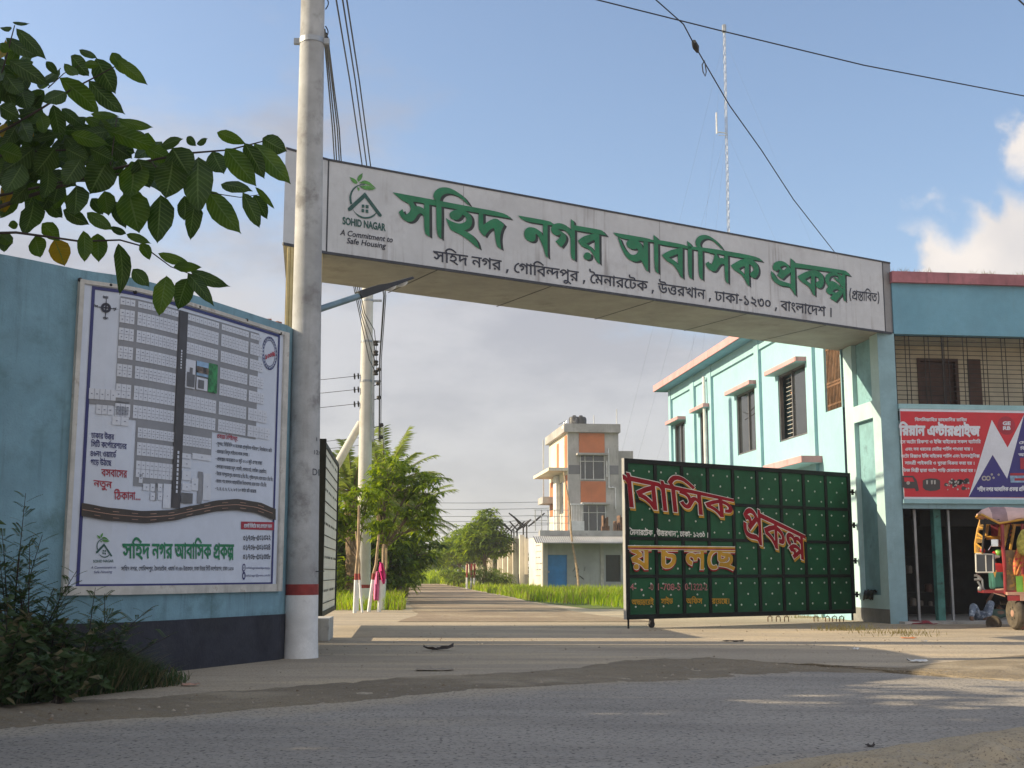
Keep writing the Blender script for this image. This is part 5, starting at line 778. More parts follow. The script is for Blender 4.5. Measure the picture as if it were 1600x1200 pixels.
mb.add([up(GC, BZ1), up(GA, BZ1), up(GE, BZ1), up(GE+BK, BZ1), up(GC+BK, BZ1)], [(0, 1, 2, 3, 4)])
mb.build('beam', M['alu'], gw)
mb = MB(); mb.quad(up(GB, BZ0), up(GE, BZ0), up(GE, BZ1), up(GB, BZ1)); mb.quad(up(GE, BZ0), up(GE+BK, BZ0), up(GE+BK, BZ1), up(GE, BZ1)); mb.quad(up(GE+BK, BZ0), up(GB+BK, BZ0), up(GB+BK, BZ1), up(GE+BK, BZ1))
mb.build('end_panel', M['alu_dark'], gw)
# soffit with joints between its panels
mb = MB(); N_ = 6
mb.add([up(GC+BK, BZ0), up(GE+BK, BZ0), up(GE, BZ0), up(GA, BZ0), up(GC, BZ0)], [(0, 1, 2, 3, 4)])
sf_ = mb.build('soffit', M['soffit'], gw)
mb = MB()
for t in (.16, .34, .52, .70, .87):
    p = GA.lerp(GB, t)+(GB-GA).normalized()*.0; q = p+Vector((-1.00, 1.68, 0))
    d = (GB-GA).normalized()*.012
    mb.box(up(p-d, BZ0-.004), d*2, q-p, (0, 0, .006))
mb.build('soffit_joint', M['seam'], gw)
BEAM = Plane(GA, GB)
mb = MB(); n = BEAM.n
for a, b in ((GA, GE), (GC, GA)):
    pl = Plane(a, b)
    for z0, z1 in ((BZ1-.012, BZ1+.02), (BZ0-.02, BZ0+.022)):
        mb.box(up(a, z0)-pl.n*.02, (b-a), pl.n*.032, (0, 0, z1-z0))
for a in (GA, GB): mb.box(up(a, BZ0+.022)-BEAM.ex*.012-n*.002, BEAM.ex*.024, n*.008, (0, 0, BZ1-BZ0-.034))
mb.build('edge_trim', M['seam'], gw)
mb = MB()
for px in (724, 1030): 
    u = BEAM.uv(px, 330)[0]; mb.quad(BEAM.p3(u-.004, BZ0+.03, .002), BEAM.p3(u+.004, BZ0+.03, .002), BEAM.p3(u+.004, BZ1-.02, .002), BEAM.p3(u-.004, BZ1-.02, .002))
mb.build('panel_joint', M['alu_dark'], gw)
for nm, mi_, du, dv, off in (('letter_shadow', 'g_shadow', .055, -.02, .006), ('sign_lettering', 'g_letter', 0, 0, .014)):
    mb = MB(); mb2 = MB()
    for pg, ox, oy, k in ((L_SOHID, 600, 280, .1375), (L_NAGAR, 790, 310, .1125), (L_ABASIK, 950, 340, .15625), (L_PROKOLPO, 1190, 380, .13125)):
        traced(mb, BEAM, pg, ox, oy, k, off, 0, du, dv, 2)
    mb.build(nm, M[mi_], gw)
lg = MB(); traced(lg, BEAM, G_ROOF, 500, 250, .125, .008, 0, 0, 0, 0); traced(lg, BEAM, G_ARC, 500, 250, .125, .008, 0, 0, 0, 1)
em = lg.build('emblem', M['teal_ink'], gw)
lg = MB(); traced(lg, BEAM, G_LEAF, 500, 250, .125, .009, 0, 0, 0, 1); lg.build('emblem_leaf', M['leaf_ink'], em)
mb = MB(); latin(mb, BEAM, 'SOHID NAGAR', (535, 350), (602.5, 361), 11.5, .008, .035); mb.build('emblem_name', M['teal_ink'], em)
mb = MB(); latin(mb, BEAM, 'A Commitment to', (531, 367), (613.5, 379), 9.2, .008, .016, 0, .22); latin(mb, BEAM, 'Safe Housing', (541.5, 380), (603, 388.5), 9.2, .008, .016, 0, .22); mb.build('emblem_motto', M['ink'], em)
mb = MB(); place_text(mb, BEAM, 'addr', (676.5, 392), (1299, 481.5), 15.5, 14, .008, .012); mb.build('address_lettering', M['ink'], gw)
mb = MB(); place_text(mb, BEAM, 'prop', (1327, 453.5), (1373.5, 459.5), 13.5, 13, .008, .012); mb.build('small_lettering', M['ink'], gw)
# left pillar, ribbed yellow cladding
LP_F = GC+Vector((.05, .05, 0)); LP_R = LP_F.lerp(GA, .9); lb = Vector((-.05, .32, 0))
mb = MB(); mb.prism([(p.x, p.y) for p in (LP_F, LP_R, LP_R+lb, LP_F+lb)], 0, BZ0-.002)
pl = Plane(LP_F, LP_R)
k = int(pl.len/.055)
for i in range(k): mb.box(pl.p3((i+.15)*pl.len/k, 0, 0), pl.ex*(pl.len/k*.6), pl.n*.014, (0, 0, BZ0-.03))
M['ribbed'] = pm('ribbed_yellow_cladding', (.62, .50, .24), .6, .1, 3)
mb.build('pillar', M['ribbed'], gw)
# right pillar with two niches in its side
PF = Vector((7.50, 24.53, 0)); PW = .36; PD = 1.85
def pb(mb, f0, f1, w0, w1, z0, z1, mi=0):
    mb.box(up(PF+BV*f0+FR*w0, z0), FR*(w1-w0), BV*(f1-f0), (0, 0, z1-z0), mi)
mb = MB()
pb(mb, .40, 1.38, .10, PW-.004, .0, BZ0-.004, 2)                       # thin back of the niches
pb(mb, .002, .40, .002, PW, 0, BZ0-.003, 0); pb(mb, 1.38, PD, 0, PW, 0, BZ0-.003, 0)
pb(mb, .40, 1.38, 0, .10, 0, .55, 0); pb(mb, .40, 1.38, 0, .10, 4.17, 4.52, 0)
pr = mb.build('pillar', [M['pillar_mint'], M['pillar_shade_blue'], M['niche']], gw)
mb = MB(); pb(mb, -.004, .0, -.001, PW, 0, BZ0-.003, 0); mb.build('pillar_front', M['pillar_shade_blue'], pr)
mb = MB(); pb(mb, -.004, PD, -.006, .0, 0.0, .28, 0); mb.build('damp_footing', M['damp'], pr)
# plinth under the open leaf
mb = MB(); mb.box((-2.98, 18.35, 0), (.27, 0, 0), (-.08, 1.0, 0), (0, 0, .33))
tag(mb.build('gate_plinth', M['concrete'], None, bevel=.01, base=(-2.9, 18.8, 0)), 'low grey concrete block at the foot of the open gate leaf beside the front pole', 'concrete block')
mb = MB(); c0 = PF+BV*1.25+Vector((-.01, 0, .56)); P = []
for i in range(8):
    for j in range(6): P.append(c0+BV*(-.07*i)+FR*(.02*j+.01*math.sin(i*1.7))+Vector((0, 0, .03+.05*abs(math.sin(i*1.3+j*.9))-(.16 if j == 0 else 0)-(.05 if j == 1 else 0))))
mb.add(P, [(i*6+j, i*6+j+1, (i+1)*6+j+1, (i+1)*6+j) for i in range(7) for j in range(5)])
o = mb.build('rag', M['gate_black'], None, True, base=c0); s = o.modifiers.new('t', 'SOLIDIFY'); s.thickness = .02; tag(o, 'black rag lying on the ledge of the lower niche in the right pillar', 'rag')
# ------------------------------------------------------------------ gate leaves
HG = Vector((7.18, 25.93, 0)); GL_ = Vector((2.06, 22.50, 0)); GZ0, GZ1 = .16, 3.10
LEAF = Plane(GL_, HG); LW = LEAF.len; LH = GZ1-GZ0
gl = thing('gate_leaf', 'shut green steel gate leaf in a black frame, painted with red and yellow Bengali lettering', 'gate', (4.6, 24.2, 0), 'steel leaves of the entrance gate')
def lbox(mb, u0, u1, v0, v1, o0, o1, mi=0, sf=None):
    sf = sf or LEAF; mb.box(sf.p3(u0, v0, o0), sf.ex*(u1-u0), sf.n*(o1-o0), (0, 0, v1-v0), mi)
NC, NR = 9, 4; fw = .085; cw = (LW-2*fw)/NC; rh = (LH-2*fw)/NR
mb = MB(); lbox(mb, 0, fw, GZ0, GZ1, -.035, .045); lbox(mb, LW-fw, LW, GZ0, GZ1, -.035, .045)
lbox(mb, fw, LW-fw, GZ0, GZ0+fw, -.035, .043); lbox(mb, fw, LW-fw, GZ1-fw, GZ1, -.035, .043)
for i in range(1, NC): lbox(mb, fw+i*cw-.035, fw+i*cw+.035, GZ0+fw, GZ1-fw, -.02, .034)
for j in range(1, NR):
    z = GZ0+fw+j*rh
    for i in range(NC): lbox(mb, fw+i*cw+(.035 if i else 0), fw+(i+1)*cw-(.035 if i < NC-1 else 0), z-.03, z+.03, -.02, .032)
mb.build('frame', M['gate_black'], gl, bevel=.004)
for i in range(NC):
    for j in range(NR):
        mb = MB(); u0 = fw+i*cw+.001; u1 = fw+(i+1)*cw-.001; v0 = GZ0+fw+j*rh+.001; v1 = v0+rh-.002
        lbox(mb, u0, u1, v0, v1, -.012, .010)
        # raised field of the panel
        lbox(mb, u0+.06, u1-.06, v0+.06, v1-.06, .010, .016)
        for a, b in ((.22, .2), (.78, .2), (.5, .5), (.22, .8), (.78, .8)):
            mb.lathe(LEAF.p3(u0+(u1-u0)*a, v0+(v1-v0)*b, .016), [(.019, 0), (.019, .008), (.008, .016)], 8, LEAF.n, 1)
        mb.build('panel', [M['gate_green'], M['stud']], gl)
for z in (.55, 1.25, 2.0, 2.7):
    mb = MB(); lbox(mb, LW, LW+.10, z-.02, z+.02, -.03, .02); mb.lathe(LEAF.p3(LW+.1, z-.06, 0), [(.028, 0), (.028, .12)], 10); lbox(mb, LW+.1, LW+.2, z-.015, z+.015, -.02, .0)
    mb.build('hinge', M['gate_black'], gl)
mb = MB(); u = .62; lbox(mb, u-.03, u+.03, GZ0-.08, GZ0, -.04, .04); mb.lathe(LEAF.p3(u, .062, -.025), [(.03, -.0), (.062, .004), (.062, .046), (.03, .05)], 16, LEAF.n); mb.build('castor', M['iron'], gl)
mb = MB(); lbox(mb, .01, .035, .0, .5, .045, .07); mb.build('drop_bolt', M['gate_black'], gl)
mb = MB(); lbox(mb, -.012, 0, GZ0, GZ1, -.03, .04); lbox(mb, -.012, .0, 1.7, 2.35, .04, .045); mb.build('edge_strip', M['concrete'], gl)
zx = lambda x, y: (950+.2583*x, 690+.2583*y)
def lt(name, mat, items, parent=gl):
    mb = MB()
    for it in items: place_text(mb, LEAF, it[0], zx(*it[1]), zx(*it[2]), it[3]*.2583, it[4]*.2583, it[5], it[6], 0, it[7] if len(it) > 7 else 0, *(it[8] if len(it) > 8 else (0, 0)))
    return mb.build(name, mat, parent)
W1 = ('g1', (76, 205), (748, 352), 185, 112); W2 = ('g2', (800, 385), (1182, 572), 190, 138)
lt('lettering_outline', M['gl_yel'], [W1+(.050, .034, .1, (1.7, 3.6)), W2+(.050, .034, .05, (1.7, 3.6))])
lt('lettering_edge', M['gl_wht'], [W1+(.054, .033, .1), W2+(.054, .033, .05)])
lt('red_lettering', M['gl_red'], [W1+(.058, .016, .1), W2+(.058, .016, .05)])
WY = [('g4', (118, 640), (252, 640), 128, 128), ('g5', (290, 642), (412, 644), 125, 125), ('g6', (448, 645), (586, 648), 122, 122), ('g7', (588, 647), (757, 655), 122, 110)]
lt('lettering_shade', M['gl_red'], [w+(.050, .05, 0, (.3, 2.0)) for w in WY])
lt('lettering_edge', M['gl_wht'], [w+(.054, .042) for w in WY])
lt('yellow_lettering', M['gl_yel'], [w+(.058, .024) for w in WY])
mb = MB()
for y0, y1, m_, o_ in ((627, 652, 1, .0595), (631, 641, 0, .0605), (641, 649, 2, .0605)):
    q = [LEAF.p3(*LEAF.uv(*zx(x, y+(x-105)*.012)), o_) for x, y in ((108, y1), (756, y1), (756, y0), (108, y0))]; mb.quad(*q, m_)
mb.build('headline_stroke', [M['gl_yel'], M['gl_wht'], M['gl_red']], gl)
lt('white_lettering', M['gl_wht'], [('g3', (120, 533), (594, 552), 30, 28, .050, .028)])
mb = MB()
for s, a, b in (('4-', 125, 160), (',', 186, 200), ('-0', 236, 264), ('1-708-5', 292, 428), ('0-1322-2', 455, 590)):
    latin(mb, LEAF, s, zx(a, 897), zx(b, 898), 40*.2583, .050, .014)
mb.build('number_lettering', M['gl_pnk'], gl)
mb = MB()
for s, a, b in (('4-', 125, 160), ('-0', 236, 264), ('1-708-5', 292, 428), ('0-1322-2', 455, 590)):
    latin(mb, LEAF, s, zx(a+2, 895), zx(b-2, 896), 36*.2583, .0525, -.012)
mb.build('number_core', M['gl_red'], gl)
lt('small_yellow_lettering', M['gl_yel'], [('g8', (132, 957), (266, 955), 30, 30, .05, .02), ('g9', (310, 952), (382, 950), 30, 30, .05, .02), ('g10', (462, 950), (560, 950), 30, 30, .05, .02), ('g11', (617, 950), (722, 950), 30, 30, .05, .02)])
# open left leaf, seen almost along its edge
OL = Plane((-3.02, 19.35), (-3.42, 23.85)); 
OL2 = Plane((-3.42, 23.85), (-3.02, 19.35))
ol = thing('gate_leaf', 'open gate leaf folded back beside the front pole, showing its cream inner face', 'gate', (-3.2, 21.4, 0), 'steel leaves of the entrance gate')
ow = OL.len
mb = MB(); mb.box(up(OL.p, .3)-OL.n*.06, OL.ex*.10, OL.n*.11, (0, 0, 2.82)); mb.box(up(OL.p, .3)+OL.ex*(ow-.08)-OL.n*.06, OL.ex*.08, OL.n*.085, (0, 0, 2.8))
mb.box(up(OL.p, .3)-OL.n*.06+OL.ex*.1, OL.ex*(ow-.18), OL.n*.08, (0, 0, .08)); mb.box(up(OL.p, 3.04)-OL.n*.06+OL.ex*.1, OL.ex*(ow-.18), OL.n*.08, (0, 0, .08))
mb.build('frame', M['gate_black'], ol)
mb = MB(); mb.box(up(OL.p, .38)-OL.n*.03+OL.ex*.1, OL.ex*(ow-.18), OL.n*.03, (0, 0, 2.66)); mb.build('panel', M['gate_white'], ol)
mb = MB()
for r in range(14):
    z = .5+r*.185; o = .003
    if r % 3 == 0: mb.box(up(OL.p, z)+OL.ex*.12+OL.n*o, OL.ex*(ow-.25), OL.n*.012, (0, 0, .012))
    elif r % 3 == 1:
        u = .2
        while u < ow-.3:
            w = rnd.uniform(.1, .3); mb.box(up(OL.p, z)+OL.ex*u+OL.n*o, OL.ex*w, OL.n*.002, (0, 0, .04)); u += w+rnd.uniform(.12, .3)
    else: mb.box(up(OL.p, z)+OL.ex*.12+OL.n*o, OL.ex*(ow-.25), OL.n*.012, (0, 0, .010))
mb.build('bar_and_marking', M['gate_black'], ol)
# ------------------------------------------------------------------ wall on the left
ctrl = [(-9.6, 7.0), (-7.2, 9.0), (-5.9, 10.15), (-4.78, 11.18), (-4.28, 11.74), (-3.83, 12.12), (-3.42, 12.90), (-2.84, 14.24), (-2.71, 14.60), (-2.66, 15.6), (-2.86, 17.1), (-3.42, 17.62)]
def cat(pts, k=4):
    out = []
    for i in range(len(pts)-1):
        p0, p1, p2, p3 = (Vector(pts[max(0, min(len(pts)-1, j))]) for j in (i-1, i, i+1, i+2))
        for s in range(k):
            t = s/k; out.append(.5*((2*p1)+(p2-p0)*t+(2*p0-5*p1+4*p2-p3)*t*t+(3*p1-p0-3*p2+p3)*t**3))
    out.append(Vector(pts[-1])); return out
WL = Curved([tuple(p) for p in cat(ctrl)])
WH = 3.97; BAND = .52
wl = thing('boundary_wall', 'curving pale blue boundary wall with a black skirting behind the weeds', 'wall', (-3.8, 12.1, 0))
def wallmesh(z0, z1, off, th, mat, name, parent=wl, top_noise=0):
    mb = MB(); us = [q.u0 for q in WL.pl]+[WL.len]
    for a, b in zip(us, us[1:]):
        f = [WL.p3(a+1e-5, z0, off), WL.p3(b-1e-5, z0, off), WL.p3(b-1e-5, z1, off), WL.p3(a+1e-5, z1, off)]
        g = [WL.p3(a+1e-5, z0, off-th), WL.p3(b-1e-5, z0, off-th), WL.p3(b-1e-5, z1, off-th), WL.p3(a+1e-5, z1, off-th)]
        mb.quad(*f); mb.quad(f[3], f[2], g[2], g[3]); mb.quad(g[1], g[0], g[3], g[2])
        mb.quad(f[1], f[0], g[0], g[1])
    return mb.build(name, mat, parent)
wallmesh(0, WH, 0, .25, M['wall_blue'], 'wall_face')
wallmesh(0, BAND, .012, .01, M['band_black'], 'skirting')
# broken bits of mortar on top near the pole
mb = MB()
for i in range(14):
    u = WL.uv(rnd.uniform(395, 450), 505)[0]; p = WL.p3(u, WH+.005, -rnd.uniform(.03, .2)); mb.cbox(p, rnd.uniform(.03, .09), rnd.uniform(.03, .07), rnd.uniform(.015, .05), rnd.uniform(0, 3))
mb.build('mortar_crumbs', M['brick'], wl)
# ------------------------------------------------------------------ site-plan board on the wall
z4 = lambda x, y: (100+.225*x, 420+.225*y); z5 = lambda x, y: (100+.23333*x, 660+.23333*y)
uL, vT = WL.uv(121, 437); uL2, vB = WL.uv(105, 933); uR = WL.uv(444, 520)[0]; uL = (uL+uL2)/2
vB = (vB+WL.uv(430, 908)[1])/2; vT = (vT+WL.uv(433, 519)[1])/2
bd = thing('site_plan_board', 'large white printed site plan board with a navy border on the blue wall', 'board', (-3.5, 12.6, 0))
mb = MB(); WL.rect(mb, uL, vB, uR, vT, .03); mb.build('printed_sheet', M['flex'], bd)
mb = MB()
us = [uL]+[b for b in WL.br if uL < b < uR]+[uR]
for a, b in zip(us, us[1:]):
    for z0, z1 in ((vB-.05, vB+.035), (vT-.03, vT+.01)):
        p = [WL.p3(a+1e-5, z0, 0.0), WL.p3(b-1e-5, z0, 0.0)]; n0 = (WL.p3(a+1e-5, z0, 1)-p[0]).normalized(); n1 = (WL.p3(b-1e-5, z0, 1)-p[1]).normalized()
        mb.hexa([p[0]+n0*.05, p[1]+n1*.05, p[1], p[0], *(q+Vector((0, 0, z1-z0)) for q in (p[0]+n0*.05, p[1]+n1*.05, p[1], p[0]))])
for u, w in ((uL-.03, .045), (uR-.05, .09)):
    p = WL.p3(u, vB-.05, .0); q = WL.p3(u+w, vB-.05, .0); n0 = (WL.p3(u, vB, 1)-WL.p3(u, vB, 0)).normalized()
    mb.hexa([p+n0*.055, q+n0*.055, q, p, *(k+Vector((0, 0, vT-vB+.06)) for k in (p+n0*.055, q+n0*.055, q, p))])
mb.build('frame', M['pvc'], bd)
O = .036
b0, t0 = WL.uv(*z4(160, 112)); b1 = WL.uv(*z4(1476, 465))[0]; w0 = WL.uv(*z5(95, 1122)); w1 = WL.uv(*z5(1388, 1078))
bu0, bu1 = (b0+w0[0])/2, (b1+w1[0])/2; bv0, bv1 = (w0[1]+w1[1])/2, (t0+WL.uv(*z4(1476, 462))[1])/2
mb = MB(); bw = .034
for r in ((bu0, bv0, bu1, bv0+bw), (bu0, bv1-bw, bu1, bv1), (bu0, bv0+bw, bu0+bw, bv1-bw), (bu1-bw, bv0+bw, bu1, bv1-bw)): WL.rect(mb, *r, O)
mb.build('border', M['navy'], bd)
U = lambda x, y, z=z4: WL.uv(*z(x, y))[0]
V = lambda x, y, z=z4: WL.uv(*z(x, y))[1]
def strip(mb, top, bot, z, off, n=40):
    """band between two curves given as seen"""
    def ev(pts, t):
        x = pts[0][0]+(pts[-1][0]-pts[0][0])*t
        for a, b in zip(pts, pts[1:]):
            if a[0] <= x <= b[0]+1e-6: k = (x-a[0])/(b[0]-a[0]); return (x, a[1]+(b[1]-a[1])*(k*k*(3-2*k)*.4+k*.6))
        return pts[-1]
    P = []
    for i in range(n+1):
        for c in (top, bot): P.append(WL.p3(*WL.uv(*z(*ev(c, i/n))), off))
    mb.add(P, [(2*i+1, 2*i+3, 2*i+2, 2*i) for i in range(n)])
# the plan: grey streets, white lots, dark middle road
colx = {0: (362, 462), 1: (482, 762), 2: (822, 1048), 3: (1068, 1258), 4: (1272, 1350)}
cu = {k: (U(a, 600), U(b, 600)) for k, (a, b) in colx.items()}
rows = [(225, 268), (300, 392), (428, 512), (555, 640), (678, 765), (815, 912), (950, 1040)]
rv = [(V(485, a), V(485, b)) for a, b in rows]
low = [(V(440, 30, z5), V(440, 98, z5)), (V(445, 130, z5), V(445, 218, z5)), (V(450, 255, z5), V(450, 365, z5))]
mb = MB(); WL.rect(mb, cu[0][0], rv[-1][1]-.02, cu[4][1]-.05, rv[0][0]+.02, O); 
gu0 = U(455, 300, z5); gu1 = U(712, 300, z5)
WL.rect(mb, gu0, low[2][1]-.09, gu1, rv[-1][1]-.02, O); WL.rect(mb, U(775, 40, z5), V(780, 210, z5), U(975, 40, z5), rv[-1][1]-.02, O)
WL.rect(mb, U(880, 335, z5), V(890, 545, z5), U(912, 335, z5), V(890, 330, z5), O); WL.rect(mb, U(165, 920), V(165, 940), U(440, 920), V(165, 905), O)
WL.rect(mb, U(590, 410, z5), V(590, 525, z5), U(607, 410, z5), V(590, 405, z5), O)
mb.build('plan_streets', M['map_grey'], bd)
lots = MB(); lines = MB()
def block(u0, u1, v1, v0, nc, nr=2):
    WL.rect(lots, u0, v0, u1, v1, O+.004)
    t = .003
    for i in range(1, nc): u = u0+(u1-u0)*i/nc; WL.rect(lines, u-t/2, v0, u+t/2, v1, O+.008)
    for j in range(1, nr): v = v0+(v1-v0)*j/nr; WL.rect(lines, u0, v-t/2, u1, v+t/2, O+.0095)
    for i in range(nc):      # the number printed in each lot
        for j in range(nr):
            u = u0+(u1-u0)*(i+.5)/nc; v = v0+(v1-v0)*(j+.5)/nr; w = rnd.uniform(.006, .010); WL.rect(lines, u-w, v-.0045, u+w, v+.004, O+.008)
for ri, (a, b) in enumerate(rv):
    for k, nc in ((0, 3), (1, 10), (2, 8), (3, 8), (4, 4)):
        if k == 2 and ri in (3, 4): continue
        nr = 1 if ri == 0 else 2
        aa = a
        u0, u1 = cu[k]
        if k == 4: u1 = u1+(.02*ri if ri < 4 else .08+.07*(ri-4))
        block(u0, u1, a, b, nc, nr)
for (a, b) in low: block(gu0+.02, gu1, a, b, 9)
block(U(775, 40, z5), U(970, 40, z5), V(780, 80, z5), V(780, 155, z5), 9)
for i, (x0, x1, y0, y1) in enumerate(((772, 832, 205, 240), (840, 965, 205, 245), (772, 832, 250, 300), (772, 832, 320, 385), (772, 832, 405, 455), (835, 880, 370, 455), (915, 968, 340, 520), (512, 555, 410, 455), (560, 590, 410, 460), (610, 640, 410, 460), (560, 590, 470, 520), (610, 640, 470, 520), (648, 700, 410, 575), (485, 510, 345, 405))):
    block(U(x0, y0, z5), U(x1, y0, z5), V(x0, y0, z5), V(x0, y1, z5), 1, 1)
block(U(165, 850), U(350, 850), V(165, 830), V(165, 905), 5, 1); block(U(215, 960), U(330, 960), V(215, 945), V(215, 1010), 3, 1); block(U(350, 960), U(435, 960), V(350, 955), V(350, 1020), 2, 1); block(U(325, 1040), U(435, 1040), V(325, 1025), V(325, 1085), 2, 1)
pl_ = lots.build('plan_lots', M['map_lot'], bd); lines.build('lot_lines', M['map_line'], pl_)
mb = MB(); WL.rect(mb, U(762, 700)-.0, V(700, 572, z5), U(822, 700), V(765, 285), O+.012); mr = mb.build('plan_main_road', M['map_road'], bd)
mb = MB()
for i in range(7):
    u = U(790, 600); v = V(765, 560)-.03*i; WL.rect(mb, u-.012, v-.02, u+.008, v, O+.017)
u = (U(762, 700)+U(822, 700))/2
for i in range(10): v = V(720, 190, z5)-.045*i; WL.rect(mb, u-.016, v-.032, u+.012, v, O+.017)
mb.build('road_lettering', M['map_lot'], mr)
mb = MB()
WL.rect(mb, U(818, 720), V(818, 825), U(888, 720), V(818, 625), O+.012, 0); WL.rect(mb, U(895, 720), V(895, 740), U(978, 720), V(895, 638), O+.012, 1); WL.rect(mb, U(895, 720), V(895, 720), U(978, 720), V(895, 675), O+.016, 2)
WL.rect(mb, U(895, 800), V(895, 838), U(972, 800), V(895, 752), O+.012, 0); WL.rect(mb, U(980, 720), V(985, 858), U(1042, 720), V(985, 655), O+.012, 3)
for x0, x1, y0 in ((828, 848, 715), (846, 866, 680), (864, 882, 725)): WL.rect(mb, U(x0, 720), V(818, 815), U(x1, 720), V(818, y0), O+.018, 4)
WL.rect(mb, U(905, 800), V(905, 830), U(945, 800), V(905, 770), O+.018, 4)
WL.rect(mb, U(760, 500, z5), V(765, 540, z5), U(838, 500, z5), V(765, 470, z5), O+.012, 4)
mb.build('plan_photo', [M['map_lot'], M['photo_sky'], M['photo_brown'], M['photo_green'], M['frame_grey']], bd)
# compass rose and round stamp
mb = MB(); cx, cy = U(283, 275), V(283, 275)
for du, dv in ((.0, .13), (0, -.13), (.13, 0), (-.13, 0)):
    a = Vector((cx, cy)); b = a+Vector((du, dv)); w = Vector((-dv, du)).normalized()*.008
    mb.add([WL.p3(*(a+w), O), WL.p3(*(a-w), O), WL.p3(*b, O)], [(0, 1, 2)])
def ring(mb, cx, cy, ru, rv, w, off, n=28):
    P = []
    for i in range(n):
        a = 2*math.pi*i/n
        for k in (1, 1-w): P.append(WL.p3(cx+ru*k*math.cos(a), cy+rv*k*math.sin(a), off))
    mb.add(P, [(2*i, (2*i+2) % (2*n), (2*i+3) % (2*n), 2*i+1) for i in range(n)])
ring(mb, cx, cy, .05, .05, .5, O+.003)
for key, x0, x1, y in (('north', 262, 300, 195), ('south', 262, 300, 340), ('west', 188, 228, 255), ('east', 330, 355, 275)): place_text(mb, WL, key, z4(x0, y), z4(x1, y+3), 14*.225, None, O, .03)
mb.build('compass_rose', M['ink'], bd)
mb = MB(); cx, cy = U(1410, 588), V(1410, 588); ring(mb, cx, cy, .155, .20, .05, O); ring(mb, cx, cy, .12, .16, .05, O)
for i in range(26):
    a = 2*math.pi*i/26; q = (cx+.137*math.cos(a), cy+.18*math.sin(a)); WL.rect(mb, q[0]-.008, q[1]-.011, q[0]+.008, q[1]+.011, O+.004)
st = mb.build('round_stamp', M['navy'], bd)
mb = MB(); place_text(mb, WL, 'st', z4(1378, 600), z4(1445, 575), 30*.225, None, O+.006, .05); mb.build('stamp_lettering', M['red_ink'], st)
# writing
def bt(name, mat, items):
    mb = MB()
    for key, a, b, h, bold in items: place_text(mb, WL, key, z5(*a), z5(*b), h*.23333, None, O, bold)
    return mb.build(name, M[mat], bd)
bt('blue_lettering', 'navy', [('b1', (175, 72), (326, 84), 34, .018), ('b2', (174, 130), (407, 147), 34, .018), ('b3', (170, 192), (342, 203), 34, .018), ('b4', (170, 250), (308, 258), 34, .018)])
bt('red_lettering', 'red_ink', [('r1', (242, 315), (410, 325), 46, .016), ('r2', (190, 388), (312, 400), 42, .016), ('r3', (325, 468), (495, 472), 48, .016)])
bt('heading_lettering', 'red_ink', [('h0', (1008, 80), (1146, 100), 24, .018)])
bt('list_lettering', 'ink', [('h1', (1000, 132), (1376, 182), 20, .012), ('h2', (998, 184), (1222, 208), 20, .012), ('h3', (998, 234), (1310, 264), 20, .012), ('h4', (996, 284), (1338, 322), 20, .012), ('h5', (996, 332), (1382, 375), 20, .012), ('h6', (994, 382), (1338, 412), 20, .012), ('h7', (994, 432), (1270, 452), 20, .012)])
bt('name_lettering', 'g_letter', [('name', (378, 815), (1121, 820), 92, .024)])
bt('address_lettering', 'ink', [('baddr', (370, 968), (1118, 968), 24, .01)])
bt('phone_lettering', 'ink', [('p1', (1184, 758), (1366, 752), 36, .012), ('p2', (1183, 820), (1364, 816), 36, .012), ('p3', (1182, 882), (1366, 880), 36, .012)])
mb = MB(); strip(mb, [(1168, 664), (1388, 668)], [(1168, 716), (1388, 722)], z5, O, 8); bg_ = mb.build('red_label', M['red_ink'], bd)
mb = MB(); place_text(mb, WL, 'badge', z5(1184, 682), z5(1372, 686), 22*.2333, None, O+.006, .03); mb.build('label_lettering', M['map_lot'], bg_)
mb = MB(); latin(mb, WL, 'sohidnagarabashikprokalpo', z5(1202, 980), z5(1364, 982), 16*.2333, O, .004, 0, .2); latin(mb, WL, 'sohid.nagar@proms.com.bd', z5(1200, 1032), z5(1364, 1030), 16*.2333, O, .004, 0, .2)
ring(mb, U(1187, 973, z5), V(1187, 973, z5), .03, .045, .3, O); ring(mb, U(1187, 1027, z5), V(1187, 1027, z5), .03, .045, .45, O); latin(mb, WL, 'f', z5(1183, 982), z5(1190, 982), 15*.2333, O, .01)
mb.build('contact_lettering', M['navy'], bd)
# winding road printed across the board
top = [(104, 540), (300, 574), (500, 594), (680, 588), (850, 555), (1000, 522), (1130, 513), (1280, 535), (1392, 580)]; bot = [(104, 628), (300, 660), (530, 676), (700, 660), (850, 625), (1000, 596), (1120, 588), (1250, 604), (1392, 655)]
mb = MB(); strip(mb, top, bot, z5, O+.019); rp = mb.build('printed_road', M['map_brown'], bd)
mid = lambda k: [(a[0], a[1]+(b[1]-a[1])*k) for a, b in zip(top, [(x, y) for x, y in bot])]
def mids(k):
    out = []
    for x in range(110, 1390, 20):
        f = lambda c: next(a[1]+(b[1]-a[1])*(x-a[0])/(b[0]-a[0]) for a, b in zip(c, c[1:]) if a[0] <= x <= b[0])
        out.append((x, f(top)+(f(bot)-f(top))*k))
    return out
mb = MB(); m_ = mids(.5); strip(mb, [(x, y-2.2) for x, y in m_], [(x, y+2.2) for x, y in m_], z5, O+.023, 60)
for k in (.26, .76):
    m_ = mids(k)
    for i in range(4, len(m_)-3, 6): strip(mb, [(x, y-1.5) for x, y in m_[i:i+3]], [(x, y+2) for x, y in m_[i:i+3]], z5, O+.023, 3)
mb.build('road_marking', M['rk_cream'], rp)
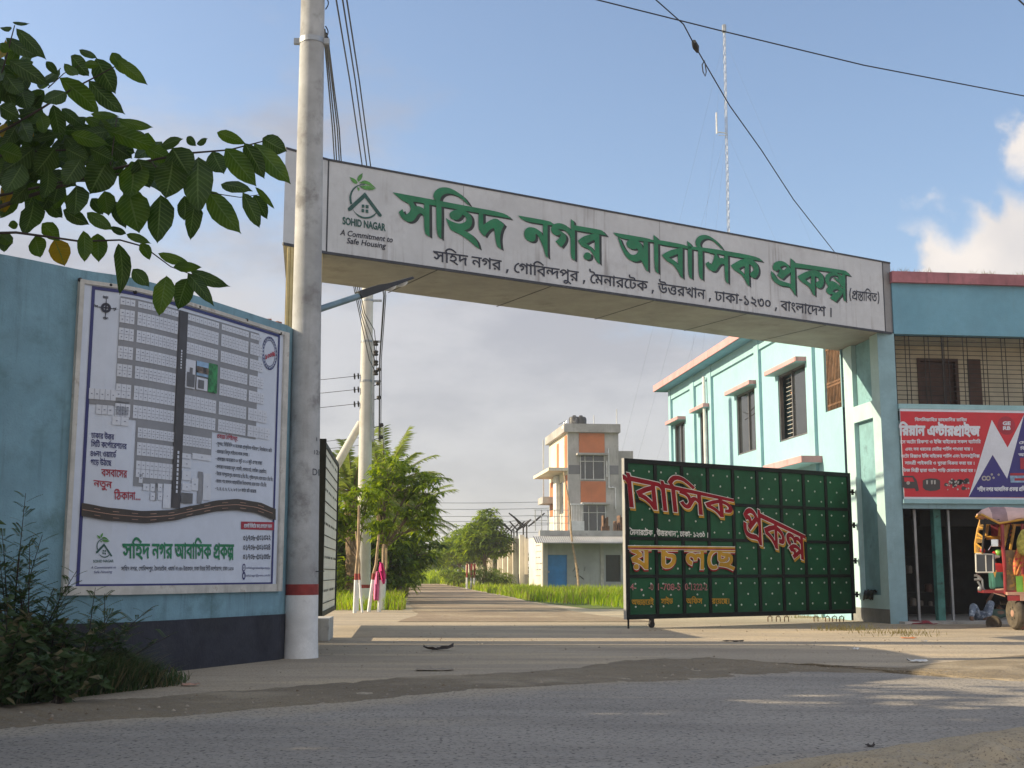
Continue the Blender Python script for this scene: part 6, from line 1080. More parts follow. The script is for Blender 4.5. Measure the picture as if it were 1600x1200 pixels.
# emblem
mb = MB(); ex, ey, k = z5(190-  (343-190)*0, 0)[0], 0, .0
EO = (100+.23333*(205-343*.25), 660+.23333*(740-165*.29))
class Sq:       # the emblem's drawing is taller here than on the beam
    def uv(s, px, py): return WL.uv(px, 660+.23333*740+(py-660-.23333*740)*1.16)
    def p3(s, *a): return WL.p3(*a)
traced(mb, Sq(), G_ROOF, EO[0], 660+.23333*(740-165*.25), .23333*.25, O, 0, 0, 0, 0); traced(mb, Sq(), G_ARC, EO[0], 660+.23333*(740-165*.25), .23333*.25, O, 0, 0, 0, 1)
latin(mb, WL, 'SOHID NAGAR', z5(188, 938), z5(321, 936), 18*.2333, O, .02); em2 = mb.build('emblem', M['teal_ink'], bd)
mb = MB(); traced(mb, Sq(), G_LEAF, EO[0], 660+.23333*(740-165*.25), .23333*.25, O+.002, 0, 0, 0, 1); mb.build('emblem_leaf', M['leaf_ink'], em2)
mb = MB(); latin(mb, WL, 'A Commitment to', z5(172, 980), z5(336, 977), 17*.2333, O, .006, 0, .25); latin(mb, WL, 'Safe Housing', z5(192, 1010), z5(312, 1007), 17*.2333, O, .006, 0, .25); mb.build('emblem_motto', M['navy'], em2)
# nails along the top edge
mb = MB()
for x, y in ((100, 80), (315, 118), (480, 165), (920, 268), (1250, 360), (1485, 450)):
    u, v = WL.uv(*z4(x, y)); mb.lathe(WL.p3(u, v, .03), [(.022, 0), (.022, .015), (.008, .025)], 8, (WL.p3(u, v, 1)-WL.p3(u, v, 0)))
mb.build('fixing_nail', M['iron'], bd)
# ------------------------------------------------------------------ front pole, lamp, second pole, cables, mast
PB = Vector((-2.52, 14.80, 0)); PT = Vector((-2.60, 14.80, 11.2))
def ppt(z): return PB.lerp(PT, z/PT.z)
def prad(z): return .203-.0062*z if z < 9 else .147
po = thing('utility_pole', 'thick concrete utility pole with a red band and white foot in front of the gateway', 'utility pole', PB)
zr0, zr1 = at(470, 930, 14.6).z, at(470, 913, 14.6).z
mb = MB(); zs = [zr1-.002, 1.6, 2.6, 4, 6, 8, 9.5, 11.2]; mb.tube([ppt(z) for z in zs], [prad(z) for z in zs], 32); mb.build('shaft', M['pole'], po, smooth=True)
mb = MB(); zs = [0, .3, zr0]; mb.tube([ppt(z) for z in zs], [prad(0)+.01, prad(.3)+.002, prad(zr0)+.002], 32); mb.build('whitewashed_foot', M['white_paint'], po, smooth=True)
mb = MB(); mb.tube([ppt(zr0), ppt(zr1)], prad(zr0)+.004, 32); mb.build('red_band', M['red_band'], po, smooth=True)
zc = at(489, 58, 14.65).z
def clamp(z, par):
    mb = MB(); r = prad(z); mb.tube([ppt(z-.035), ppt(z+.035)], r+.008, 32)
    for s in (-1, 1): mb.cbox(ppt(z)+Vector((s*(r+.035), -.02, 0)), .075, .05, .075)
    return mb.build('clamp', M['galv'], par)
clamp(zc, po)
mb = MB()
for z, dz in ((zc+.12, .17), (zc+.52, .17)):
    c = ppt(z)+Vector((prad(z)-.01, -.03, 0)); mb.tube([c+Vector((.03+.035*math.sin(t/8*math.pi), 0, dz*(t/8-.5))) for t in range(9)], .008, 6)
mb.build('cable_loop', M['wire'], po)
class Cyl:        # the pole's skin, for its stencilled marks
    def uv(s, px, py): p = at(px, py, PB.y-.17); return (p.x, p.z)
    def p3(s, u, v, off=0):
        c = ppt(v); r = prad(v)+.004; dx = max(-r*.995, min(r*.995, u-c.x)); return Vector((c.x+dx, c.y-math.sqrt(r*r-dx*dx), v))
cy = Cyl(); mb = MB()
latin(mb, cy, '16', (493, 688), (500, 688), 6); latin(mb, cy, '120', (490, 709), (499, 709), 7); latin(mb, cy, '4', (496, 722), (499, 722), 5); latin(mb, cy, 'DE', (488, 742), (499, 742), 11)
mb.build('stencilled_mark', M['ink'], po)
mb = MB(); mb.tube([ppt(at(492, 893, 14.6).z)+Vector((.17, -.08, 0)), ppt(at(492, 893, 14.6).z)+Vector((.28, -.08, .005))], .006, 6); mb.build('wire_stub', M['wire'], po)
# street lamp
l0 = ppt(at(500, 484, 14.8).z)+Vector((.12, .02, 0)); l1 = at(560, 463, 15.3); l2 = at(640, 435.5, 15.9)
lp = thing('street_lamp', 'slim LED street lamp on a blue-grey arm held out from the front pole', 'street lamp', l0)
mb = MB(); mb.tube([l0, l1.lerp(l2, .02)], .042, 14); mb.tube([l0-Vector((.0, 0, .05)), l0+Vector((0, 0, .05))], .05, 12); mb.build('arm', M['steel_blue'], lp, smooth=True)
d = (l2-l1).normalized(); w = d.cross(Vector((0, 0, 1))).normalized(); h = w.cross(d).normalized()
mb = MB()
def lens_at(t): return l1.lerp(l2, t)
P = []
for t, ww, hh in ((0, .06, .065), (.35, .10, .06), (.55, .13, .035), (.97, .13, .02), (1.0, .10, .008)):
    c = l1.lerp(l2, t); P.append([c-w*ww-h*hh*.6, c+w*ww-h*hh*.6, c+w*ww*.8+h*hh, c-w*ww*.8+h*hh])
vs = [q for r in P for q in r]; fs = [(i*4+j, i*4+(j+1) % 4, i*4+4+(j+1) % 4, i*4+4+j) for i in range(len(P)-1) for j in range(4)]+[(3, 2, 1, 0), tuple(len(vs)-4+j for j in range(4))]
mb.add(vs, fs); mb.build('head', M['black_plastic'], lp, bevel=.006)
for t in (.60, .83):
    mb = MB(); mb.lathe(l1.lerp(l2, t)-h*.012, [(.085, 0), (.08, .025), (.05, .05), (.01, .058)], 16, -h); mb.build('lens', M['lens'], lp, smooth=True)
# second pole inside the gate
B2 = gnd(567, 951); T2 = at(574.5, 455, B2.y); T2 = B2+(T2-B2)*1.24
p2 = thing('utility_pole', 'slim concrete utility pole with a red band inside the gate among the saplings', 'utility pole', B2)
rr = .5*22.5/1900*B2.y; pt2 = lambda z: B2.lerp(T2, z/T2.z)
zb0, zb1 = at(567, 919, B2.y-.2).z, at(567, 913.5, B2.y-.2).z
r2 = lambda z: rr*(1-.022*z)
M['pole_lit'] = pm('sunlit_pole_concrete', (.56, .55, .52), .85, .08, 1.2, .004, 40, spots=(.42, .38, .32), spotscale=1.5)  # lighter, warmer copy of the pole concrete with sunlight put into the colour
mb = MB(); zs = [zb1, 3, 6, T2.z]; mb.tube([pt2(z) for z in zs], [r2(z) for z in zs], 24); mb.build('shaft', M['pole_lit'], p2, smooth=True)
mb = MB(); mb.tube([pt2(0), pt2(zb0)], [rr, r2(zb0)+.003], 24); mb.build('whitewashed_foot', M['white_paint'], p2, smooth=True)
mb = MB(); mb.tube([pt2(zb0), pt2(zb1)], rr+.004, 24); mb.build('red_band', M['red_band'], p2, smooth=True)
yp = B2.y
mb = MB()
for py in (470, 596, 534):
    z = at(574, py, yp).z; mb.tube([pt2(z-.03), pt2(z+.03)], r2(z)+.012, 20); mb.box(pt2(z)+Vector((.1, -.05, -.03)), (.32, 0, 0), (0, .06, 0), (0, 0, .06))
mb.build('clamp', M['galv'], p2)
mb = MB(); a = at(583.5, 533, yp-.15); b = at(583, 690, yp-.15); mb.tube([a, b], .035, 8); mb.tube([at(588, 536, yp-.15), at(588, 585, yp-.15)], .012, 6); mb.build('insulator_rack', M['galv'], p2)
for py in (536, 551.5, 567, 582):
    mb = MB(); mb.lathe(at(587.5, py, yp-.18)-Vector((0, 0, .08)), [(.05, 0), (.075, .03), (.045, .07), (.075, .12), (.05, .15)], 10); mb.build('insulator', M['iron'], p2, smooth=True)
for px, py in ((592, 578), (591, 600), (592, 622), (596, 665), (595.5, 684)):
    mb = MB(); c = at(px, py, yp-.15); mb.lathe(c-Vector((.06, 0, 0)), [(.04, 0), (.06, .03), (.06, .09), (.04, .12)], 8, (1, 0, .25)); mb.tube([c, at(584, py+3, yp-.15)], .012, 5); mb.build('small_insulator', M['iron'], p2)
# leaning stay strut
mb = MB(); mb.tube([at(564, 660, yp+.25), at(538, 706, yp+.3), at(440, 880, yp+.6)], [.11, .12, .14], 14)
tag(mb.build('stay_strut', M['pole_lit'], None, True, base=at(440, 880, yp+.6)), 'pale concrete strut leaning against the slim utility pole behind the palm fronds', 'strut')
def cable(name, pts, r, label, group=None, sag=0.0, n=14, cat_='cable', mat='wire'):
    P = [at(*p) for p in pts]; out = []
    for i, (a, b) in enumerate(zip(P, P[1:])):
        for s in range(n): t = s/n; out.append(a.lerp(b, t)-Vector((0, 0, sag*4*t*(1-t))))
    out.append(P[-1]); c = out[0]
    mb = MB(); mb.tube(out, r, 5); o = mb.build(name, M[mat], None, True, base=c); return tag(o, label, cat_, group)
# cables from the front pole's head down to the rack of the second pole
for i, (x0, x1, xa, xb, ye) in enumerate(((505, 522.5, 553.5, 577, 582), (507.5, 526, 556, 580, 567), (510, 530, 559, 583, 551.5), (512, 533, 562, 585, 536))):
    y0 = 40+i*6
    cable('service_cable', [(x0, y0, 15.0), (x1-3, 200, 20.0), (x1, 249, 22.0), (xa, 452, 29.5), (xa+8, 490, 31), (xb, ye-20, yp-.6), (587, ye, yp-.3)], .012, 'black service cable running down from the front pole to the rack on the slim pole', 'service cables between the two poles', 0, 6)
for i, (x0, x1, x2, x3) in enumerate(((525.5, 566.5, 599.5, 592), (535.5, 573.5, 601, 593), (542, 579.5, 603, 595))):
    cable('overhead_cable', [(x0-8, -60, 14.0), (x0, 0, 15.0), ((x0+x1)/2+1, 128, 18.5), (x1, 262, 22.0), (x2, 462, 30.5), (x3+1, 560, yp-.5), (x3, 690, yp-.2)], .012, 'black overhead cable passing behind the sign beam to the right side of the slim pole', 'overhead cables beside the front pole', 0, 6)
for py in (588, 609, 631.5):
    o = cable('line_wire', [(566, py-2, yp-.1), (553, py, yp), (505, py+5, yp+.6), (300, py+16, yp+4)], .009, 'thin wire strung left from the slim pole with a spiky insulator on it', 'wires leaving the slim pole to the left', 0, 4, 'wire')
    mb = MB(); a = at(550, py+.4, yp-.02)-o.location; ax = Vector((1, 0, .08))
    for k in range(3): mb.lathe(a+ax*(.05+k*.11), [(.02, 0), (.09 if k < 2 else .05, .01), (.09 if k < 2 else .05, .04), (.02, .05)], 8, ax)
    m_ = mb.build('insulator_string', M['iron'], None); m_.parent = o
for py in (690, 702): cable('line_wire', [(570, py-7, yp+1), (505, py, yp+2), (300, py+20, yp+6)], .008, 'thin wire low behind the open gate leaf among the palm fronds', 'low wires behind the palm', 0, 4, 'wire')
# far lines over the field
for i, py in enumerate((776, 786, 797, 805, 812, 823)):
    cable('power_line', [(480, py+3, 116), (1000, py+1, 126)], .028, 'distant power line crossing behind the roadside trees', 'distant power lines over the field', .5, 24, 'power line', 'galv')
# two cables high over the gate
cable('overhead_cable', [(800, -42, 13), (930, -1, 13.5), (1120, 46.5, 14.2), (1350, 102, 15.0), (1600, 150, 16.0), (1900, 205, 17)], .0085, 'single black cable crossing the open sky above the radio mast', None, .0, 8)
cable('overhead_cable', [(1590, -2, 15), (1640, 45, 15.3)], .011, 'short end of black cable in the top right corner of the sky', None, 0, 4)
sc_ = cable('drop_cable', [(990, -35, 13.2), (1025, 0, 13.8), (1068, 38, 14.4), (1086, 72, 14.9), (1101, 98, 15.3), (1140, 165, 16.4), (1190, 235, 18.0), (1240, 312, 20.0), (1304, 394, 24.3)], .0085, 'black drop cable with a knot and loop slanting down to the sign beam', None, 0, 6)
mb = MB(); P = [at(1101, 95, 15.3), at(1097, 101, 15.25), at(1098.5, 112, 15.25), at(1102, 119, 15.25), at(1103.5, 112, 15.27), at(1101.5, 98, 15.3)]
mb.tube([p-sc_.location for p in P], .008, 5); a = at(1084, 65, 14.85)-sc_.location; b = at(1090, 81, 15.05)-sc_.location
mb.tube([a, a.lerp(b, .5), b], [.03, .045, .02], 8)
m_ = mb.build('knot_and_loop', M['wire'], None); m_.parent = sc_
# lattice mast
ym = 105.0; mt0 = at(1140.5, 470, ym); mt1 = at(1131.5, 44, ym)
mt0 = mt0.lerp(mt1, -.95)
ms = thing('radio_mast', 'tall thin guyed lattice radio mast rising far behind the sign beam', 'radio mast', (mt0.x, mt0.y, 0))
mb = MB(); nseg = 58; rad = .12
def legp(t, k): c = mt0.lerp(mt1, t); a = k*2*math.pi/3+.4; return c+Vector((math.cos(a), math.sin(a), 0))*rad
for k in range(3): mb.tube([legp(0, k), legp(1, k)], .022, 4)
for i in range(nseg):
    for k in range(3): mb.tube([legp(i/nseg, k), legp((i+1)/nseg, (k+1) % 3)], .014, 3, cap=False); mb.tube([legp(i/nseg, k), legp(i/nseg, (k+1) % 3)], .014, 3, cap=False)
mb.build('lattice', M['galv'], ms)
mb = MB(); a = at(1134.5, 208, ym); b = at(1120.5, 206, ym); mb.tube([a, b], .05, 5); mb.tube([at(1135, 212, ym), at(1122, 211, ym)], .03, 4); mb.tube([at(1120, 209, ym), at(1119.3, 176, ym)], .07, 6); mb.build('side_antenna', M['white_paint'], ms)
mb = MB(); mb.tube([mt1-Vector((0, 0, .4)), mt1+Vector((0, 0, .3))], .2, 6); mb.build('top_lamp', M['galv'], ms)
mb = MB()
for t in (.45, .62, .80, .98):
    c = mt0.lerp(mt1, t)
    for k in range(3):
        a = k*2*math.pi/3+.1; e = Vector((mt0.x+math.cos(a)*(8+t*12), mt0.y+math.sin(a)*(8+t*12), 0)); mb.tube([c, c.lerp(e, .5)-Vector((0, 0, .3)), e], .006, 3, cap=False)
mb.build('guy_wire', M['galv'], ms)
# ------------------------------------------------------------------ blue two-storey building on the right
BF = Vector((7.88, 24.56, 0)); BC = Vector((7.24, 26.40, 0))
FRONT = Plane(BF, BF+FR*5); SIDE = Plane(BC+BV*15, BC)
RL = 15.2                              # length of the side wall, going back
SIDE = Plane(BC+BV*RL, BC)             # u = 0 at the far corner
RH = 7.22
bl = thing('shop_building', 'long pale blue two-storey building with pink window shades and a shop on its front', 'building', (10, 28, 0))
def srect(px0, py0, px1, py1, px1b=None):
    u0, v0 = SIDE.uv(px0, py0); u1, v1 = SIDE.uv(px1, py1); return u0, u1, min(v0, v1), max(v0, v1)
def spx(x0, yt0, yb0, x1, yt1, yb1):      # opening given by left and right edges as seen
    u0, a0 = SIDE.uv(x0, yt0); _, c0 = SIDE.uv(x0, yb0); u1, a1 = SIDE.uv(x1, yt1); _, c1 = SIDE.uv(x1, yb1)
    return [u0, u1, (c0+c1)/2, (a0+a1)/2]
wins = [spx(1054, 656, 722, 1069.5, 648, 718), spx(1093, 629, 714, 1110, 621, 710), spx(1150, 604, 694, 1183, 589, 684), spx(1214.5, 574, 672, 1257, 552, 657), spx(1286, 542, 645.5, 1311, 530, 639)]
for w in wins[:4]: w[2] = 4.25; w[3] = 5.95
wins[4][2] = 4.6; wins[4][3] = 6.3
for w in wins[:4]: print('win', [round(q, 2) for q in w], [round(q, 2) for q in SIDE.uv(1020, 605)])
def wall_holes(mb, sf, u0, u1, v0, v1, holes, dep, mi=0, off=0):
    us = sorted({u0, u1, *[h[0] for h in holes], *[h[1] for h in holes]}); vs = sorted({v0, v1, *[h[2] for h in holes], *[h[3] for h in holes]})
    for a, b in zip(us, us[1:]):
        for c, d in zip(vs, vs[1:]):
            m_ = ((a+b)/2, (c+d)/2)
            if any(h[0] < m_[0] < h[1] and h[2] < m_[1] < h[3] for h in holes): continue
            mb.quad(sf.p3(a, c, off), sf.p3(b, c, off), sf.p3(b, d, off), sf.p3(a, d, off), mi)
    for a, b, c, d in (h[:4] for h in holes):
        p = [sf.p3(a, c, off), sf.p3(b, c, off), sf.p3(b, d, off), sf.p3(a, d, off)]; q = [k-sf.n*dep for k in p]
        for i in range(4): mb.quad(p[i], q[i], q[(i+1) % 4], p[(i+1) % 4], mi)
def pbox(mb, sf, u0, u1, v0, v1, o0, o1, mi=0): mb.box(sf.p3(u0, v0, o0), sf.ex*(u1-u0), sf.n*(o1-o0), (0, 0, v1-v0), mi)
mb = MB(); wall_holes(mb, SIDE, 0, RL, 0, RH, wins, .14)
pbox(mb, SIDE, 0, RL-1.2, 0, RH-.01, -.40, -.30)
mb.quad(SIDE.p3(0, 0), SIDE.p3(0, RH), SIDE.p3(0, RH)+FR*12, SIDE.p3(0, 0)+FR*12)
mb.build('side_wall', M['bldg_mint'], bl)
mb = MB()
for x0, x1 in ((1030, 1039), (1083, 1094), (1110, 1122), (1186, 1199), (1270, 1285.5)):
    u0 = SIDE.uv(x0, 690)[0]; u1 = SIDE.uv(x1, 690)[0]; u0 = max(u0, 0.003)
    pbox(mb, SIDE, u0, u0+max(.28, (u1-u0)*.55), .003, RH-.003, 0, .08)
    mb.build('pilaster', M['pilaster'], bl); mb = MB()
mb = MB(); pbox(mb, SIDE, .3, RL, RH-.36, RH-.004, .002, .06); mb.build('eaves_beam', M['pilaster'], bl)
mb = MB(); r0 = SIDE.p3(-.45, RH, .5); mb.box(r0, SIDE.ex*(RL+.1), -SIDE.n*11.5, (0, 0, .21)); mb.build('roof_slab', M['pink'], bl)
mb = MB(); mb.box(SIDE.p3(-.40, RH-.012, .46), SIDE.ex*(RL), -SIDE.n*.44, (0, 0, .01)); mb.build('roof_underside', M['bldg_blue'], bl)
# window shades
for k, w in enumerate(wins[:4]):
    mb = MB(); pbox(mb, SIDE, w[0]-.22, w[1]+.14, w[3]+.02, w[3]+.125, 0.002, .28); o = mb.build('window_shade', M['pink'], bl)
    mb = MB(); pbox(mb, SIDE, w[0]-.20, w[1]+.12, w[3]+.008, w[3]+.02, .002, .26); mb.build('shade_underside', M['pilaster'], o)
mb = MB(); u0 = SIDE.uv(1222, 725)[0]; u1 = SIDE.uv(1285, 715)[0]; v = SIDE.uv(1250, 731)[1]; pbox(mb, SIDE, u0, u1, v, v+.15, .002, .5); mb.build('door_shade', M['pink'], bl)
mb = MB(); pbox(mb, SIDE, u0+.02, u1-.02, v-.012, v, .002, .48); mb.build('shade_underside', M['pilaster'], bl)
# windows: black frame, sash, tinted panes, one with a peach curtain and grille
for k, w in enumerate(wins[:4]):
    u0, u1, v0, v1 = w; mb = MB(); t = .05
    pbox(mb, SIDE, u0, u1, v0, v0+t, -.12, -.03); pbox(mb, SIDE, u0, u1, v1-t, v1, -.12, -.03); pbox(mb, SIDE, u0, u0+t, v0+t, v1-t, -.12, -.03); pbox(mb, SIDE, u1-t, u1, v0+t, v1-t, -.12, -.03)
    um = u0+(u1-u0)*(.5 if k != 3 else .46); pbox(mb, SIDE, um-.03, um+.03, v0+t, v1-t, -.11, -.04)
    o = mb.build('window', M['frame_grey'], bl)
    for a, b in ((u0+t, um-.03), (um+.03, u1-t)):
        if k == 3 and a < um-.03: continue
        mb = MB(); pbox(mb, SIDE, a, b, v0+t, v1-t, -.085, -.075); mb.build('pane', M['glass_dark'], o)
    if k == 3:
        mb = MB(); n_ = 15
        for i in range(n_): z = v0+t+(v1-v0-2*t)*(i+.5)/n_; mb.tube([SIDE.p3(u0+t, z, -.2), SIDE.p3(um, z, -.2)], .008, 5)
        mb.build('window_grille', M['gl_wht'], o)
        mb = MB(); M['curtain'] = pm('peach_curtain', (.62, .34, .2), .85, .1, 4, .01, 9)
        a = [SIDE.p3(u0+.25, v1-.45, -.24), SIDE.p3(um-.02, v1-.58, -.24), SIDE.p3(um-.02, v0+.72, -.25), SIDE.p3(um-.18, v0+.75, -.25)]; mb.quad(a[3], a[2], a[1], a[0]); mb.build('curtain', M['curtain'], o)
        mb = MB(); pbox(mb, SIDE, u0+t, um, v0+t, v1-t, -.295, -.285); mb.build('dark_room', M['black_plastic'], o)
    elif k >= 1:
        mb = MB(); zz = v0+.15
        if k == 2: mb.tube([SIDE.p3(u0+.35, v1-.5, -.07), SIDE.p3(u0+.75, v1-.62, -.07), SIDE.p3(u1-.06, v1-.42, -.07)], .008, 4); mb.tube([SIDE.p3(u0+.5, v0+.95, -.07), SIDE.p3(u1-.06, v0+1.05, -.07)], .008, 4); mb.build('latch_cord', M['wire'], o)
# grille window near the pillar
u0, u1, v0, v1 = wins[4]
mb = MB(); n_ = 11
for i in range(n_): mb.tube([SIDE.p3(u0+(u1-u0)*(i+.5)/n_, v0, -.05), SIDE.p3(u0+(u1-u0)*(i+.5)/n_, v1, -.06)], .016, 5)
for z in (v0+.12, v0+.55, v0+.62, v1-.3): pbox(mb, SIDE, u0, u1, z, z+.04, -.075, -.045)
gw_ = mb.build('grille_window', M['rust'], bl)
mb = MB(); M['shut'] = pm('grey_brown_shutter', (.26, .22, .18), .8, .2, 4); pbox(mb, SIDE, u0, u1, v0, v1, -.139, -.13); mb.build('shutter', M['shut'], gw_)
mb = MB(); p = SIDE.p3(RL*.585, 0, .16); mb.tube([SIDE.p3(SIDE.uv(1109, 660)[0]+.05, z, .17) for z in (.2, 3, 5, RH-.3)], .05, 8); mb.build('rain_pipe', M['white_paint'], bl, True)
# ---- front
FW = 11.5
def fbox(mb, u0, u1, v0, v1, o0, o1, mi=0): pbox(mb, FRONT, u0, u1, v0, v1, o0, o1, mi)
mb = MB(); fbox(mb, -.02, FW, 5.86, 6.93, -.25, 0); mb.build('fascia', M['bldg_blue'], bl)
mb = MB(); fbox(mb, -.05, FW, 6.93, 7.16, -.30, .10); mb.build('roof_edge', M['pink_cap'], bl)
mb = MB(); fbox(mb, 0, FW, 7.0, 7.15, -2.0, -.31); mb.build('front_roof', M['concrete'], bl)
mb = MB(); fbox(mb, -.02, FW, 4.26, 4.40, -1.5, 0); fbox(mb, -.02, FW, 2.28, 2.40, -.2, 0.0)
mb.build('floor_slab', M['pillar_shade_blue'], bl)
mb = MB(); fbox(mb, -.02, .42, 4.40, 5.86, -1.5, -1.35); fbox(mb, 1.0, 4.2, 0, 0, 0, 0) if False else None
hole = [1.05, 1.98, 4.40, 5.60]
wall_holes(mb, FRONT, 0, FW, 4.40, 5.86, [hole], .12, 0, -1.3); mb.build('veranda_wall', M['cream'], bl)
mb = MB(); fbox(mb, hole[0], hole[1], 4.4, 5.6, -1.41, -1.38); fbox(mb, hole[0], hole[0]+.07, 4.4, 5.53, -1.36, -1.27); fbox(mb, hole[1]-.07, hole[1], 4.4, 5.53, -1.36, -1.27); fbox(mb, hole[0], hole[1], 5.53, 5.6, -1.36, -1.27)
fbox(mb, hole[0]+.1, hole[0]+.42, 4.42, 5.5, -1.38, -1.36)
o = mb.build('veranda_door', M['brown'], bl)
mb = MB(); pbox(mb, FRONT, 2.2, 2.5, 4.4, 5.6, -1.295, -1.28); mb.build('dark_shutter', M['brown'], bl)
mb = MB(); fbox(mb, -.02, FW, 5.86, 5.9, -1.5, -.25); mb.build('veranda_ceiling', M['cream'], bl)
mb = MB()
zs = [4.42+(5.84-4.42)*i/15 for i in range(16)]
for z in zs: mb.box(FRONT.p3(0.0, z-.006, -.14), FRONT.ex*FW, FRONT.n*.012, (0, 0, .012))
for i in range(26):
    u = .30+i*.42
    for du in (-.045, .045): mb.box(FRONT.p3(u+du-.007, 4.41, -.127), FRONT.ex*.014, FRONT.n*.012, (0, 0, 1.44))
for u in (.02, 1.05, 3.0, 5.0): mb.box(FRONT.p3(u-.013, 4.41, -.115), FRONT.ex*.026, FRONT.n*.02, (0, 0, 1.44))
mb.build('veranda_grille', M['iron'], bl)
# ---- shop room
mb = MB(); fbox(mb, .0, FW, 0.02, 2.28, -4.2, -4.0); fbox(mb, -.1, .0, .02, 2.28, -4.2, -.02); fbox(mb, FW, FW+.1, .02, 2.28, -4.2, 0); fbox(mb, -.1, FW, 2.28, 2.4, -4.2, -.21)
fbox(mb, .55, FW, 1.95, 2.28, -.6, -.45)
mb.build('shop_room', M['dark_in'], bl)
mb = MB(); fbox(mb, -.2, FW, 0.0, .05, -4.2, .25); tag(mb.build('shop_floor', M['concrete'], bl))
for px, w, py0, mat_, nm in ((1432, .05, 815, 'galv', 'shutter_guide'), (1464, .15, 805, 'teal_post', 'post'), (1485, .045, 815, 'galv', 'shutter_guide')):
    u = Plane(FRONT.p3(0, 0, -.4), FRONT.p3(5, 0, -.4)).uv(px, 890)[0]; mb = MB(); fbox(mb, u-w/2, u+w/2, .05, 2.28, -.42, -.42+max(.06, w)); mb.build(nm, M[mat_], bl)
mb = MB(); u = FRONT.uv(1460, 940)[0]
for z in (.25, .55, .95, 1.35): fbox(mb, .15, 2.0, z, z+.03, -2.6, -2.2)
for u_ in (.15, 1.97): fbox(mb, u_, u_+.04, .05, 1.7, -2.6, -2.55)
sh_ = mb.build('shelf', M['dark_in'], bl)
r_ = random.Random(3)
for i in range(14):
    mb = MB(); u = r_.uniform(.2, 1.8); z = r_.choice((.28, .58, .98, 1.38)); s = r_.uniform(.08, .2); mb.lathe(FRONT.p3(u, z, -2.4), [(s*.4, 0), (s*.5, .02), (s*.5, s), (s*.3, s+.02)], 10); mb.build('stored_tin', M[r_.choice(('batt', 'dark_in', 'brown', 'batt'))], sh_)
# weeds along the roof edge
mb = MB()
for i in range(170):
    u = r_.uniform(0, 4.4); p = FRONT.p3(u, 7.16, r_.uniform(-.2, .02))
    if mnoise.noise((u*2.2, 0, 5)) < -.05: continue
    for k in range(2):
        d = Vector((r_.uniform(-.12, .12), r_.uniform(-.05, .05), r_.uniform(.03, .15))); w = Vector((.006, 0, 0)); mb.add([p-w, p+w, p+d], [(0, 1, 2)])
tag(mb.build('roof_grass', M['grass_dry'], None), 'thin dry grass growing along the rose roof edge', 'grass', None, 'stuff')
# ------------------------------------------------------------------ banner over the shop
BAN = Plane(FRONT.p3(0, 0, .055), FRONT.p3(5, 0, .055))
z6 = lambda x, y: (1400+.13333*x, 630+.13333*y)
bu0 = .0; bu1 = 4.6; v0 = BAN.uv(*z6(800, 1125))[1]; v1 = BAN.uv(*z6(800, 75))[1]
bn = thing('shop_banner', 'red, white and blue auto-parts shop banner stretched over the dark shop front', 'banner', BAN.p3(2.2, 3.3))
mb = MB(); mb.box(BAN.p3(bu0, v0, -.03), BAN.ex*(bu1-bu0), BAN.n*.03, (0, 0, v1-v0)); mb.build('white_sheet', M['ban_white'], bn)
ia = BAN.uv(*z6(800, 1102))[1]; ib = BAN.uv(*z6(800, 105))[1]
mb = MB(); mb.quad(BAN.p3(bu0, ia, .003), BAN.p3(bu1-.03, ia, .003), BAN.p3(bu1-.03, ib, .003), BAN.p3(bu0, ib, .003)); mb.build('red_field', M['ban_red'], bn)
def bp(pts, off): return [BAN.p3(*BAN.uv(*z6(*p)), off) for p in pts]
mb = MB(); mb.add(bp([(848, 1102), (1130, 605), (1300, 885), (1500, 118), (2300, 105), (2300, 1102)], .006), [(0, 1, 2), (2, 3, 4), (2, 4, 5), (0, 2, 5)]); mb.build('blue_field', M['ban_blue'], bn)
mb = MB(); mb.add(bp([(1120, 195), (1305, 520), (1500, 130), (1300, 885), (1130, 605), (848, 1102)], .009), [(0, 5, 4), (0, 4, 1), (1, 4, 3), (1, 3, 2)]); mb.build('white_flash', M['ban_white'], bn)
mb = MB()
for it in (('s1', (215, 180), (828, 182), 30, .03), ('s2', (30, 270), (983, 278), 102, .055), ('s3', (42, 438), (990, 436), 34, .03), ('s4', (105, 524), (892, 522), 32, .03), ('s5', (52, 606), (978, 604), 32, .03), ('s6', (100, 686), (915, 688), 32, .03), ('s7', (66, 772), (925, 774), 32, .03), ('s8', (948, 992), (1720, 985), 40, .045), ('s9', (1440, 448), (1600, 448), 30, .03), ('s10', (1452, 518), (1580, 518), 30, .03), ('s11', (1430, 590), (1560, 590), 30, .03)):
    place_text(mb, BAN, it[0], z6(*it[1]), z6(*it[2]), it[3]*.13333, None, .012, it[4])
mb.build('white_lettering', M['ban_white'], bn)
mb = MB(); c = BAN.uv(*z6(1292, 262)); mb.lathe(BAN.p3(c[0], c[1], .004), [(.19, 0), (.19, .003)], 24, BAN.n); bd_ = mb.build('badge', M['red_ink'], bn)
mb = MB(); latin(mb, BAN, 'GE', z6(1247, 256), z6(1340, 256), 42*.1333, .012, .05); latin(mb, BAN, 'RB', z6(1250, 312), z6(1340, 312), 42*.1333, .012, .05); mb.build('badge_lettering', M['ban_white'], bd_)
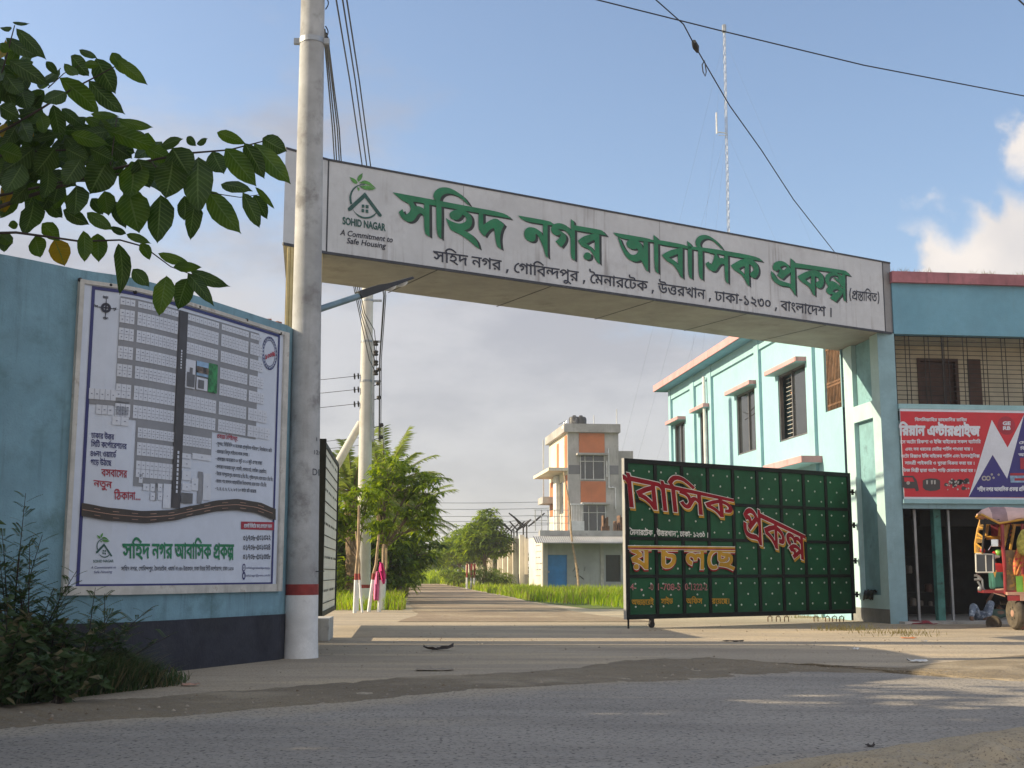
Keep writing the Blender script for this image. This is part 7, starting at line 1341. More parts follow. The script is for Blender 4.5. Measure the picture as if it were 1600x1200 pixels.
# printed pictures: a three-wheeler, batteries, engine parts, a wheel
mb = MB(); traced(mb, BAN, [[[(70, 850), (200, 850), (240, 900), (262, 990), (268, 1025), (235, 1030), (220, 1000), (120, 1000), (70, 985)], [(90, 870), (190, 870), (215, 920), (100, 920)]], [disc((243, 1015), 18, 10)], [[(312, 905), (345, 890), (400, 880), (470, 885), (515, 905), (515, 1005), (470, 1025), (400, 1030), (345, 1020), (312, 990)]]], 1400, 630, .13333, .006, 0, 0, 0, 0)
for i in range(16):
    c = (575+r_.random()*270, 895+r_.random()*120); traced(mb, BAN, [[disc(c, r_.uniform(16, 34), 7)]], 1400, 630, .13333, .006, 0, 0, 0, 0)
mb.build('picture_print', M['map_road'], bn)
mb = MB()
for i in range(26):
    c = (570+r_.random()*280, 890+r_.random()*130); traced(mb, BAN, [[disc(c, r_.uniform(4, 13), 6)]], 1400, 630, .13333, .0115, 0, 0, 0, 0)
for x in (350, 405, 440): traced(mb, BAN, [[[(x, 905), (x+22, 903), (x+20, 950), (x+4, 950)]]], 1400, 630, .13333, .0115, 0, 0, 0, 0)
for x in (1030, 1078): traced(mb, BAN, [[disc((x, 880), 30, 12), disc((x, 880), 15, 8)[::-1]]], 1400, 630, .13333, .0115, 0, 0, 0, 0)
for x, y in ((1120, 835), (1140, 875), (1200, 838)): traced(mb, BAN, [[disc((x, y), 15, 7)]], 1400, 630, .13333, .0115, 0, 0, 0, 0)
traced(mb, BAN, [[disc((140, 935), 22, 8)]], 1400, 630, .13333, .0115, 0, 0, 0, 0)
mb.build('picture_highlight', M['house_grey'], bn)
mb = MB(); mb.add(bp([(1330, 850), (1900, 845), (1900, 930), (1340, 930)], .0125), [(0, 3, 2, 1)]); mb.build('pale_label', M['photo_sky'], bn)
mb = MB(); mb.add(bp([(1450, 640), (1640, 640), (1640, 775), (1455, 775)], .0125)+bp([(1335, 820), (1900, 815), (1900, 845), (1335, 848)], .0125)+bp([(1385, 880), (1900, 876), (1900, 905), (1385, 908)], .0155), [(0, 3, 2, 1), (4, 7, 6, 5), (8, 11, 10, 9)]); mb.build('red_label', M['red_ink'], bn)
mb = MB(); fb = lambda a, b: mb.box(BAN.p3(bu0-.02, a, -.05), BAN.ex*(bu1-bu0+.04), BAN.n*.06, (0, 0, b-a)); fb(v1, v1+.10); fb(v0-.09, v0); mb.build('batten', M['pilaster'], bn)
# ------------------------------------------------------------------ far house, guard shed, long wall
HK = at(888, 760, 92.0); HF = Plane((HK.x, HK.y), (HK.x+FR.x, HK.y+FR.y)); HS = Plane((HK.x+BV.x*9.5, HK.y+BV.y*9.5), (HK.x, HK.y))
hs = thing('house', 'narrow three-storey house with orange and grey bands and roof tanks beyond the shed', 'house', (HK.x, HK.y, 0))
U_ = lambda px, py=740: HF.uv(px, py)[0]
V_ = lambda py, px=925: HF.uv(px, py)[1]
hw = U_(967); ht = V_(676); hd = 9.5
mb = MB(); mb.prism([(p.x, p.y) for p in (HF.p3(0, 0), HF.p3(hw, 0), HF.p3(hw, 0)+BV*hd, HF.p3(0, 0)+BV*hd)], 0, ht); mb.build('wall', M['house_grey'], hs)
mb = MB(); pbox(mb, HS, 0.02, hd-.02, .0, ht-.01, .0, .04); mb.build('side_wall', M['house_cream'], hs)
mb = MB(); mb.prism([(p.x, p.y) for p in (HF.p3(-.35, 0, .35), HF.p3(hw+.1, 0, .35), HF.p3(hw+.1, 0)+BV*hd, HF.p3(-.35, 0)+BV*(hd+.2))], ht, V_(663)); mb.build('parapet', M['house_grey'], hs)
def hpan(name, x0, x1, y0, y1, mat, o0=.003, o1=.05, par=hs):
    mb = MB(); pbox(mb, HF, U_(x0), U_(x1), V_(y1), V_(y0), o0, o1); return mb.build(name, M[mat], par)
hpan('orange_panel', 905, 945, 677, 709, 'orange'); hpan('orange_panel', 907, 946, 752, 786, 'orange')
hpan('grey_band', 888.5, 906, 727, 741, 'house_dark', .003, .03); hpan('grey_band', 946, 966.5, 727, 741, 'house_dark', .003, .03)
w_ = hpan('window', 906, 945, 709, 750, 'glass_dark', .003, .02)
def bars(par, x0, x1, y0, y1, vs, hsn, mat='white_paint', t=.9):
    mb = MB()
    for x in vs: pbox(mb, HF, U_(x-t/2), U_(x+t/2), V_(y1), V_(y0), .02, .10)
    for y in hsn: pbox(mb, HF, U_(x0), U_(x1), V_(y+t/2), V_(y-t/2), .021, .11)
    mb.build('window_frame', M[mat], par)
bars(w_, 906, 945, 709, 750, (907, 914, 927, 944), (721, 749))
w_ = hpan('window', 909, 946, 790, 830, 'glass_dark', .003, .02); bars(w_, 909, 946, 790, 830, (910, 919, 932, 945), (801,), 'white_paint')
hpan('window_shade', 900, 948, 709, 712, 'house_grey', .05, .8); hpan('window_shade', 906, 950, 786, 789, 'house_grey', .05, .9)
mb = MB(); pbox(mb, HF, U_(889), U_(909), V_(832), V_(815), .05, .9)
for i in range(8): x = 890+i*2.4; pbox(mb, HF, U_(x), U_(x+.8), V_(815), V_(790), .75, .82)
pbox(mb, HF, U_(888), U_(909), V_(790), V_(788), .7, .9); mb.build('balcony', M['white_paint'], hs)
def hside(name, t0, t1, y0, y1, mat, o0, o1):     # t: fraction along the side, front = 1
    mb = MB(); pbox(mb, HS, hd*t0, hd*t1, V_(y1), V_(y0), o0, o1); return mb.build(name, M[mat], hs)
hside('orange_strip', .86, .985, 680, 730, 'orange', .04, .07); hside('orange_strip', .86, .985, 742, 830, 'orange', .04, .07); hside('orange_strip', .45, .55, 684, 730, 'orange', .04, .07)
hside('orange_strip', .05, .35, 742, 800, 'orange', .04, .07); hside('side_window', .6, .78, 750, 800, 'glass_dark', .03, .06)
hside('balcony_slab', .1, 1.0, 731, 736, 'house_cream', .0, 1.5); hside('ledge', .0, .3, 768, 779, 'house_grey', .0, 1.0); hside('white_pier', .40, .58, 737, 826, 'white_paint', .05, .3)
hpan('side_wing', 967.5, 992, 703, 840, 'house_grey', -6, -.5)
tz = V_(663)
for x in (905, 915.5):
    mb = MB(); c = HF.p3(U_(x), tz-.3)+BV*2.0; mb.lathe(c, [(.42, 0), (.44, .1), (.44, .95), (.38, 1.08), (.14, 1.15), (.14, 1.22)], 16); mb.build('roof_tank', M['tank'], hs, True)
mb = MB()
for x, y0, y1 in ((966, 638, 703), (930, 648, 663), (880, 660, 670), (884, 657, 668)): mb.tube([HF.p3(U_(x), V_(y1))+BV*.3, HF.p3(U_(x)+(.15 if x < 890 else 0), V_(y0))+BV*.3], .035, 5)
mb.tube([HF.p3(U_(876), V_(662))+BV*1, HF.p3(U_(889), V_(655))+BV*1], .03, 5); mb.build('aerial_rod', M['galv'], hs)
mb = MB(); mb.tube([HS.p3(hd*.05, V_(770), .6), HS.p3(hd*.05, V_(668), .6)], .05, 5); mb.build('side_rod', M['galv'], hs)
# guard shed
SK = gnd(847.5, 922); SF = Plane((SK.x, SK.y), (SK.x+FR.x, SK.y+FR.y)); sdep = 6.0
Su = lambda px, py=880: SF.uv(px, py)[0]
Sv = lambda py, px=900: SF.uv(px, py)[1]
sh = thing('guard_shed', 'low grey guard shed with a bright blue door and corrugated awning at the track side', 'shed', (SK.x, SK.y, 0))
sw = Su(1010); stp = Sv(838)
mb = MB(); holes = [[Su(856), Su(886), .02, Sv(867)], [Su(946.5), Su(970), Sv(909), Sv(867)]]; wall_holes(mb, SF, 0, sw, 0, stp, holes, .3)
M['shed_grey'] = pm('grey_shed_plaster', (.33, .35, .37), .9, .1, .5, streak=(.2, .2, .2), streakamt=.4); mb.build('wall', M['shed_grey'], sh)
SS = Plane((SK.x+BV.x*sdep-FR.x*.0, SK.y+BV.y*sdep), (SK.x, SK.y))
mb = MB(); pbox(mb, SS, 0, sdep-.003, 0, stp, -.2, -.002); pbox(mb, SF, .003, sw, 0, stp, -sdep, -sdep+.2); pbox(mb, SF, sw-.2, sw, 0, stp, -sdep+.2, -.3); pbox(mb, SF, .2, sw-.2, stp-.2, stp-.003, -sdep+.2, -.31); mb.build('side_wall', M['pale_wall'], sh)
mb = MB(); pbox(mb, SF, -.15, sw, stp, Sv(829), -.5, .12); mb.build('parapet', M['concrete'], sh)
mb = MB(); pbox(mb, SF, Su(848), Su(855.5), 0, stp, .003, .12); pbox(mb, SF, Su(938), Su(943), 0, stp, .003, .1); mb.build('pier', M['house_grey'], sh)
mb = MB(); pbox(mb, SF, holes[0][0], holes[0][1], .03, holes[0][3], -.14, -.10); d_ = mb.build('door', M['door_blue'], sh)
mb = MB(); pbox(mb, SF, holes[0][0]+.03, holes[0][0]+.1, 1.0, 1.12, -.10, -.03); mb.build('handle', M['galv'], d_)
mb = MB(); pbox(mb, SF, holes[1][0], holes[1][1], holes[1][2], holes[1][3], -.29, -.25); mb.build('dark_opening', M['black_plastic'], sh)
mb = MB(); n_ = 110; z0, z1 = Sv(849), Sv(838)+.02; P = []
for i in range(n_+1):
    u = Su(832)+(sw-Su(832))*i/n_; a = .045*math.cos(i*math.pi)
    P += [SF.p3(u, z1+a, .05), SF.p3(u, z0+a, 1.35), SF.p3(u, z1+a-.02, .05), SF.p3(u, z0+a-.02, 1.35)]
mb.add(P, [(4*i, 4*i+1, 4*i+5, 4*i+4) for i in range(n_)]+[(4*i+2, 4*i+6, 4*i+7, 4*i+3) for i in range(n_)]+[(4*i+1, 4*i+3, 4*i+7, 4*i+5) for i in range(n_)]); mb.build('corrugated_awning', M['tin'], sh)
mb = MB()
P = [(895, 893), (899, 887), (904, 889), (903, 896), (898, 901), (906, 900), (912, 905)]
q = [SF.p3(*SF.uv(*p), .02) for p in P]; mb.tube(q, .03, 4); mb.tube([SF.p3(*SF.uv(*p), .02) for p in ((914, 886), (913, 892))], .03, 4); mb.build('scrawled_mark', M['frame_grey'], sh)
mb = MB(); rr_ = random.Random(5)
for r in range(7):
    u = sdep*.55
    while u < sdep-.5: w = rr_.uniform(.15, .5); pbox(mb, SS, u, u+w, .8+r*.36, .86+r*.36, .0, .012); u += w+rr_.uniform(.1, .4)
mb.build('wall_notice', M['house_dark'], sh)
mb = MB()
for px in (838, 848, 858, 869, 880, 893): a = SF.p3(Su(px), Sv(829), -.4); mb.tube([a, a+Vector((0, 0, 1.25))], .03, 5)
for z in (.45, .85, 1.22): mb.tube([SF.p3(Su(836), Sv(829)+z, -.4), SF.p3(Su(893), Sv(829)+z, -.4)], .022, 4)
mb.build('roof_railing', M['galv'], sh)
mb = MB()
for px, y0, y1 in ((951, 700, 762), (948, 720, 745), (957, 760, 762)): mb.tube([HF.p3(U_(px), V_(y1), .08), HF.p3(U_(px), V_(y0), .08)], .05, 6)
mb.tube([HF.p3(U_(951), V_(762), .08), HF.p3(U_(961), V_(762), .08), HF.p3(U_(961), V_(795), .08)], .05, 6); mb.build('drain_pipe', M['white_paint'], hs)
# clutter on the shed's roof
mb = MB()
for i in range(22):
    u = rr_.uniform(Su(945), sw); pbox(mb, SF, u, u+.06, Sv(830), Sv(830)+rr_.uniform(.3, 1.0), -1.0-rr_.random(), -.95)
mb.build('stored_rods', M['rust'], sh)
# long white wall beyond, with piers and outward-leaning wire brackets
WK0 = Vector((SK.x, SK.y, 0))+BV*(sdep+.05)-FR*.25; WLEN = 46
WP = Plane(WK0+BV*WLEN, WK0)
lw = thing('boundary_wall', 'long whitewashed boundary wall with piers and wire brackets running away along the track', 'wall', WK0)
wh = 3.25
mb = MB(); pbox(mb, WP, 0, WLEN, .9, wh, -.2, 0); mb.build('wall_face', M['pale_wall'], lw)
mb = MB(); pbox(mb, WP, 0, WLEN, 0, .9, -.2, .006); mb.build('damp_footing', M['damp'], lw)
for i in range(14):
    u = WLEN-.6-i*3.3; mb = MB(); pbox(mb, WP, u, u+.4, 0, wh+.15, .008, .3); mb.build('pier', M['pale_wall'], lw)
for i in range(14):
    u = WLEN-.4-i*3.3; mb = MB(); a = WP.p3(u, wh+.1, .05); mb.tube([a, a+Vector((0, 0, .55))], .05, 5)
    for s in (-1, 1): mb.tube([a+Vector((0, 0, .5)), a+Vector((0, 0, 1.05))+WP.n*.5*s], .05, 5)
    mb.build('wire_bracket', M['iron'], lw)
mb = MB()
for s in (-1, 1):
    for k in (.35, .65, .95): mb.tube([WP.p3(.3, wh+.6+.55*k, .05+.5*k*s), WP.p3(WLEN-.4, wh+.6+.55*k, .05+.5*k*s)], .012, 4)
mb.build('barbed_wire', M['iron'], lw)
# big brackets above the near end of that wall
mb = MB()
for px, py in ((823, 815), (803, 823)):
    c = hit(px, py+14, WP.p3(0, 0), WP.n)
    for s in (-1, 1):
        for k in range(3): a = c+Vector((s*(.1+.14*k), 0, .25+.1*k)); mb.tube([a, a+Vector((s*.75, 0, .65))], .045, 5)
    mb.tube([c-Vector((0, 0, .5)), c+Vector((0, 0, .4))], .05, 5)
mb.build('comb_bracket', M['iron'], lw)
# bamboo pole leaning on the shed
mb = MB(); a = SF.p3(*SF.uv(897, 921), 1.6); a.z = 0; b = SF.p3(*SF.uv(880.5, 738), .4)
mb.tube([a.lerp(b, t/10)+Vector((.05*math.sin(t*1.1), 0, 0)) for t in range(11)], [.075-.003*t for t in range(11)], 8)
tag(mb.build('bamboo_pole', M['bamboo'], None, True, base=a), 'tall bamboo pole leaning against the guard shed right of the blue door', 'bamboo pole')
# ------------------------------------------------------------------ vegetation
vr = random.Random(21)
def rv3(r=vr):
    while True:
        v = Vector((r.uniform(-1, 1), r.uniform(-1, 1), r.uniform(-1, 1)))
        if .05 < v.length < 1: return v.normalized()
def blade_leaf(mb, base, d, side, l, w, mi=0, bend=.25):
    """one folded leaf: 6 corners, drooping towards its tip"""
    d = d.normalized(); s = (side-d*side.dot(d)); s = s.normalized() if s.length > 1e-4 else d.orthogonal().normalized(); nrm = s.cross(d)
    m1 = base+d*l*.45-Vector((0, 0, bend*l*.15)); tip = base+d*l-Vector((0, 0, bend*l))
    k = nrm*w*.18
    mb.add([base, m1+s*w/2+k, tip, m1-s*w/2+k, m1], [(0, 4, 1), (0, 3, 4), (4, 2, 1), (4, 3, 2)], mi)
def whorl(mb, c, n, l, w, mi, droop=.5, up_=.2, r=vr):
    a0 = r.uniform(0, 6.28)
    for i in range(n):
        a = a0+i*6.283/n+r.uniform(-.3, .3); d = Vector((math.cos(a), math.sin(a), up_+r.uniform(-.55, .45)))
        blade_leaf(mb, c, d, d.cross(Vector((0, 0, 1))), l*r.uniform(.7, 1.15), w*r.uniform(.8, 1.15), mi, droop*r.uniform(.4, 1.3))
def lobes_points(lobes, n, r=vr, shell=.55):
    tot = sum(l[1]**2 for l in lobes); out = []
    for c, rad, sq in lobes:
        for _ in range(max(3, int(n*rad**2/tot))):
            v = rv3(r); q = rad*(shell+(1-shell)*r.random())*(1+.22*mnoise.noise(v*2.3+Vector(c)))
            out.append((Vector(c)+Vector((v.x*q, v.y*q, v.z*q*sq)), v))
    return out
def tree(name, label, base, h, lobes, n, leaf, mats_, trunk_r=.12, group=None, lean=(0, 0), white=None, per=7, droop=.5, cat_='tree', mixp=(.6, .9), trunk_mat='bark', shell=.5):
    base = Vector(base); t = thing(name, label, cat_, base, group)
    L_ = [(base+Vector(c), r, s) for c, r, s in lobes]
    pts = lobes_points(L_, n, vr, shell); mb = MB()
    for p, v in pts:
        mi = 0 if vr.random() < mixp[0] else (1 if vr.random() < mixp[1] else 2)
        if len(mats_) < 3: mi = min(mi, len(mats_)-1)
        whorl(mb, p, per, leaf[0], leaf[1], mi, droop)
    mb.build('crown', [M[m] for m in mats_], t)
    mb = MB(); top = base+Vector((lean[0], lean[1], h*.62)); fork = base.lerp(top, .55)
    z0 = white or 0
    w1 = base.lerp(top, (z0 or .01)/(h*.62))
    mb.tube([w1 if white else base-Vector((0, 0, .03)), base.lerp(top, .3)+Vector((trunk_r*.4, 0, 0)), fork, top], [trunk_r, trunk_r*.82, trunk_r*.7, trunk_r*.4], 9)
    for c, r, s in L_:
        e = Vector(c)-Vector((0, 0, r*s*.2)); m_ = fork.lerp(e, .5)+Vector((vr.uniform(-.1, .1), vr.uniform(-.1, .1), .1*h*.2)); mb.tube([fork, m_, e], [trunk_r*.5, trunk_r*.3, trunk_r*.1], 6)
        for k in range(4):
            v = rv3(); mb.tube([m_, e+v*r*.3, e+Vector((v.x, v.y, abs(v.z)*s))*r*.75], [trunk_r*.22, trunk_r*.14, trunk_r*.06], 4)
    mb.build('trunk', M[trunk_mat], t, True)
    if white:
        mb = MB(); mb.tube([base-Vector((0, 0, .02)), w1], [trunk_r*1.08, trunk_r*1.04], 10); mb.build('whitewashed_base', M['white_paint'], t, True)
    return t
def palm(label, base, h, n, fl, group='date palms beside the track', tr=.22):
    base = Vector(base); base.z = 0; t = thing('date_palm', label, 'palm', base, group)
    mb = MB(); zs = [i*h/14 for i in range(15)]; mb.tube([base+Vector((.06*math.sin(z*1.3), .05*math.cos(z), z)) for z in zs], [tr*(1.15-.25*z/h+.10*(i % 2)) for i, z in enumerate(zs)], 12); mb.build('trunk', M['palm_bark'], t)
    mb = MB(); rc = MB(); top = base+Vector((0, 0, h))
    for i in range(n):
        a = i*2.399+vr.uniform(-.2, .2); e = 1.25-1.75*(i/n)+vr.uniform(-.15, .15); L = fl*vr.uniform(.85, 1.1)
        d0 = Vector((math.cos(a)*math.cos(e), math.sin(a)*math.cos(e), math.sin(e))); P = []; p = top.copy(); d = d0.copy()
        for k in range(11): P.append(p.copy()); p = p+d*L/10; d = (d+Vector((0, 0, -.045-.018*k*.4))).normalized()
        rc.tube(P, [.03*(1-k/12) for k in range(11)], 5, cap=False)
        sd = Vector((-math.sin(a), math.cos(a), 0))
        for k in range(42):
            s = .12+.88*k/42; j = min(9, int(s*10)); q = P[j].lerp(P[j+1], s*10-j); dd = (P[j+1]-P[j]).normalized(); upn = sd.cross(dd)
            ll = L*.20*math.sin(min(1, s*1.6+.25)*math.pi*.62+.25)*vr.uniform(.8, 1.1)
            for sg in (-1, 1):
                v = (sd*sg*.9+dd*.55+upn*-.30*(-1 if sd.cross(dd).z < 0 else -1)+Vector((0, 0, vr.uniform(-.1, .25)))).normalized()
                w = dd*.015+Vector((0, 0, .010)); tip = q+v*ll-Vector((0, 0, ll*.12)); mid_ = q+v*ll*.4
                mb.add([q-w*.6, mid_-w, tip, mid_+w, q+w*.6], [(0, 1, 3, 4), (1, 2, 3)])
    mb.build('fronds', M['palm_leaf'], t); rc.build('frond_ribs', M['palm_bark'], t)
    return t
# --- left of the track: palms and mango saplings
palm('tall date palm with spreading fronds just behind the slim utility pole', at(598, 930, 43), 3.85, 40, 2.4)
palm('date palm at the left, its fronds half hidden by the open gate leaf', (at(548, 930, 40).x, 40, 0), 3.6, 30, 2.1)
palm('date palm farther back whose right-hand fronds hang over the track', (at(628, 930, 52).x, 52, 0), 3.4, 34, 2.4)
palm('low date palm in the dark growth behind the pink cloth', (at(616, 930, 60).x, 60, 0), 3.0, 26, 2.6)
b = gnd(557, 955); s1 = tree('mango_sapling', 'slim mango sapling left of the slim utility pole with a whitewashed foot', b, 4.0, [((-.35, .1, 2.7), .62, .85), ((.15, .2, 3.0), .42, .85), ((-.75, .2, 2.3), .46, .9), ((-.1, .1, 2.3), .45, .9)], 130, (.25, .088), ('leaf_mango', 'leaf_bright', 'leaf_dark'), .055, 'mango saplings by the slim pole', white=.75, per=8, droop=.6)
b = gnd(597, 953); s2 = tree('mango_sapling', 'bushier mango sapling right of the slim utility pole, tied to stakes', b, 4.8, [((.15, .2, 3.9), .62, .95), ((.75, .4, 3.6), .5, .8), ((.0, -.1, 2.2), .5, .8), ((.9, .3, 2.8), .6, .9), ((-.1, .1, 3.1), .65, .9), ((1.15, .3, 3.3), .55, .85), ((1.1, .4, 2.4), .5, .9)], 290, (.25, .088), ('leaf_mango', 'leaf_bright', 'leaf_dark'), .065, 'mango saplings by the slim pole', white=.75, per=8, droop=.6)
def stake(px0, py0, px1, py1, Y, label, r=.03):
    a = gnd(px0, py0); b = at(px1, py1, a.y+Y); t = thing('plant_stake', label, 'stake', a, 'painted stakes around the saplings')
    q = a.lerp(b, .82/b.z); q2 = a.lerp(b, .98/b.z)
    mb = MB(); mb.tube([q2, a.lerp(b, .6)+Vector((.03, 0, 0)), b], [r, r*.9, r*.7], 7); mb.build('bamboo', M['bamboo'], t, True)
    mb = MB(); mb.tube([a, q], r*1.05, 7); mb.build('white_foot', M['white_paint'], t, True); mb = MB(); mb.tube([q, q2], r*1.06, 7); mb.build('red_band', M['red_band'], t, True)
stake(554, 958, 561, 790, .1, 'leftmost straight bamboo stake with white foot beside the left sapling', .045); stake(566, 957, 556, 830, .2, 'leaning bamboo stake crossing the foot of the slim pole', .03)
stake(576, 956, 592, 835, .1, 'slanting bamboo stake just left of the pink cloth', .045); stake(592, 956, 600, 850, -.1, 'bamboo stake carrying the light pink cloth', .05); stake(600, 950, 604, 845, .3, 'bamboo stake carrying the hot pink cloth', .035)
def cloth(name, label, pts, Y, mat):
    mb = MB(); n_ = 10; P = []
    for i in range(n_+1):
        t = i/n_
        def ev(c):
            k = t*(len(c)-1); j = min(len(c)-2, int(k)); return (c[j][0]+(c[j+1][0]-c[j][0])*(k-j), c[j][1]+(c[j+1][1]-c[j][1])*(k-j))
        a, b_ = ev(pts[0]), ev(pts[1])
        for j in range(6):
            s = j/5; P.append(at(a[0]+(b_[0]-a[0])*s, a[1]+(b_[1]-a[1])*s, Y+.05*math.sin(j*2.1+i*.5)))
    mb.add(P, [(i*6+j, i*6+j+1, (i+1)*6+j+1, (i+1)*6+j) for i in range(n_) for j in range(5)])
    o = mb.build(name, M[mat], None, True, base=P[0]); so_ = o.modifiers.new('thick', 'SOLIDIFY'); so_.thickness = .012
    return tag(o, label, 'cloth')
yc = gnd(592, 956).y-.08
cloth('hanging_cloth', 'light pink cloth hanging from a stake among the saplings', ([(587.5, 893), (585, 915), (584, 936), (585, 939)], [(591, 892), (592, 915), (592, 938), (590, 937)]), yc, 'pink_cloth')
cloth('hanging_cloth', 'hot pink cloth tied at the top of a stake, right of the paler cloth', ([(593, 878), (592.5, 893), (596, 905), (598, 913)], [(598, 880), (602, 895), (602, 905), (601, 912)]), yc-.05, 'hot_pink')
# bushes and dark trees lining the left of the track
k = 0
for px, Y, h, r, lab in ((520, 41.5, 3.4, .95, 'low dark tree between the open gate leaf and the left sapling'), (622, 44, 4.0, 1.25, 'leafy round tree right of the hot pink cloth'), (598, 41, 3.0, .85, 'dark shrubby tree directly behind the pink cloths'), (512, 50, 4.2, 1.5, 'bushy tree partly behind the open gate leaf'), (548, 56, 4.0, 1.6, 'leafy tree behind the left sapling'), (585, 62, 4.3, 1.8, 'dark leafy tree behind the slim utility pole'), (612, 76, 5.2, 2.3, 'dark tree under the overhanging palm fronds'), (626, 96, 6.0, 2.9, 'dark tree nearest the far bend on the left of the track'), (560, 84, 5.5, 2.8, 'dense tree filling the gap behind the palms')):
    b = (at(px, 900, Y).x, Y, 0)
    tree('roadside_tree', lab, b, h, [((0, 0, h*.62), r, .75), ((r*.6, -.2, h*.45), r*.7, .8), ((-r*.7, .2, h*.5), r*.75, .8), ((.1, -.3, h*.28), r*.75, .7)], 190, (.34+Y*.0022, .10+Y*.0008), ('leaf_dark', 'leaf_mango', 'leaf_bright'), .09+.01*h, 'trees left of the track', per=7, droop=.5, mixp=(.55, .8))
for px, Y, h in ((507, 40, 1.9), (520, 44, 2.1), (538, 47, 2.2), (610, 50, 1.7), (618, 60, 2.0), (628, 72, 2.2), (632, 86, 2.4)):
    b = (at(px, 900, Y).x, Y, 0); lab = {507: 'bright bush against the open gate leaf', 520: 'bright bush just right of the open gate leaf', 538: 'yellow-green bush left of the slim pole', 610: 'low bush right of the hot pink cloth', 618: 'low bush at the track edge behind the cloths', 628: 'shrub beside the narrowing track on its left', 632: 'farthest low shrub on the left of the track'}[px]
    tree('bush', lab, b, h, [((0, 0, h*.55), h*.48, .95), ((.5, .1, h*.4), h*.38, .9), ((-.5, 0, h*.4), h*.38, .9)], 120, (.26+Y*.002, .07+Y*.0006), ('leaf_bright', 'leaf_mango', 'grass'), .04, 'bushes left of the track', per=7, droop=.6, cat_='bush')
# right of the track
for px, Y, h, r, n_, lab, ms_, wh_ in ((757, 82, 5.2, 1.55, 560, 'large round mango tree in front of the long white wall', ('leaf_mango', 'leaf_bright', 'leaf_dark'), .5),
    (735, 94, 4.8, 1.8, 330, 'yellow-green tree left of the large mango tree', ('leaf_bright', 'leaf_mango', 'leaf_dark'), .6), (718, 108, 4.8, 2.0, 280, 'third tree along the right of the track', ('leaf_mango', 'leaf_bright', 'leaf_dark'), .6),
    (706, 124, 4.6, 1.9, 230, 'spreading low tree toward the far end of the right-hand row', ('leaf_mango', 'leaf_dark', 'leaf_bright'), .7), (696, 140, 4.2, 1.9, 200, 'farthest tree of the right-hand row, left of the spreading low tree', ('leaf_mango', 'leaf_dark', 'leaf_bright'), .7)):
    b = (at(px, 900, Y).x, Y, 0)
    L_ = [((0, 0, h*.66), r, .8), ((r*.6, -.3, h*.55), r*.72, .85), ((-r*.7, .1, h*.53), r*.72, .85), ((.2, .1, h*.86), r*.62, .8)]
    tree('roadside_tree', lab, b, h, L_, n_, (.36+Y*.0015, .115+Y*.0006), ms_, .17, 'trees right of the track', white=wh_, per=7, droop=.45, mixp=(.55, .75))
for px, Y, lab in ((729.5, 78, 'dark red post left of the pair by the track'), (736.5, 76, 'middle dark red post with a white foot by the track'), (741, 75.5, 'slim dark red post with a white foot, right of the other two')):
    b = Vector((at(px, 900, Y).x, Y, 0)); t = thing('tree_guard_post', lab, 'post', b, 'red and white posts by the track'); mb = MB(); mb.tube([b+Vector((0, 0, .7)), b+Vector((.02, 0, 1.55))], .06, 8); mb.build('red_top', M['red_band'], t); mb = MB(); mb.tube([b, b+Vector((0, 0, .7))], .064, 8); mb.build('white_foot', M['white_paint'], t)
for px, Y, h in ((755, 76, 1.6), (778, 79, 1.3), (700, 100, 1.6), (716, 90, 1.4)):
    b = (at(px, 900, Y).x, Y, 0); lab = {755: 'fan-leaved young palm bush under the large mango tree', 778: 'low bush at the foot of the long white wall', 700: 'low bush between the right-hand tree trunks', 716: 'low bush left of the red posts'}[px]
    tree('bush', lab, b, h, [((0, 0, h*.5), h*.5, .9), ((.6, 0, h*.4), h*.4, .9)], 80, (.5, .09), ('leaf_mango', 'palm_leaf', 'leaf_bright'), .06, 'bushes right of the track', per=8, droop=.5, cat_='bush')
# far trees closing the view
kf = 0
for px, Y, top, r in ((642, 190, 820, 6), (655, 215, 835, 5), (668, 230, 842, 5), (628, 170, 845, 6), (684, 240, 850, 5), (610, 200, 855, 6), (590, 210, 860, 6)):
    h = at(px, top, Y).z; b = (at(px, 895, Y).x, Y, 0); kf += 1
    lab = {642: 'tallest hazy tree closing the far end of the track', 655: 'hazy tree just right of the tallest far tree', 668: 'far tree in the middle of the gap over the track', 628: 'hazy far tree left of the tallest one', 684: 'far tree above the start of the right-hand row', 610: 'far tree showing behind the palm fronds', 590: 'far tree deep behind the slim pole'}[px]
    tree('distant_tree', lab, b, h, [((0, 0, h*.62), h*.36, .95), ((r*.55, 0, h*.45), h*.30, .8), ((-r*.55, 0, h*.42), h*.32, .8), ((0, -1, h*.25), h*.3, .7)], 170, (1.0, .45), ('leaf_far', 'leaf_dark', 'leaf_mango'), .3, 'far trees beyond the end of the track', per=5, droop=.3)
mb = MB()       # far hedge line across the fields
for i in range(1500):
    x = vr.uniform(-60, 110); y = 250+vr.uniform(0, 14)
    if -30 < x < -14 and vr.random() < .2: continue
    z = vr.random()*(4.2+2.5*mnoise.noise((x*.08, 0, 3))); whorl(mb, Vector((x, y, z)), 5, 1.5, .7, 0 if vr.random() < .7 else 1, .3)
tag(mb.build('far_hedge', [M['leaf_far'], M['leaf_dark']]), 'dim line of distant scrub along the far edge of the fields', 'hedge', None, 'stuff')
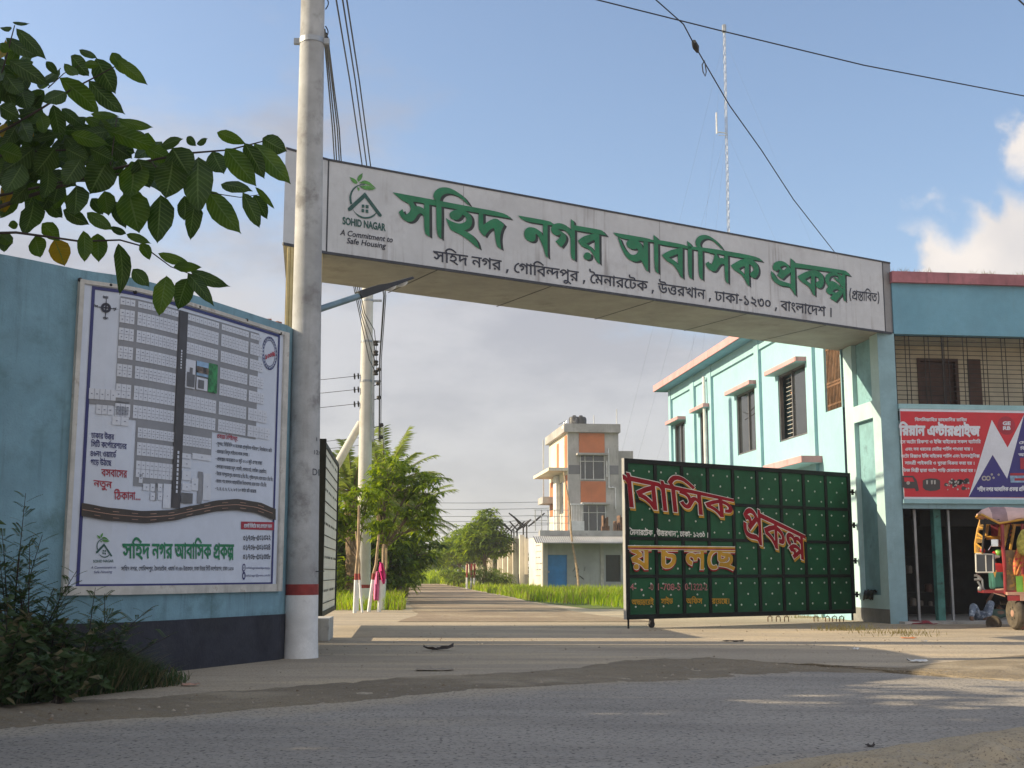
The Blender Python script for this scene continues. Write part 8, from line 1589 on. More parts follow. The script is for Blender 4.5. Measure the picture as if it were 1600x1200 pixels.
# --- grass verges
def grass(name, label, inside, n, hh, mats_, ymin, ymax, w0=.006):
    mb = MB(); done = 0; tries = 0
    while done < n and tries < n*6:
        tries += 1; y = 1/(1/ymin+(1/ymax-1/ymin)*vr.random()); x = inside(y)
        if x is None: continue
        done += 1; h = hh*vr.uniform(.45, 1.2)*(1+.5*mnoise.noise((x*.6, y*.4, 0))); w = w0*(1+y*.05)
        a = vr.uniform(0, 6.28); d = Vector((math.cos(a), math.sin(a), 0)); p = Vector((x, y, .003)); ln = d*h*vr.uniform(.1, .6); sd = Vector((math.cos(a+1.2), math.sin(a+1.2), 0))*w
        mb.add([p-sd, p+sd, p+ln*.35+Vector((0, 0, h*.6))+sd*.6, p+ln*.35+Vector((0, 0, h*.6))-sd*.6, p+ln+Vector((0, 0, h))], [(0, 1, 2, 3), (3, 2, 4)], 0 if vr.random() < .82 else 1)
    return tag(mb.build(name, [M[m] for m in mats_]), label, 'grass', None, 'stuff')
def lv(y):
    e = tr(y, -1)-.25; w = 2.2+(y-30)*.06 if y > 30 else 2.4; x = e-abs(vr.gauss(0, 1))*w*.75
    if y < 33.2+.6*mnoise.noise((x, 0, 0)): return None
    return x
def rv_(y):
    e = tr(y, 1)+.25
    x = e+abs(vr.gauss(0, 1))*(2.2 if y < 110 else 4)
    if y < 44: return None
    if y > SK.y and x > SK.x-.4-(y-SK.y)*.117 and x < 40: return None
    return x
def rv2(y):
    x = tr(y, 1)+.2+vr.random()*9.5
    return x if 34.5+max(0, 3.2-x)*3.6+1.2*mnoise.noise((x*.9, y*.3, 1)) < y < 77 else None
grass('verge_grass', 'bright green grass verge left of the track below the saplings', lv, 11000, .42, ('grass', 'grass_dry'), 33, 130)
grass('verge_grass', 'bright green grass verge right of the track by the white wall and shed', lambda y: rv_(y) if vr.random() < .4 else rv2(y), 14000, .36, ('grass', 'grass_dry'), 34, 140)
def mound(y): return tr(y, -1)+vr.uniform(-5, 9)
grass('weed_mound', 'pale green weeds spreading over the far end of the track', mound, 2600, 1.2, ('grass', 'leaf_bright'), 112, 150, .02)
# tufts at the gate foot
mb = MB()
for cx_, cy_, n_ in [(gnd(1320, 985).x, gnd(1320, 985).y, 160), (gnd(1395, 990).x, gnd(1395, 990).y, 90), (gnd(1265, 966).x, gnd(1265, 966).y, 80), (gnd(1335, 968).x, gnd(1335, 968).y, 60), (gnd(1420, 994).x, gnd(1420, 994).y, 40)]:
    for i in range(n_):
        x = cx_+vr.gauss(0, .35); y = cy_+vr.gauss(0, .16); h = vr.uniform(.04, .16); a = vr.uniform(0, 6.28); sd = Vector((.005, 0, 0)); p = Vector((x, y, .003)); q = p+Vector((math.cos(a)*h*.6, math.sin(a)*h*.6, h)); mb.add([p-sd, p+sd, q], [(0, 1, 2)])
tag(mb.build('grass_tuft', M['grass_dry']), 'short yellowed grass tufts on the bare ground by the right pillar', 'grass', None, 'stuff')
# ------------------------------------------------------------------ tree whose branches hang in at the top left
fr_ = random.Random(11)
TB = Vector((-6.9, 6.3, 0)); ft = thing('shade_tree', 'broad-leaved roadside tree whose dark leafy branches reach in at the top left', 'tree', TB)
YB_ = 6.6
z1 = lambda x, y: (x/2.4, y/2.4)
def big_leaf(mb, base, tip, w, side, mi=0, droop=0.0):
    d = tip-base; l = d.length; d.normalize(); s = (side-d*side.dot(d)).normalized(); nrm = s.cross(d)
    prof = ((0, .04), (.1, .55), (.26, .93), (.45, 1.0), (.63, .86), (.78, .58), (.89, .27), (.95, .09), (1.0, .0)); vs = []
    cur = fr_.uniform(-.06, .12)*l; fold = fr_.uniform(.08, .26)
    for t, k in prof:
        c = base+d*l*t+nrm*cur*math.sin(t*math.pi); ww = w*k/2; wav = .05*w*math.sin(t*19+fr_.random())
        vs += [c-s*ww+nrm*(ww*fold+wav), c, c+s*ww+nrm*(ww*fold-wav)]
    fs = []
    for i in range(len(prof)-1): a = 3*i; fs += [(a, a+1, a+4, a+3), (a+1, a+2, a+5, a+4)]
    o = len(mb.v); mb.add(vs, fs, mi)
    for i, (t, k) in enumerate(prof):
        for j in (-1, 0, 1): mb.lp[o+3*i+j+1] = (j*1.0, t, 1.0)
LEAVES = [(50,85,108,88,18),(42,108,0,104,20),(65,112,168,218,45),(28,145,152,208,58),(40,230,180,318,62),(0,165,30,195,35),(175,232,215,278,30),(243,240,290,280,36),(300,188,362,218,28),(268,212,332,282,55),(318,240,372,244,30),
(362,225,430,345,78),(420,200,455,252,42),(445,228,548,314,46),(438,215,486,280,52),(338,308,462,422,62),(228,298,362,418,72),(245,345,165,380,60),(150,428,165,497,52),(200,398,226,532,58),(235,410,316,474,46),(78,330,102,412,72),(345,428,442,436,30),(322,445,424,482,42),(450,452,568,476,36),(455,458,512,516,46),
(118,522,232,500,30),(248,520,305,582,52),(408,490,592,556,62),(272,505,402,540,52),(430,552,492,592,56),(608,548,682,522,42),(703,514,735,546,30),(740,540,776,520,26),(818,498,918,538,42),(798,572,838,648,74),(850,562,956,692,78),(920,542,988,664,62),(988,520,1072,565,70),(958,545,1083,682,72),
(648,560,706,652,105),(742,598,745,792,105),(645,610,622,738,112),(492,610,486,734,124),(398,608,340,722,112),(600,738,590,902,98),(482,720,520,866,112),(732,760,715,892,72),(690,738,690,822,62),(785,722,898,868,86),(833,692,942,716,52),(912,728,970,848,54),(955,735,1000,818,48),(960,705,1026,780,22),
(392,720,406,804,62),(430,758,470,852,50),(285,700,280,802,88),(218,690,200,762,62),(124,758,90,872,98),(66,840,32,846,30),(130,890,150,962,66),(312,870,316,976,54),(366,880,370,978,62),(444,920,448,1095,66),(416,852,470,876,26),(478,880,562,912,32),(528,915,560,972,42),(598,952,706,986,36),(655,1000,752,1002,36),(722,1020,856,1072,46),(622,1040,598,1178,78),(700,1050,668,1156,72),(708,1030,798,1142,46),(500,1012,556,1072,48),(0,882,46,912,44),(22,878,15,942,52),
(120,560,10,640,80),(200,560,130,650,85),(80,620,20,720,85),(300,600,240,690,80),(180,640,160,740,70),(250,560,330,600,60),(520,600,560,700,80),(560,560,640,600,60),(0,560,80,590,70),(0,640,60,690,70),(340,560,420,600,60),(100,700,40,760,60),(330,800,420,860,50),(240,790,330,840,50),(160,840,220,900,60),(60,470,0,560,60),(20,280,80,350,60),(0,300,50,400,70),(100,280,60,350,50),(0,400,70,440,60),(120,470,200,520,40)]
YEL = [(204,902,240,992,74),(0,505,78,460,60),(30,690,8,800,60),(0,215,20,150,30),(90,450,125,520,22)]
lf = MB()
rx = Vector((1, 0, 0)); cu_ = Vector((0, -ST, CT))
def pix_leaf(x0, y0, x1, y1, w, mi, dy=0, jit=.10):
    Y = YB_+dy+fr_.uniform(-.15, .15); a = at(*z1(x0, y0), Y); b = at(*z1(x1, y1), Y+fr_.uniform(-jit, jit)); s = F_PX/Y
    d = (b-a).normalized(); sd = d.cross(Vector((0, 1, 0))).normalized()*1.0+Vector((0, 1, 0))*fr_.uniform(-.45, .45); a = a.lerp(b, -.04); b = a.lerp(b, 1.06); big_leaf(lf, a, b, w*1.16/2.4/s, sd, mi)
for q in LEAVES: pix_leaf(*q, 0 if fr_.random() < .6 else 1)
for q in YEL: pix_leaf(*q, 2, .25)
# leaves deeper in the branches, behind those
for i in range(115):
    x = fr_.uniform(-40, 620)*fr_.uniform(.6, 1); y = 560+fr_.gauss(0, 95)-(x-300)*.05
    if y < 430+max(0, x-380)*.35 or y > 760: continue
    a = fr_.uniform(0, 6.28); l = fr_.uniform(70, 130); pix_leaf(x, y, x+math.cos(a)*l, y+abs(math.sin(a))*l*.9-10, l*.55, 0 if fr_.random() < .8 else 1, fr_.uniform(.15, .8), .2)
for i in range(42):
    x = fr_.uniform(-40, 170); y = fr_.uniform(230, 520); a = fr_.uniform(0, 6.28); l = fr_.uniform(60, 110); pix_leaf(x, y, x+math.cos(a)*l*.8, y+math.sin(a)*l*.8, l*.5, 0 if fr_.random() < .75 else 1, fr_.uniform(.1, .7), .2)
# the rest of the crown, out of the picture to the left and overhead
lob = [((-6.9, 6.6, 6.2), 2.7, .8), ((-8.4, 7.6, 5.4), 2.4, .8), ((-6.2, 4.0, 5.8), 2.4, .8), ((-8.0, 5.0, 6.8), 2.4, .8), ((-5.1, 5.4, 5.2), 1.5, .8), ((-7.2, 8.6, 5.8), 2.0, .7), ((-9.5, 9.5, 5.5), 2.0, .8), ((-9.2, 3.5, 5.5), 2.2, .8), ((-7.5, 2.0, 4.8), 2.2, .8), ((-4.9, 6.5, 4.0), .9, .8), ((-6.4, 8.6, 4.4), 1.4, .8), ((-5.6, 2.4, 4.0), 1.5, .8), ((-7.0, 6.0, 4.0), 1.6, .8)]
for p, v in lobes_points(lob, 2300, fr_, .3):
    if p.y > .2 and p.x/p.y > -.455 and p.z < 6: continue
    for k in range(3):
        d = rv3(fr_); d.z = -abs(d.z)*.8; l = fr_.uniform(.2, .34); big_leaf(lf, p, p+d.normalized()*l, l*.55, rv3(fr_), 0 if fr_.random() < .85 else 1)
lf.build('foliage', [M['leaf_fg'], M['leaf_fg2'], M['leaf_yel']], ft)
br = MB()
def limb(pts, r0, r1): 
    P = [at(*z1(x, y), Y) for x, y, Y in pts]; br.tube(P, [(r0+(r1-r0)*i/(len(P)-1))*.6 for i in range(len(P))], 7); return P[0]
jn = Vector((-5.2, 6.5, 3.6))
for pts, r0, r1 in (([(-60, 800, 6.6), (0, 775, 6.6), (110, 735, 6.6), (250, 690, 6.6), (400, 640, 6.6), (560, 602, 6.6), (700, 575, 6.6), (860, 562, 6.6), (985, 530, 6.6)], .022, .006),
    ([(-60, 745, 6.7), (60, 720, 6.7), (200, 690, 6.7), (330, 660, 6.7), (480, 650, 6.7)], .016, .006), ([(-60, 525, 6.6), (30, 480, 6.6), (150, 410, 6.6), (260, 340, 6.6), (370, 282, 6.6), (430, 250, 6.6)], .015, .005),
    ([(-40, 345, 6.7), (0, 300, 6.7), (30, 190, 6.7), (55, 95, 6.7)], .012, .005), ([(-60, 875, 6.6), (60, 872, 6.6), (180, 888, 6.6), (300, 905, 6.6), (450, 900, 6.6), (540, 925, 6.6), (640, 1000, 6.6), (720, 1030, 6.6)], .014, .004),
    ([(-40, 590, 6.8), (100, 570, 6.8), (250, 562, 6.8), (420, 560, 6.8)], .013, .005), ([(412, 640, 6.6), (425, 540, 6.6), (438, 440, 6.6)], .007, .004), ([(700, 700, 6.6), (800, 725, 6.6), (900, 740, 6.6), (970, 730, 6.6)], .006, .003), ([(560, 602, 6.6), (640, 680, 6.6), (700, 700, 6.6)], .008, .005), ([(180, 330, 6.6), (240, 275, 6.6), (300, 245, 6.6)], .006, .003)):
    s = limb(pts, r0, r1)
    if pts[0][0] < 0: br.tube([s, s.lerp(jn, .5)+Vector((0, 0, .05)), jn], [r0, r0*1.8, .06], 7)
br.tube([jn, Vector((-6.0, 6.4, 2.9)), TB+Vector((.1, 0, 2.2))], [.06, .10, .14], 10)
for l in lob: c = Vector(l[0]); br.tube([TB+Vector((0, 0, 2.4)), (TB+Vector((0, 0, 3.2))).lerp(c, .5), c], [.11, .07, .03], 8)
br.build('branches', M['bark_dark'], ft, True)
mb = MB(); mb.tube([TB-Vector((0, 0, .05)), TB+Vector((.03, 0, 1.2)), TB+Vector((0, 0, 2.5)), TB+Vector((.05, .1, 4))], [.26, .20, .17, .12], 14); mb.build('trunk', M['bark'], ft, True)
# further roadside trees out of frame to the left that keep the road in shade
def side_tree(base, h, lobes, n, label):
    base = Vector(base); t = thing('roadside_tree', label, 'tree', base); mb = MB()
    for p, v in lobes_points([(base+Vector(c), r, s) for c, r, s in lobes], n, fr_, .3):
        if p.y > .2 and p.x/p.y > -.47: continue
        for k in range(3): d = rv3(fr_); d.z = -abs(d.z)*.6; l = fr_.uniform(.28, .45); blade_leaf(mb, p, d, rv3(fr_), l, l*.6, 0, .2)
    mb.build('crown', [M['leaf_dark']], t); mb = MB(); mb.tube([base, base+Vector((0, 0, h*.4)), base+Vector((0, 0, h*.75))], [.25, .18, .08], 10); mb.build('trunk', M['bark'], t, True)
side_tree((-12.5, 11.0, 0), 9, [((0, 0, 6.2), 2.8, .8), ((1.8, .8, 5.6), 2.2, .8), ((-1.5, -1.6, 5.8), 2.4, .8), ((.5, 2.0, 6.4), 2.3, .8)], 1100, 'tall roadside tree standing behind the curving wall beyond the left edge')
side_tree((-11.6, 6.8, 0), 10, [((0, 0, 6.6), 2.8, .9), ((1.4, 1.2, 5.2), 2.0, .8), ((1.2, -1.6, 5.2), 2.2, .8), ((-.6, .8, 8.6), 2.2, .8)], 1700, 'dense roadside tree behind the left edge between the others')
side_tree((-13.5, 1.5, 0), 9, [((0, 0, 6.0), 2.8, .8), ((1.5, 2.4, 5.6), 2.2, .8), ((.8, -2.2, 5.6), 2.4, .8)], 800, 'roadside tree on the camera side beyond the left edge')
# ------------------------------------------------------------------ weeds along the wall
def weed(px, top, Y, n, spread, label, kind=0):
    x = at(px, 1000, Y).x; b = Vector((x, Y, 0)); h = at(px, top, Y).z; t = thing('weed', label, 'weed', b, 'tall weeds against the wall')
    st = MB(); lv_ = MB()
    for i in range(n):
        a = fr_.uniform(0, 6.28); hh = h*(1 if i == 0 else fr_.uniform(.4, .9)); sp = spread*(0.15 if i == 0 else fr_.uniform(.3, 1.0)); P = [b+Vector((math.cos(a)*.06*i/n, math.sin(a)*.06, 0))]
        for k in range(1, 7): s = k/6; P.append(b+Vector((math.cos(a)*sp*s**1.5, math.sin(a)*sp*.6*s**1.5, hh*(s-.12*s*s*(sp/spread)))))
        st.tube(P, [.009*(1-k/8) for k in range(7)], 5)
        nb = int(9+hh*13)
        for k in range(nb):
            s = .22+.78*k/nb; j = min(5, int(s*6)); q = P[j].lerp(P[j+1], s*6-j); az = k*2.4+a; L = (.13+.19*(1-s))*fr_.uniform(.7, 1.2); d = Vector((math.cos(az), math.sin(az), .25+.5*s)).normalized()
            if kind == 0:      # pinnate sprays
                for m in range(9):
                    c = q+d*L*(m+1)/9-Vector((0, 0, .03*(m/9)**2)); sd = d.cross(Vector((0, 0, 1))).normalized()
                    for sg in (-1, 1): blade_leaf(lv_, c, sd*sg+d*.5, d, L*.19, L*.085, 0 if fr_.random() < .9 else 1, .15)
            else:
                for m in range(3): blade_leaf(lv_, q, d+rv3(fr_)*.6, rv3(fr_), .13*fr_.uniform(.6, 1.2), .06, 0 if fr_.random() < .85 else 1, .4)
    st.build('stem', M['bark_dark'], t); lv_.build('foliage', [M['weed'], M['weed_dry']], t)
for a in ((17, 765, 10.35, 9, .35, 'tallest weed at the left edge, its feathery tip high against the blue wall'), (45, 842, 10.2, 9, .45, 'feathery weed just right of the tallest one'), (78, 915, 10.3, 10, .45, 'bushy weed left of the board corner'), (-25, 800, 10.0, 6, .4, 'weed cut by the left edge of the picture', 1),
          (12, 930, 9.7, 7, .5, 'low leafy weed at the foot of the tallest one', 1), (110, 965, 10.3, 6, .5, 'leafy weed below the lower left corner of the board', 1), (60, 985, 9.8, 7, .5, 'dense dark weed in front of the feathery ones', 1), (135, 915, 10.7, 8, .75, 'feathery weed spreading right under the board'), (165, 925, 11.1, 5, .7, 'thin feathery weed under the middle of the board'), (185, 985, 11.0, 5, .35, 'rightmost leafy weed against the black skirting', 1), (95, 1010, 9.6, 6, .5, 'low weed at the road edge below the dark clump', 1), (-10, 970, 9.3, 7, .6, 'dark weed at the bottom of the left edge', 1)):
    weed(*a)
mb = MB()
for i in range(9000):
    px = fr_.uniform(-60, 300)*(.55+.45*fr_.random()); Y0 = 9.35+(px)/300*1.9; Y1 = 10.5+px/300*1.45
    Y = fr_.uniform(Y0, Y1); p = at(px, 1000, Y); p.z = 0; h = fr_.uniform(.06, .42)*(1.0 if px < 180 else max(.25, 1-(px-180)/160)); a = fr_.uniform(0, 6.28); ln = Vector((math.cos(a), math.sin(a), 0))*h*fr_.uniform(.3, 1.6); sd = Vector((math.cos(a+1.4), math.sin(a+1.4), 0))*.006
    mb.add([p-sd, p+sd, p+ln*.4+Vector((0, 0, h*.7))+sd*.7, p+ln*.4+Vector((0, 0, h*.7))-sd*.7, p+ln+Vector((0, 0, h*.9))], [(0, 1, 2, 3), (3, 2, 4)], 0 if fr_.random() < .74 else 1)
tag(mb.build('verge_grass', [M['weed'], M['weed_dry']]), 'dark tangled grass growing along the foot of the curving blue wall', 'grass', None, 'stuff')
# ------------------------------------------------------------------ rickshaw under repair in front of the shop
z7 = lambda x, y: (1480+.18321*x, 780+.18333*y)
WC = gnd(*z7(575, 1112)); REX = Vector((.965, -.26, 0))
RS = Plane(WC-REX*1.2, WC); RN = RS.n           # near side
def rp3(x, y, dep=0.0):                         # a place seen at (x, y) on the side plane, then pushed dep metres towards the far side
    return RS.p3(*RS.uv(*z7(x, y)))-RN*dep
rk = thing('auto_rickshaw', 'brightly painted three-wheeled rickshaw with a faded pink canopy in front of the dark shop', 'rickshaw', WC)
RWD = 1.02
# canopy: arched cloth sheet
mb = MB(); edge = [(295, 128), (330, 150), (385, 172), (445, 200), (520, 188), (600, 172), (700, 160), (900, 165), (1150, 190)]
crown_ = [(300, 120), (345, 90), (400, 70), (460, 66), (540, 66), (620, 70), (720, 74), (900, 80), (1150, 120)]
n_ = 12; P = []
for e, c in zip(edge, crown_):
    a = rp3(*e); top = rp3(*c).z; 
    for j in range(n_+1):
        t = j/n_; z = a.z+(top-a.z)*math.sin(math.pi*t)**.55; q = a-RN*RWD*t; P.append(Vector((q.x, q.y, z+.012*math.sin(j*2.3+len(P)*.7))))
k = n_+1; fs = [(i*k+j, i*k+j+1, (i+1)*k+j+1, (i+1)*k+j) for i in range(len(edge)-1) for j in range(n_)]
mb.add(P, fs)
for i, q in enumerate(fs): mb.m[i] = 1 if (i//n_) in (2, 3) and (i % n_) < 6 else 0
o = mb.build('canopy', [M['canopy'], M['canopy2']], rk, True); sd = o.modifiers.new('thick', 'SOLIDIFY'); sd.thickness = .02
mb = MB(); mb.tube([rp3(295, 130), rp3(385, 175), rp3(445, 205), rp3(520, 192), rp3(700, 165), rp3(1150, 195)], .022, 8); mb.tube([rp3(295, 130, RWD), rp3(445, 205, RWD), rp3(1150, 195, RWD)], .02, 8); mb.tube([rp3(297, 128), rp3(297, 128, RWD)], .02, 8); mb.build('roof_rail', M['rk_yel'], rk)
# windscreen across the front: yellow and black posts with three slanting panes
A = [(327, 165), (312, 300), (300, 455)]
B = [(300, 140), (265, 255), (243, 380), (246, 460)]
mb = MB(); mb.tube([rp3(*p) for p in A], .022, 8); mb.build('windscreen_post', M['iron'], rk)
def far_at(x, y): return rp3(x, y, RWD)
def farpt(x, y): 
    h_ = hit(*z7(x, y), RS.p-RN*RWD, RN); return h_
mb = MB(); mb.tube([farpt(*p) for p in B], .03, 8); mb.build('windscreen_post', M['rk_yel'], rk)
mb = MB()
for (a, b) in (((285, 200), (328, 232)), ((270, 235), (322, 255)), ((262, 290), (315, 330)), ((252, 330), (308, 340)), ((248, 380), (303, 425)), ((245, 460), (300, 458))): mb.tube([farpt(*a), rp3(*b)], .018, 6)
mb.build('windscreen_bar', M['rk_yel'], rk)
mb = MB()
for q in (((285, 200), (265, 262), (318, 262), (328, 232)), ((262, 290), (250, 372), (306, 372), (315, 328)), ((248, 385), (246, 458), (300, 455), (304, 425))): mb.quad(farpt(*q[0]), farpt(*q[1]), rp3(*q[2]), rp3(*q[3]))
M['rk_glass'] = pm('dusty_amber_glass', (.20, .13, .06), .25, .2, 5)
mb.build('windscreen_pane', M['rk_glass'], rk)
mb = MB(); mb.box(rp3(283, 215), REX*.33, -RN*.05, (0, 0, .09)); mb.build('sun_visor', M['iron'], rk)
# lower front window frame and fender
mb = MB()
for a, b in (((245, 465), (395, 470)), ((250, 622), (395, 622)), ((247, 465), (252, 622)), ((330, 470), (336, 620)), ((393, 470), (396, 622))): mb.tube([rp3(*a, .06), rp3(*b, .06)], .016, 6)
wf = mb.build('front_window_frame', M['gl_wht'], rk)
mb = MB(); mb.box(rp3(250, 620, .05), REX*.33, -RN*.012, (0, 0, .33)); mb.build('front_window_pane', M['glass_dark'], wf)
mb = MB()
for pts in ([(245, 650), (285, 655), (315, 690), (320, 760), (350, 795)], [(262, 640), (300, 690)], [(275, 700), (300, 740), (300, 775)], [(245, 685), (315, 685)]): mb.tube([rp3(*p, .3) for p in pts], .022, 6)
mb.ball(rp3(297, 765, .3), .05, 10); mb.build('front_fork', M['galv'], rk)
# handlebar, lamp, mirror, lime ball, horn
mb = MB(); mb.tube([rp3(302, 438, .2), rp3(360, 440, .25), rp3(405, 465, .3), rp3(440, 500, .35), rp3(430, 640, .4)], .018, 8); mb.build('handlebar', M['iron'], rk)
for nm, p, r, mt, sq in (('indicator', (310, 437), .05, 'seat_red', (1, 1, 1)), ('horn_bulb', (448, 458), .068, 'lime', (1, 1, 1)), ('brake_light', (415, 470), .055, 'seat_red', (1, 1, 1.1))):
    mb = MB(); mb.ball(rp3(*p, .18), r, 14, sq); mb.build(nm, M[mt], rk, True)
mb = MB(); mb.tube([rp3(362, 435, .2), rp3(385, 395, .2), rp3(400, 385, .2)], .010, 5); mb.box(rp3(386, 402, .2), REX*.17, -RN*.03, (0, 0, .13)); mb.build('mirror', M['mirror'], rk, bevel=.01)
mb = MB(); mb.lathe(rp3(458, 488, .15), [(.02, 0), (.03, .06), (.06, .1)], 12, -REX); mb.build('horn', M['gl_wht'], rk)
# body: floor, steps, seat, posts, painted panels
mb = MB(); mb.box(rp3(312, 800), REX*2.6, -RN*RWD, (0, 0, .05)); mb.build('floor', M['rk_red'], rk)
mb = MB(); mb.quad(rp3(390, 800, -.01), rp3(495, 835, -.01), rp3(495, 760, .15), rp3(420, 765, .15)); mb.box(rp3(497, 815, -.30), REX*1.2, -RN*.32, (0, 0, .05)); mb.box(rp3(600, 862, -.34), REX*1.1, RN*.02, (0, 0, .12)); mb.build('side_step', M['rk_cream'], rk)
mb = MB(); mb.box(rp3(497, 862, -.30), REX*.62, RN*.012, (0, 0, .09)); mb.build('step_edge', M['rk_red'], rk)
mb = MB(); mb.box(rp3(395, 640, .2), REX*.40, -RN*.7, (0, 0, .20)); mb.box(rp3(500, 620, .1), REX*.30, -RN*.8, (0, 0, .14)); mb.build('driver_seat', M['seat_red'], rk, bevel=.04)
mb = MB(); mb.box(rp3(400, 772, .2), REX*.50, -RN*.6, (0, 0, .38)); mb.build('seat_box', M['teal_cloth'], rk, bevel=.05)
mb = MB(); mb.add([rp3(398, 612, .17), rp3(432, 605, .17), rp3(418, 672, .17)], [(0, 2, 1)]); mb.build('seat_pennant', M['rk_yel'], rk)
mb = MB(); mb.tube([rp3(468, 215), rp3(475, 400), rp3(490, 585)], .035, 8); mb.tube([rp3(490, 585), rp3(497, 810)], .03, 8); mb.build('side_post', M['rk_red'], rk)
mb = MB()
for a, b, r in (((345, 215), (330, 330), .03), ((455, 210), (450, 345), .03), ((335, 328), (450, 328), .04), ((545, 205), (500, 440), .03), ((600, 205), (560, 440), .03), ((485, 235), (480, 310), .05), ((535, 215), (505, 310), .05)): mb.tube([farpt(*a) if a[0] < 460 else rp3(*a, .4), farpt(*b) if a[0] < 460 else rp3(*b, .4)], r, 6)
mb.build('yellow_frame', M['rk_yel'], rk)
mb = MB()
for i in range(6): y = 235+i*38; mb.tube([rp3(590-i*6, y, .4), rp3(545-i*8, y+26, .4)], .014, 5)
mb.tube([rp3(570, 210, .42), rp3(520, 445, .42)], .02, 5); mb.build('seat_back_lattice', M['iron'], rk)
mb = MB(); a = farpt(375, 315); mb.box(a, REX*.36, RN*.02, (0, 0, .33)); mb.build('rear_picture', M['rag'], rk)
M['rk_panel'] = pm('painted_side_panel', (.26, .17, .08), .5, .2, 5, spots=(.45, .25, .06), spotscale=11, spotlo=.5, spothi=.58, streak=(.1, .22, .04), streakamt=.8)
mb = MB(); mb.box(rp3(492, 800, .02), REX*.42, -RN*.03, (0, 0, .76)); mb.build('side_panel', M['rk_panel'], rk)
for x0, x1, y0, y1, mt in ((592, 640, 655, 790, 'rk_grn'), (636, 720, 640, 700, 'rk_org'), (640, 700, 700, 790, 'rk_yel'), (700, 900, 640, 800, 'rk_red')):
    mb = MB(); a = rp3(x0, y1, -.05); mb.box(a, REX*((x1-x0)*.00236), -RN*.03, (0, 0, (rp3(x0, y0)-rp3(x0, y1)).z)); mb.build('painted_panel', M[mt], rk)
mb = MB()
for x in (640, 760, 900, 1120): mb.tube([rp3(x, 210), rp3(x+6, 650)], .025, 6)
mb.build('rear_post', M['rk_red'], rk)
mb = MB(); mb.box(rp3(700, 640, .15), REX*1.0, -RN*.75, (0, 0, .16)); mb.box(rp3(1080, 640, .15), REX*.14, -RN*.75, (0, 0, .7)); mb.build('passenger_seat', M['seat_red'], rk, bevel=.04)
def wheel(name, c, ax, r, w, par):
    ax = Vector(ax).normalized(); mb = MB(); c = Vector(c)
    mb.lathe(c-ax*w/2, [(r*.66, 0), (r*.86, -.01), (r*.97, w*.18), (r, w*.4), (r, w*.6), (r*.97, w*.82), (r*.86, w+.01), (r*.66, w)], 36, ax); o = mb.build(name, M['rubber'], par, True)
    mb = MB(); mb.lathe(c-ax*w*.42, [(r*.66, 0), (r*.62, .02), (r*.5, .05), (r*.22, .03), (r*.2, 0), (r*.08, -.01), (r*.01, -.012)], 28, -ax*-1); mb.lathe(c+ax*w*.05, [(r*.66, 0), (r*.64, w*.36), (r*.5, w*.2), (r*.25, w*.28), (r*.2, w*.5), (r*.01, w*.52)], 28, ax); mb.build('rim', M['rk_cream'], o, True)
    mb = MB()
    for i in range(6):
        a = i*math.pi/3; u = ax.orthogonal().normalized(); v = ax.cross(u); mb.lathe(c+ax*w*.26+(u*math.cos(a)+v*math.sin(a))*r*.38, [(r*.07, 0), (r*.07, .03), (.005, .035)], 8, ax)
    mb.build('wheel_bolt', M['iron'], o); return o
wr = .5*270*.18333*WC.y/1900
wheel('wheel', rp3(578, 972, -.10)+Vector((0, 0, 0)), (-1, -.03, 0), wr, .12, rk)
wheel('wheel', rp3(578, 972, RWD)+REX*.75, (.26, .96, 0), wr, .12, rk)
mb = MB(); mb.tube([rp3(578, 972, -.05), rp3(578, 972, RWD)+REX*.75], .035, 8); mb.tube([rp3(470, 885, .3), rp3(800, 890, .3)], .04, 8); mb.build('axle', M['iron'], rk)
# cloth bundle and patterned cloth hung at the side
def drape(name, label, rows, mat, cat_='cloth', thick=.03, dep=-.12):
    P = []; m_ = 7
    for i, (a, b, y) in enumerate(rows):
        for j in range(m_):
            t = j/(m_-1); P.append(rp3(a+(b-a)*t, y, dep+.05*math.sin(j*1.9+i*.8)-.06*math.sin(t*math.pi)))
    mb = MB(); mb.add(P, [(i*m_+j, i*m_+j+1, (i+1)*m_+j+1, (i+1)*m_+j) for i in range(len(rows)-1) for j in range(m_-1)]); o = mb.build(name, M[mat], None, True, base=P[0])
    s = o.modifiers.new('thick', 'SOLIDIFY'); s.thickness = thick; u = o.modifiers.new('soft', 'SUBSURF'); u.levels = u.render_levels = 1; return tag(o, label, cat_)
drape('hanging_bundle', 'yellow-green cloth bundle hanging on the rickshaw side at the right edge of the picture', [(640, 700, 262), (618, 720, 310), (605, 735, 360), (598, 735, 410), (612, 730, 455), (640, 715, 475)], 'fabric_yel', 'bundle', .08, -.20)
drape('hanging_cloth', 'orange and red patterned cloth hanging below the yellow-green bundle on the rickshaw', [(590, 640, 410), (582, 650, 460), (566, 648, 520), (560, 630, 570), (562, 600, 620), (566, 590, 650)], 'fabric_org', 'cloth', .03, -.14)
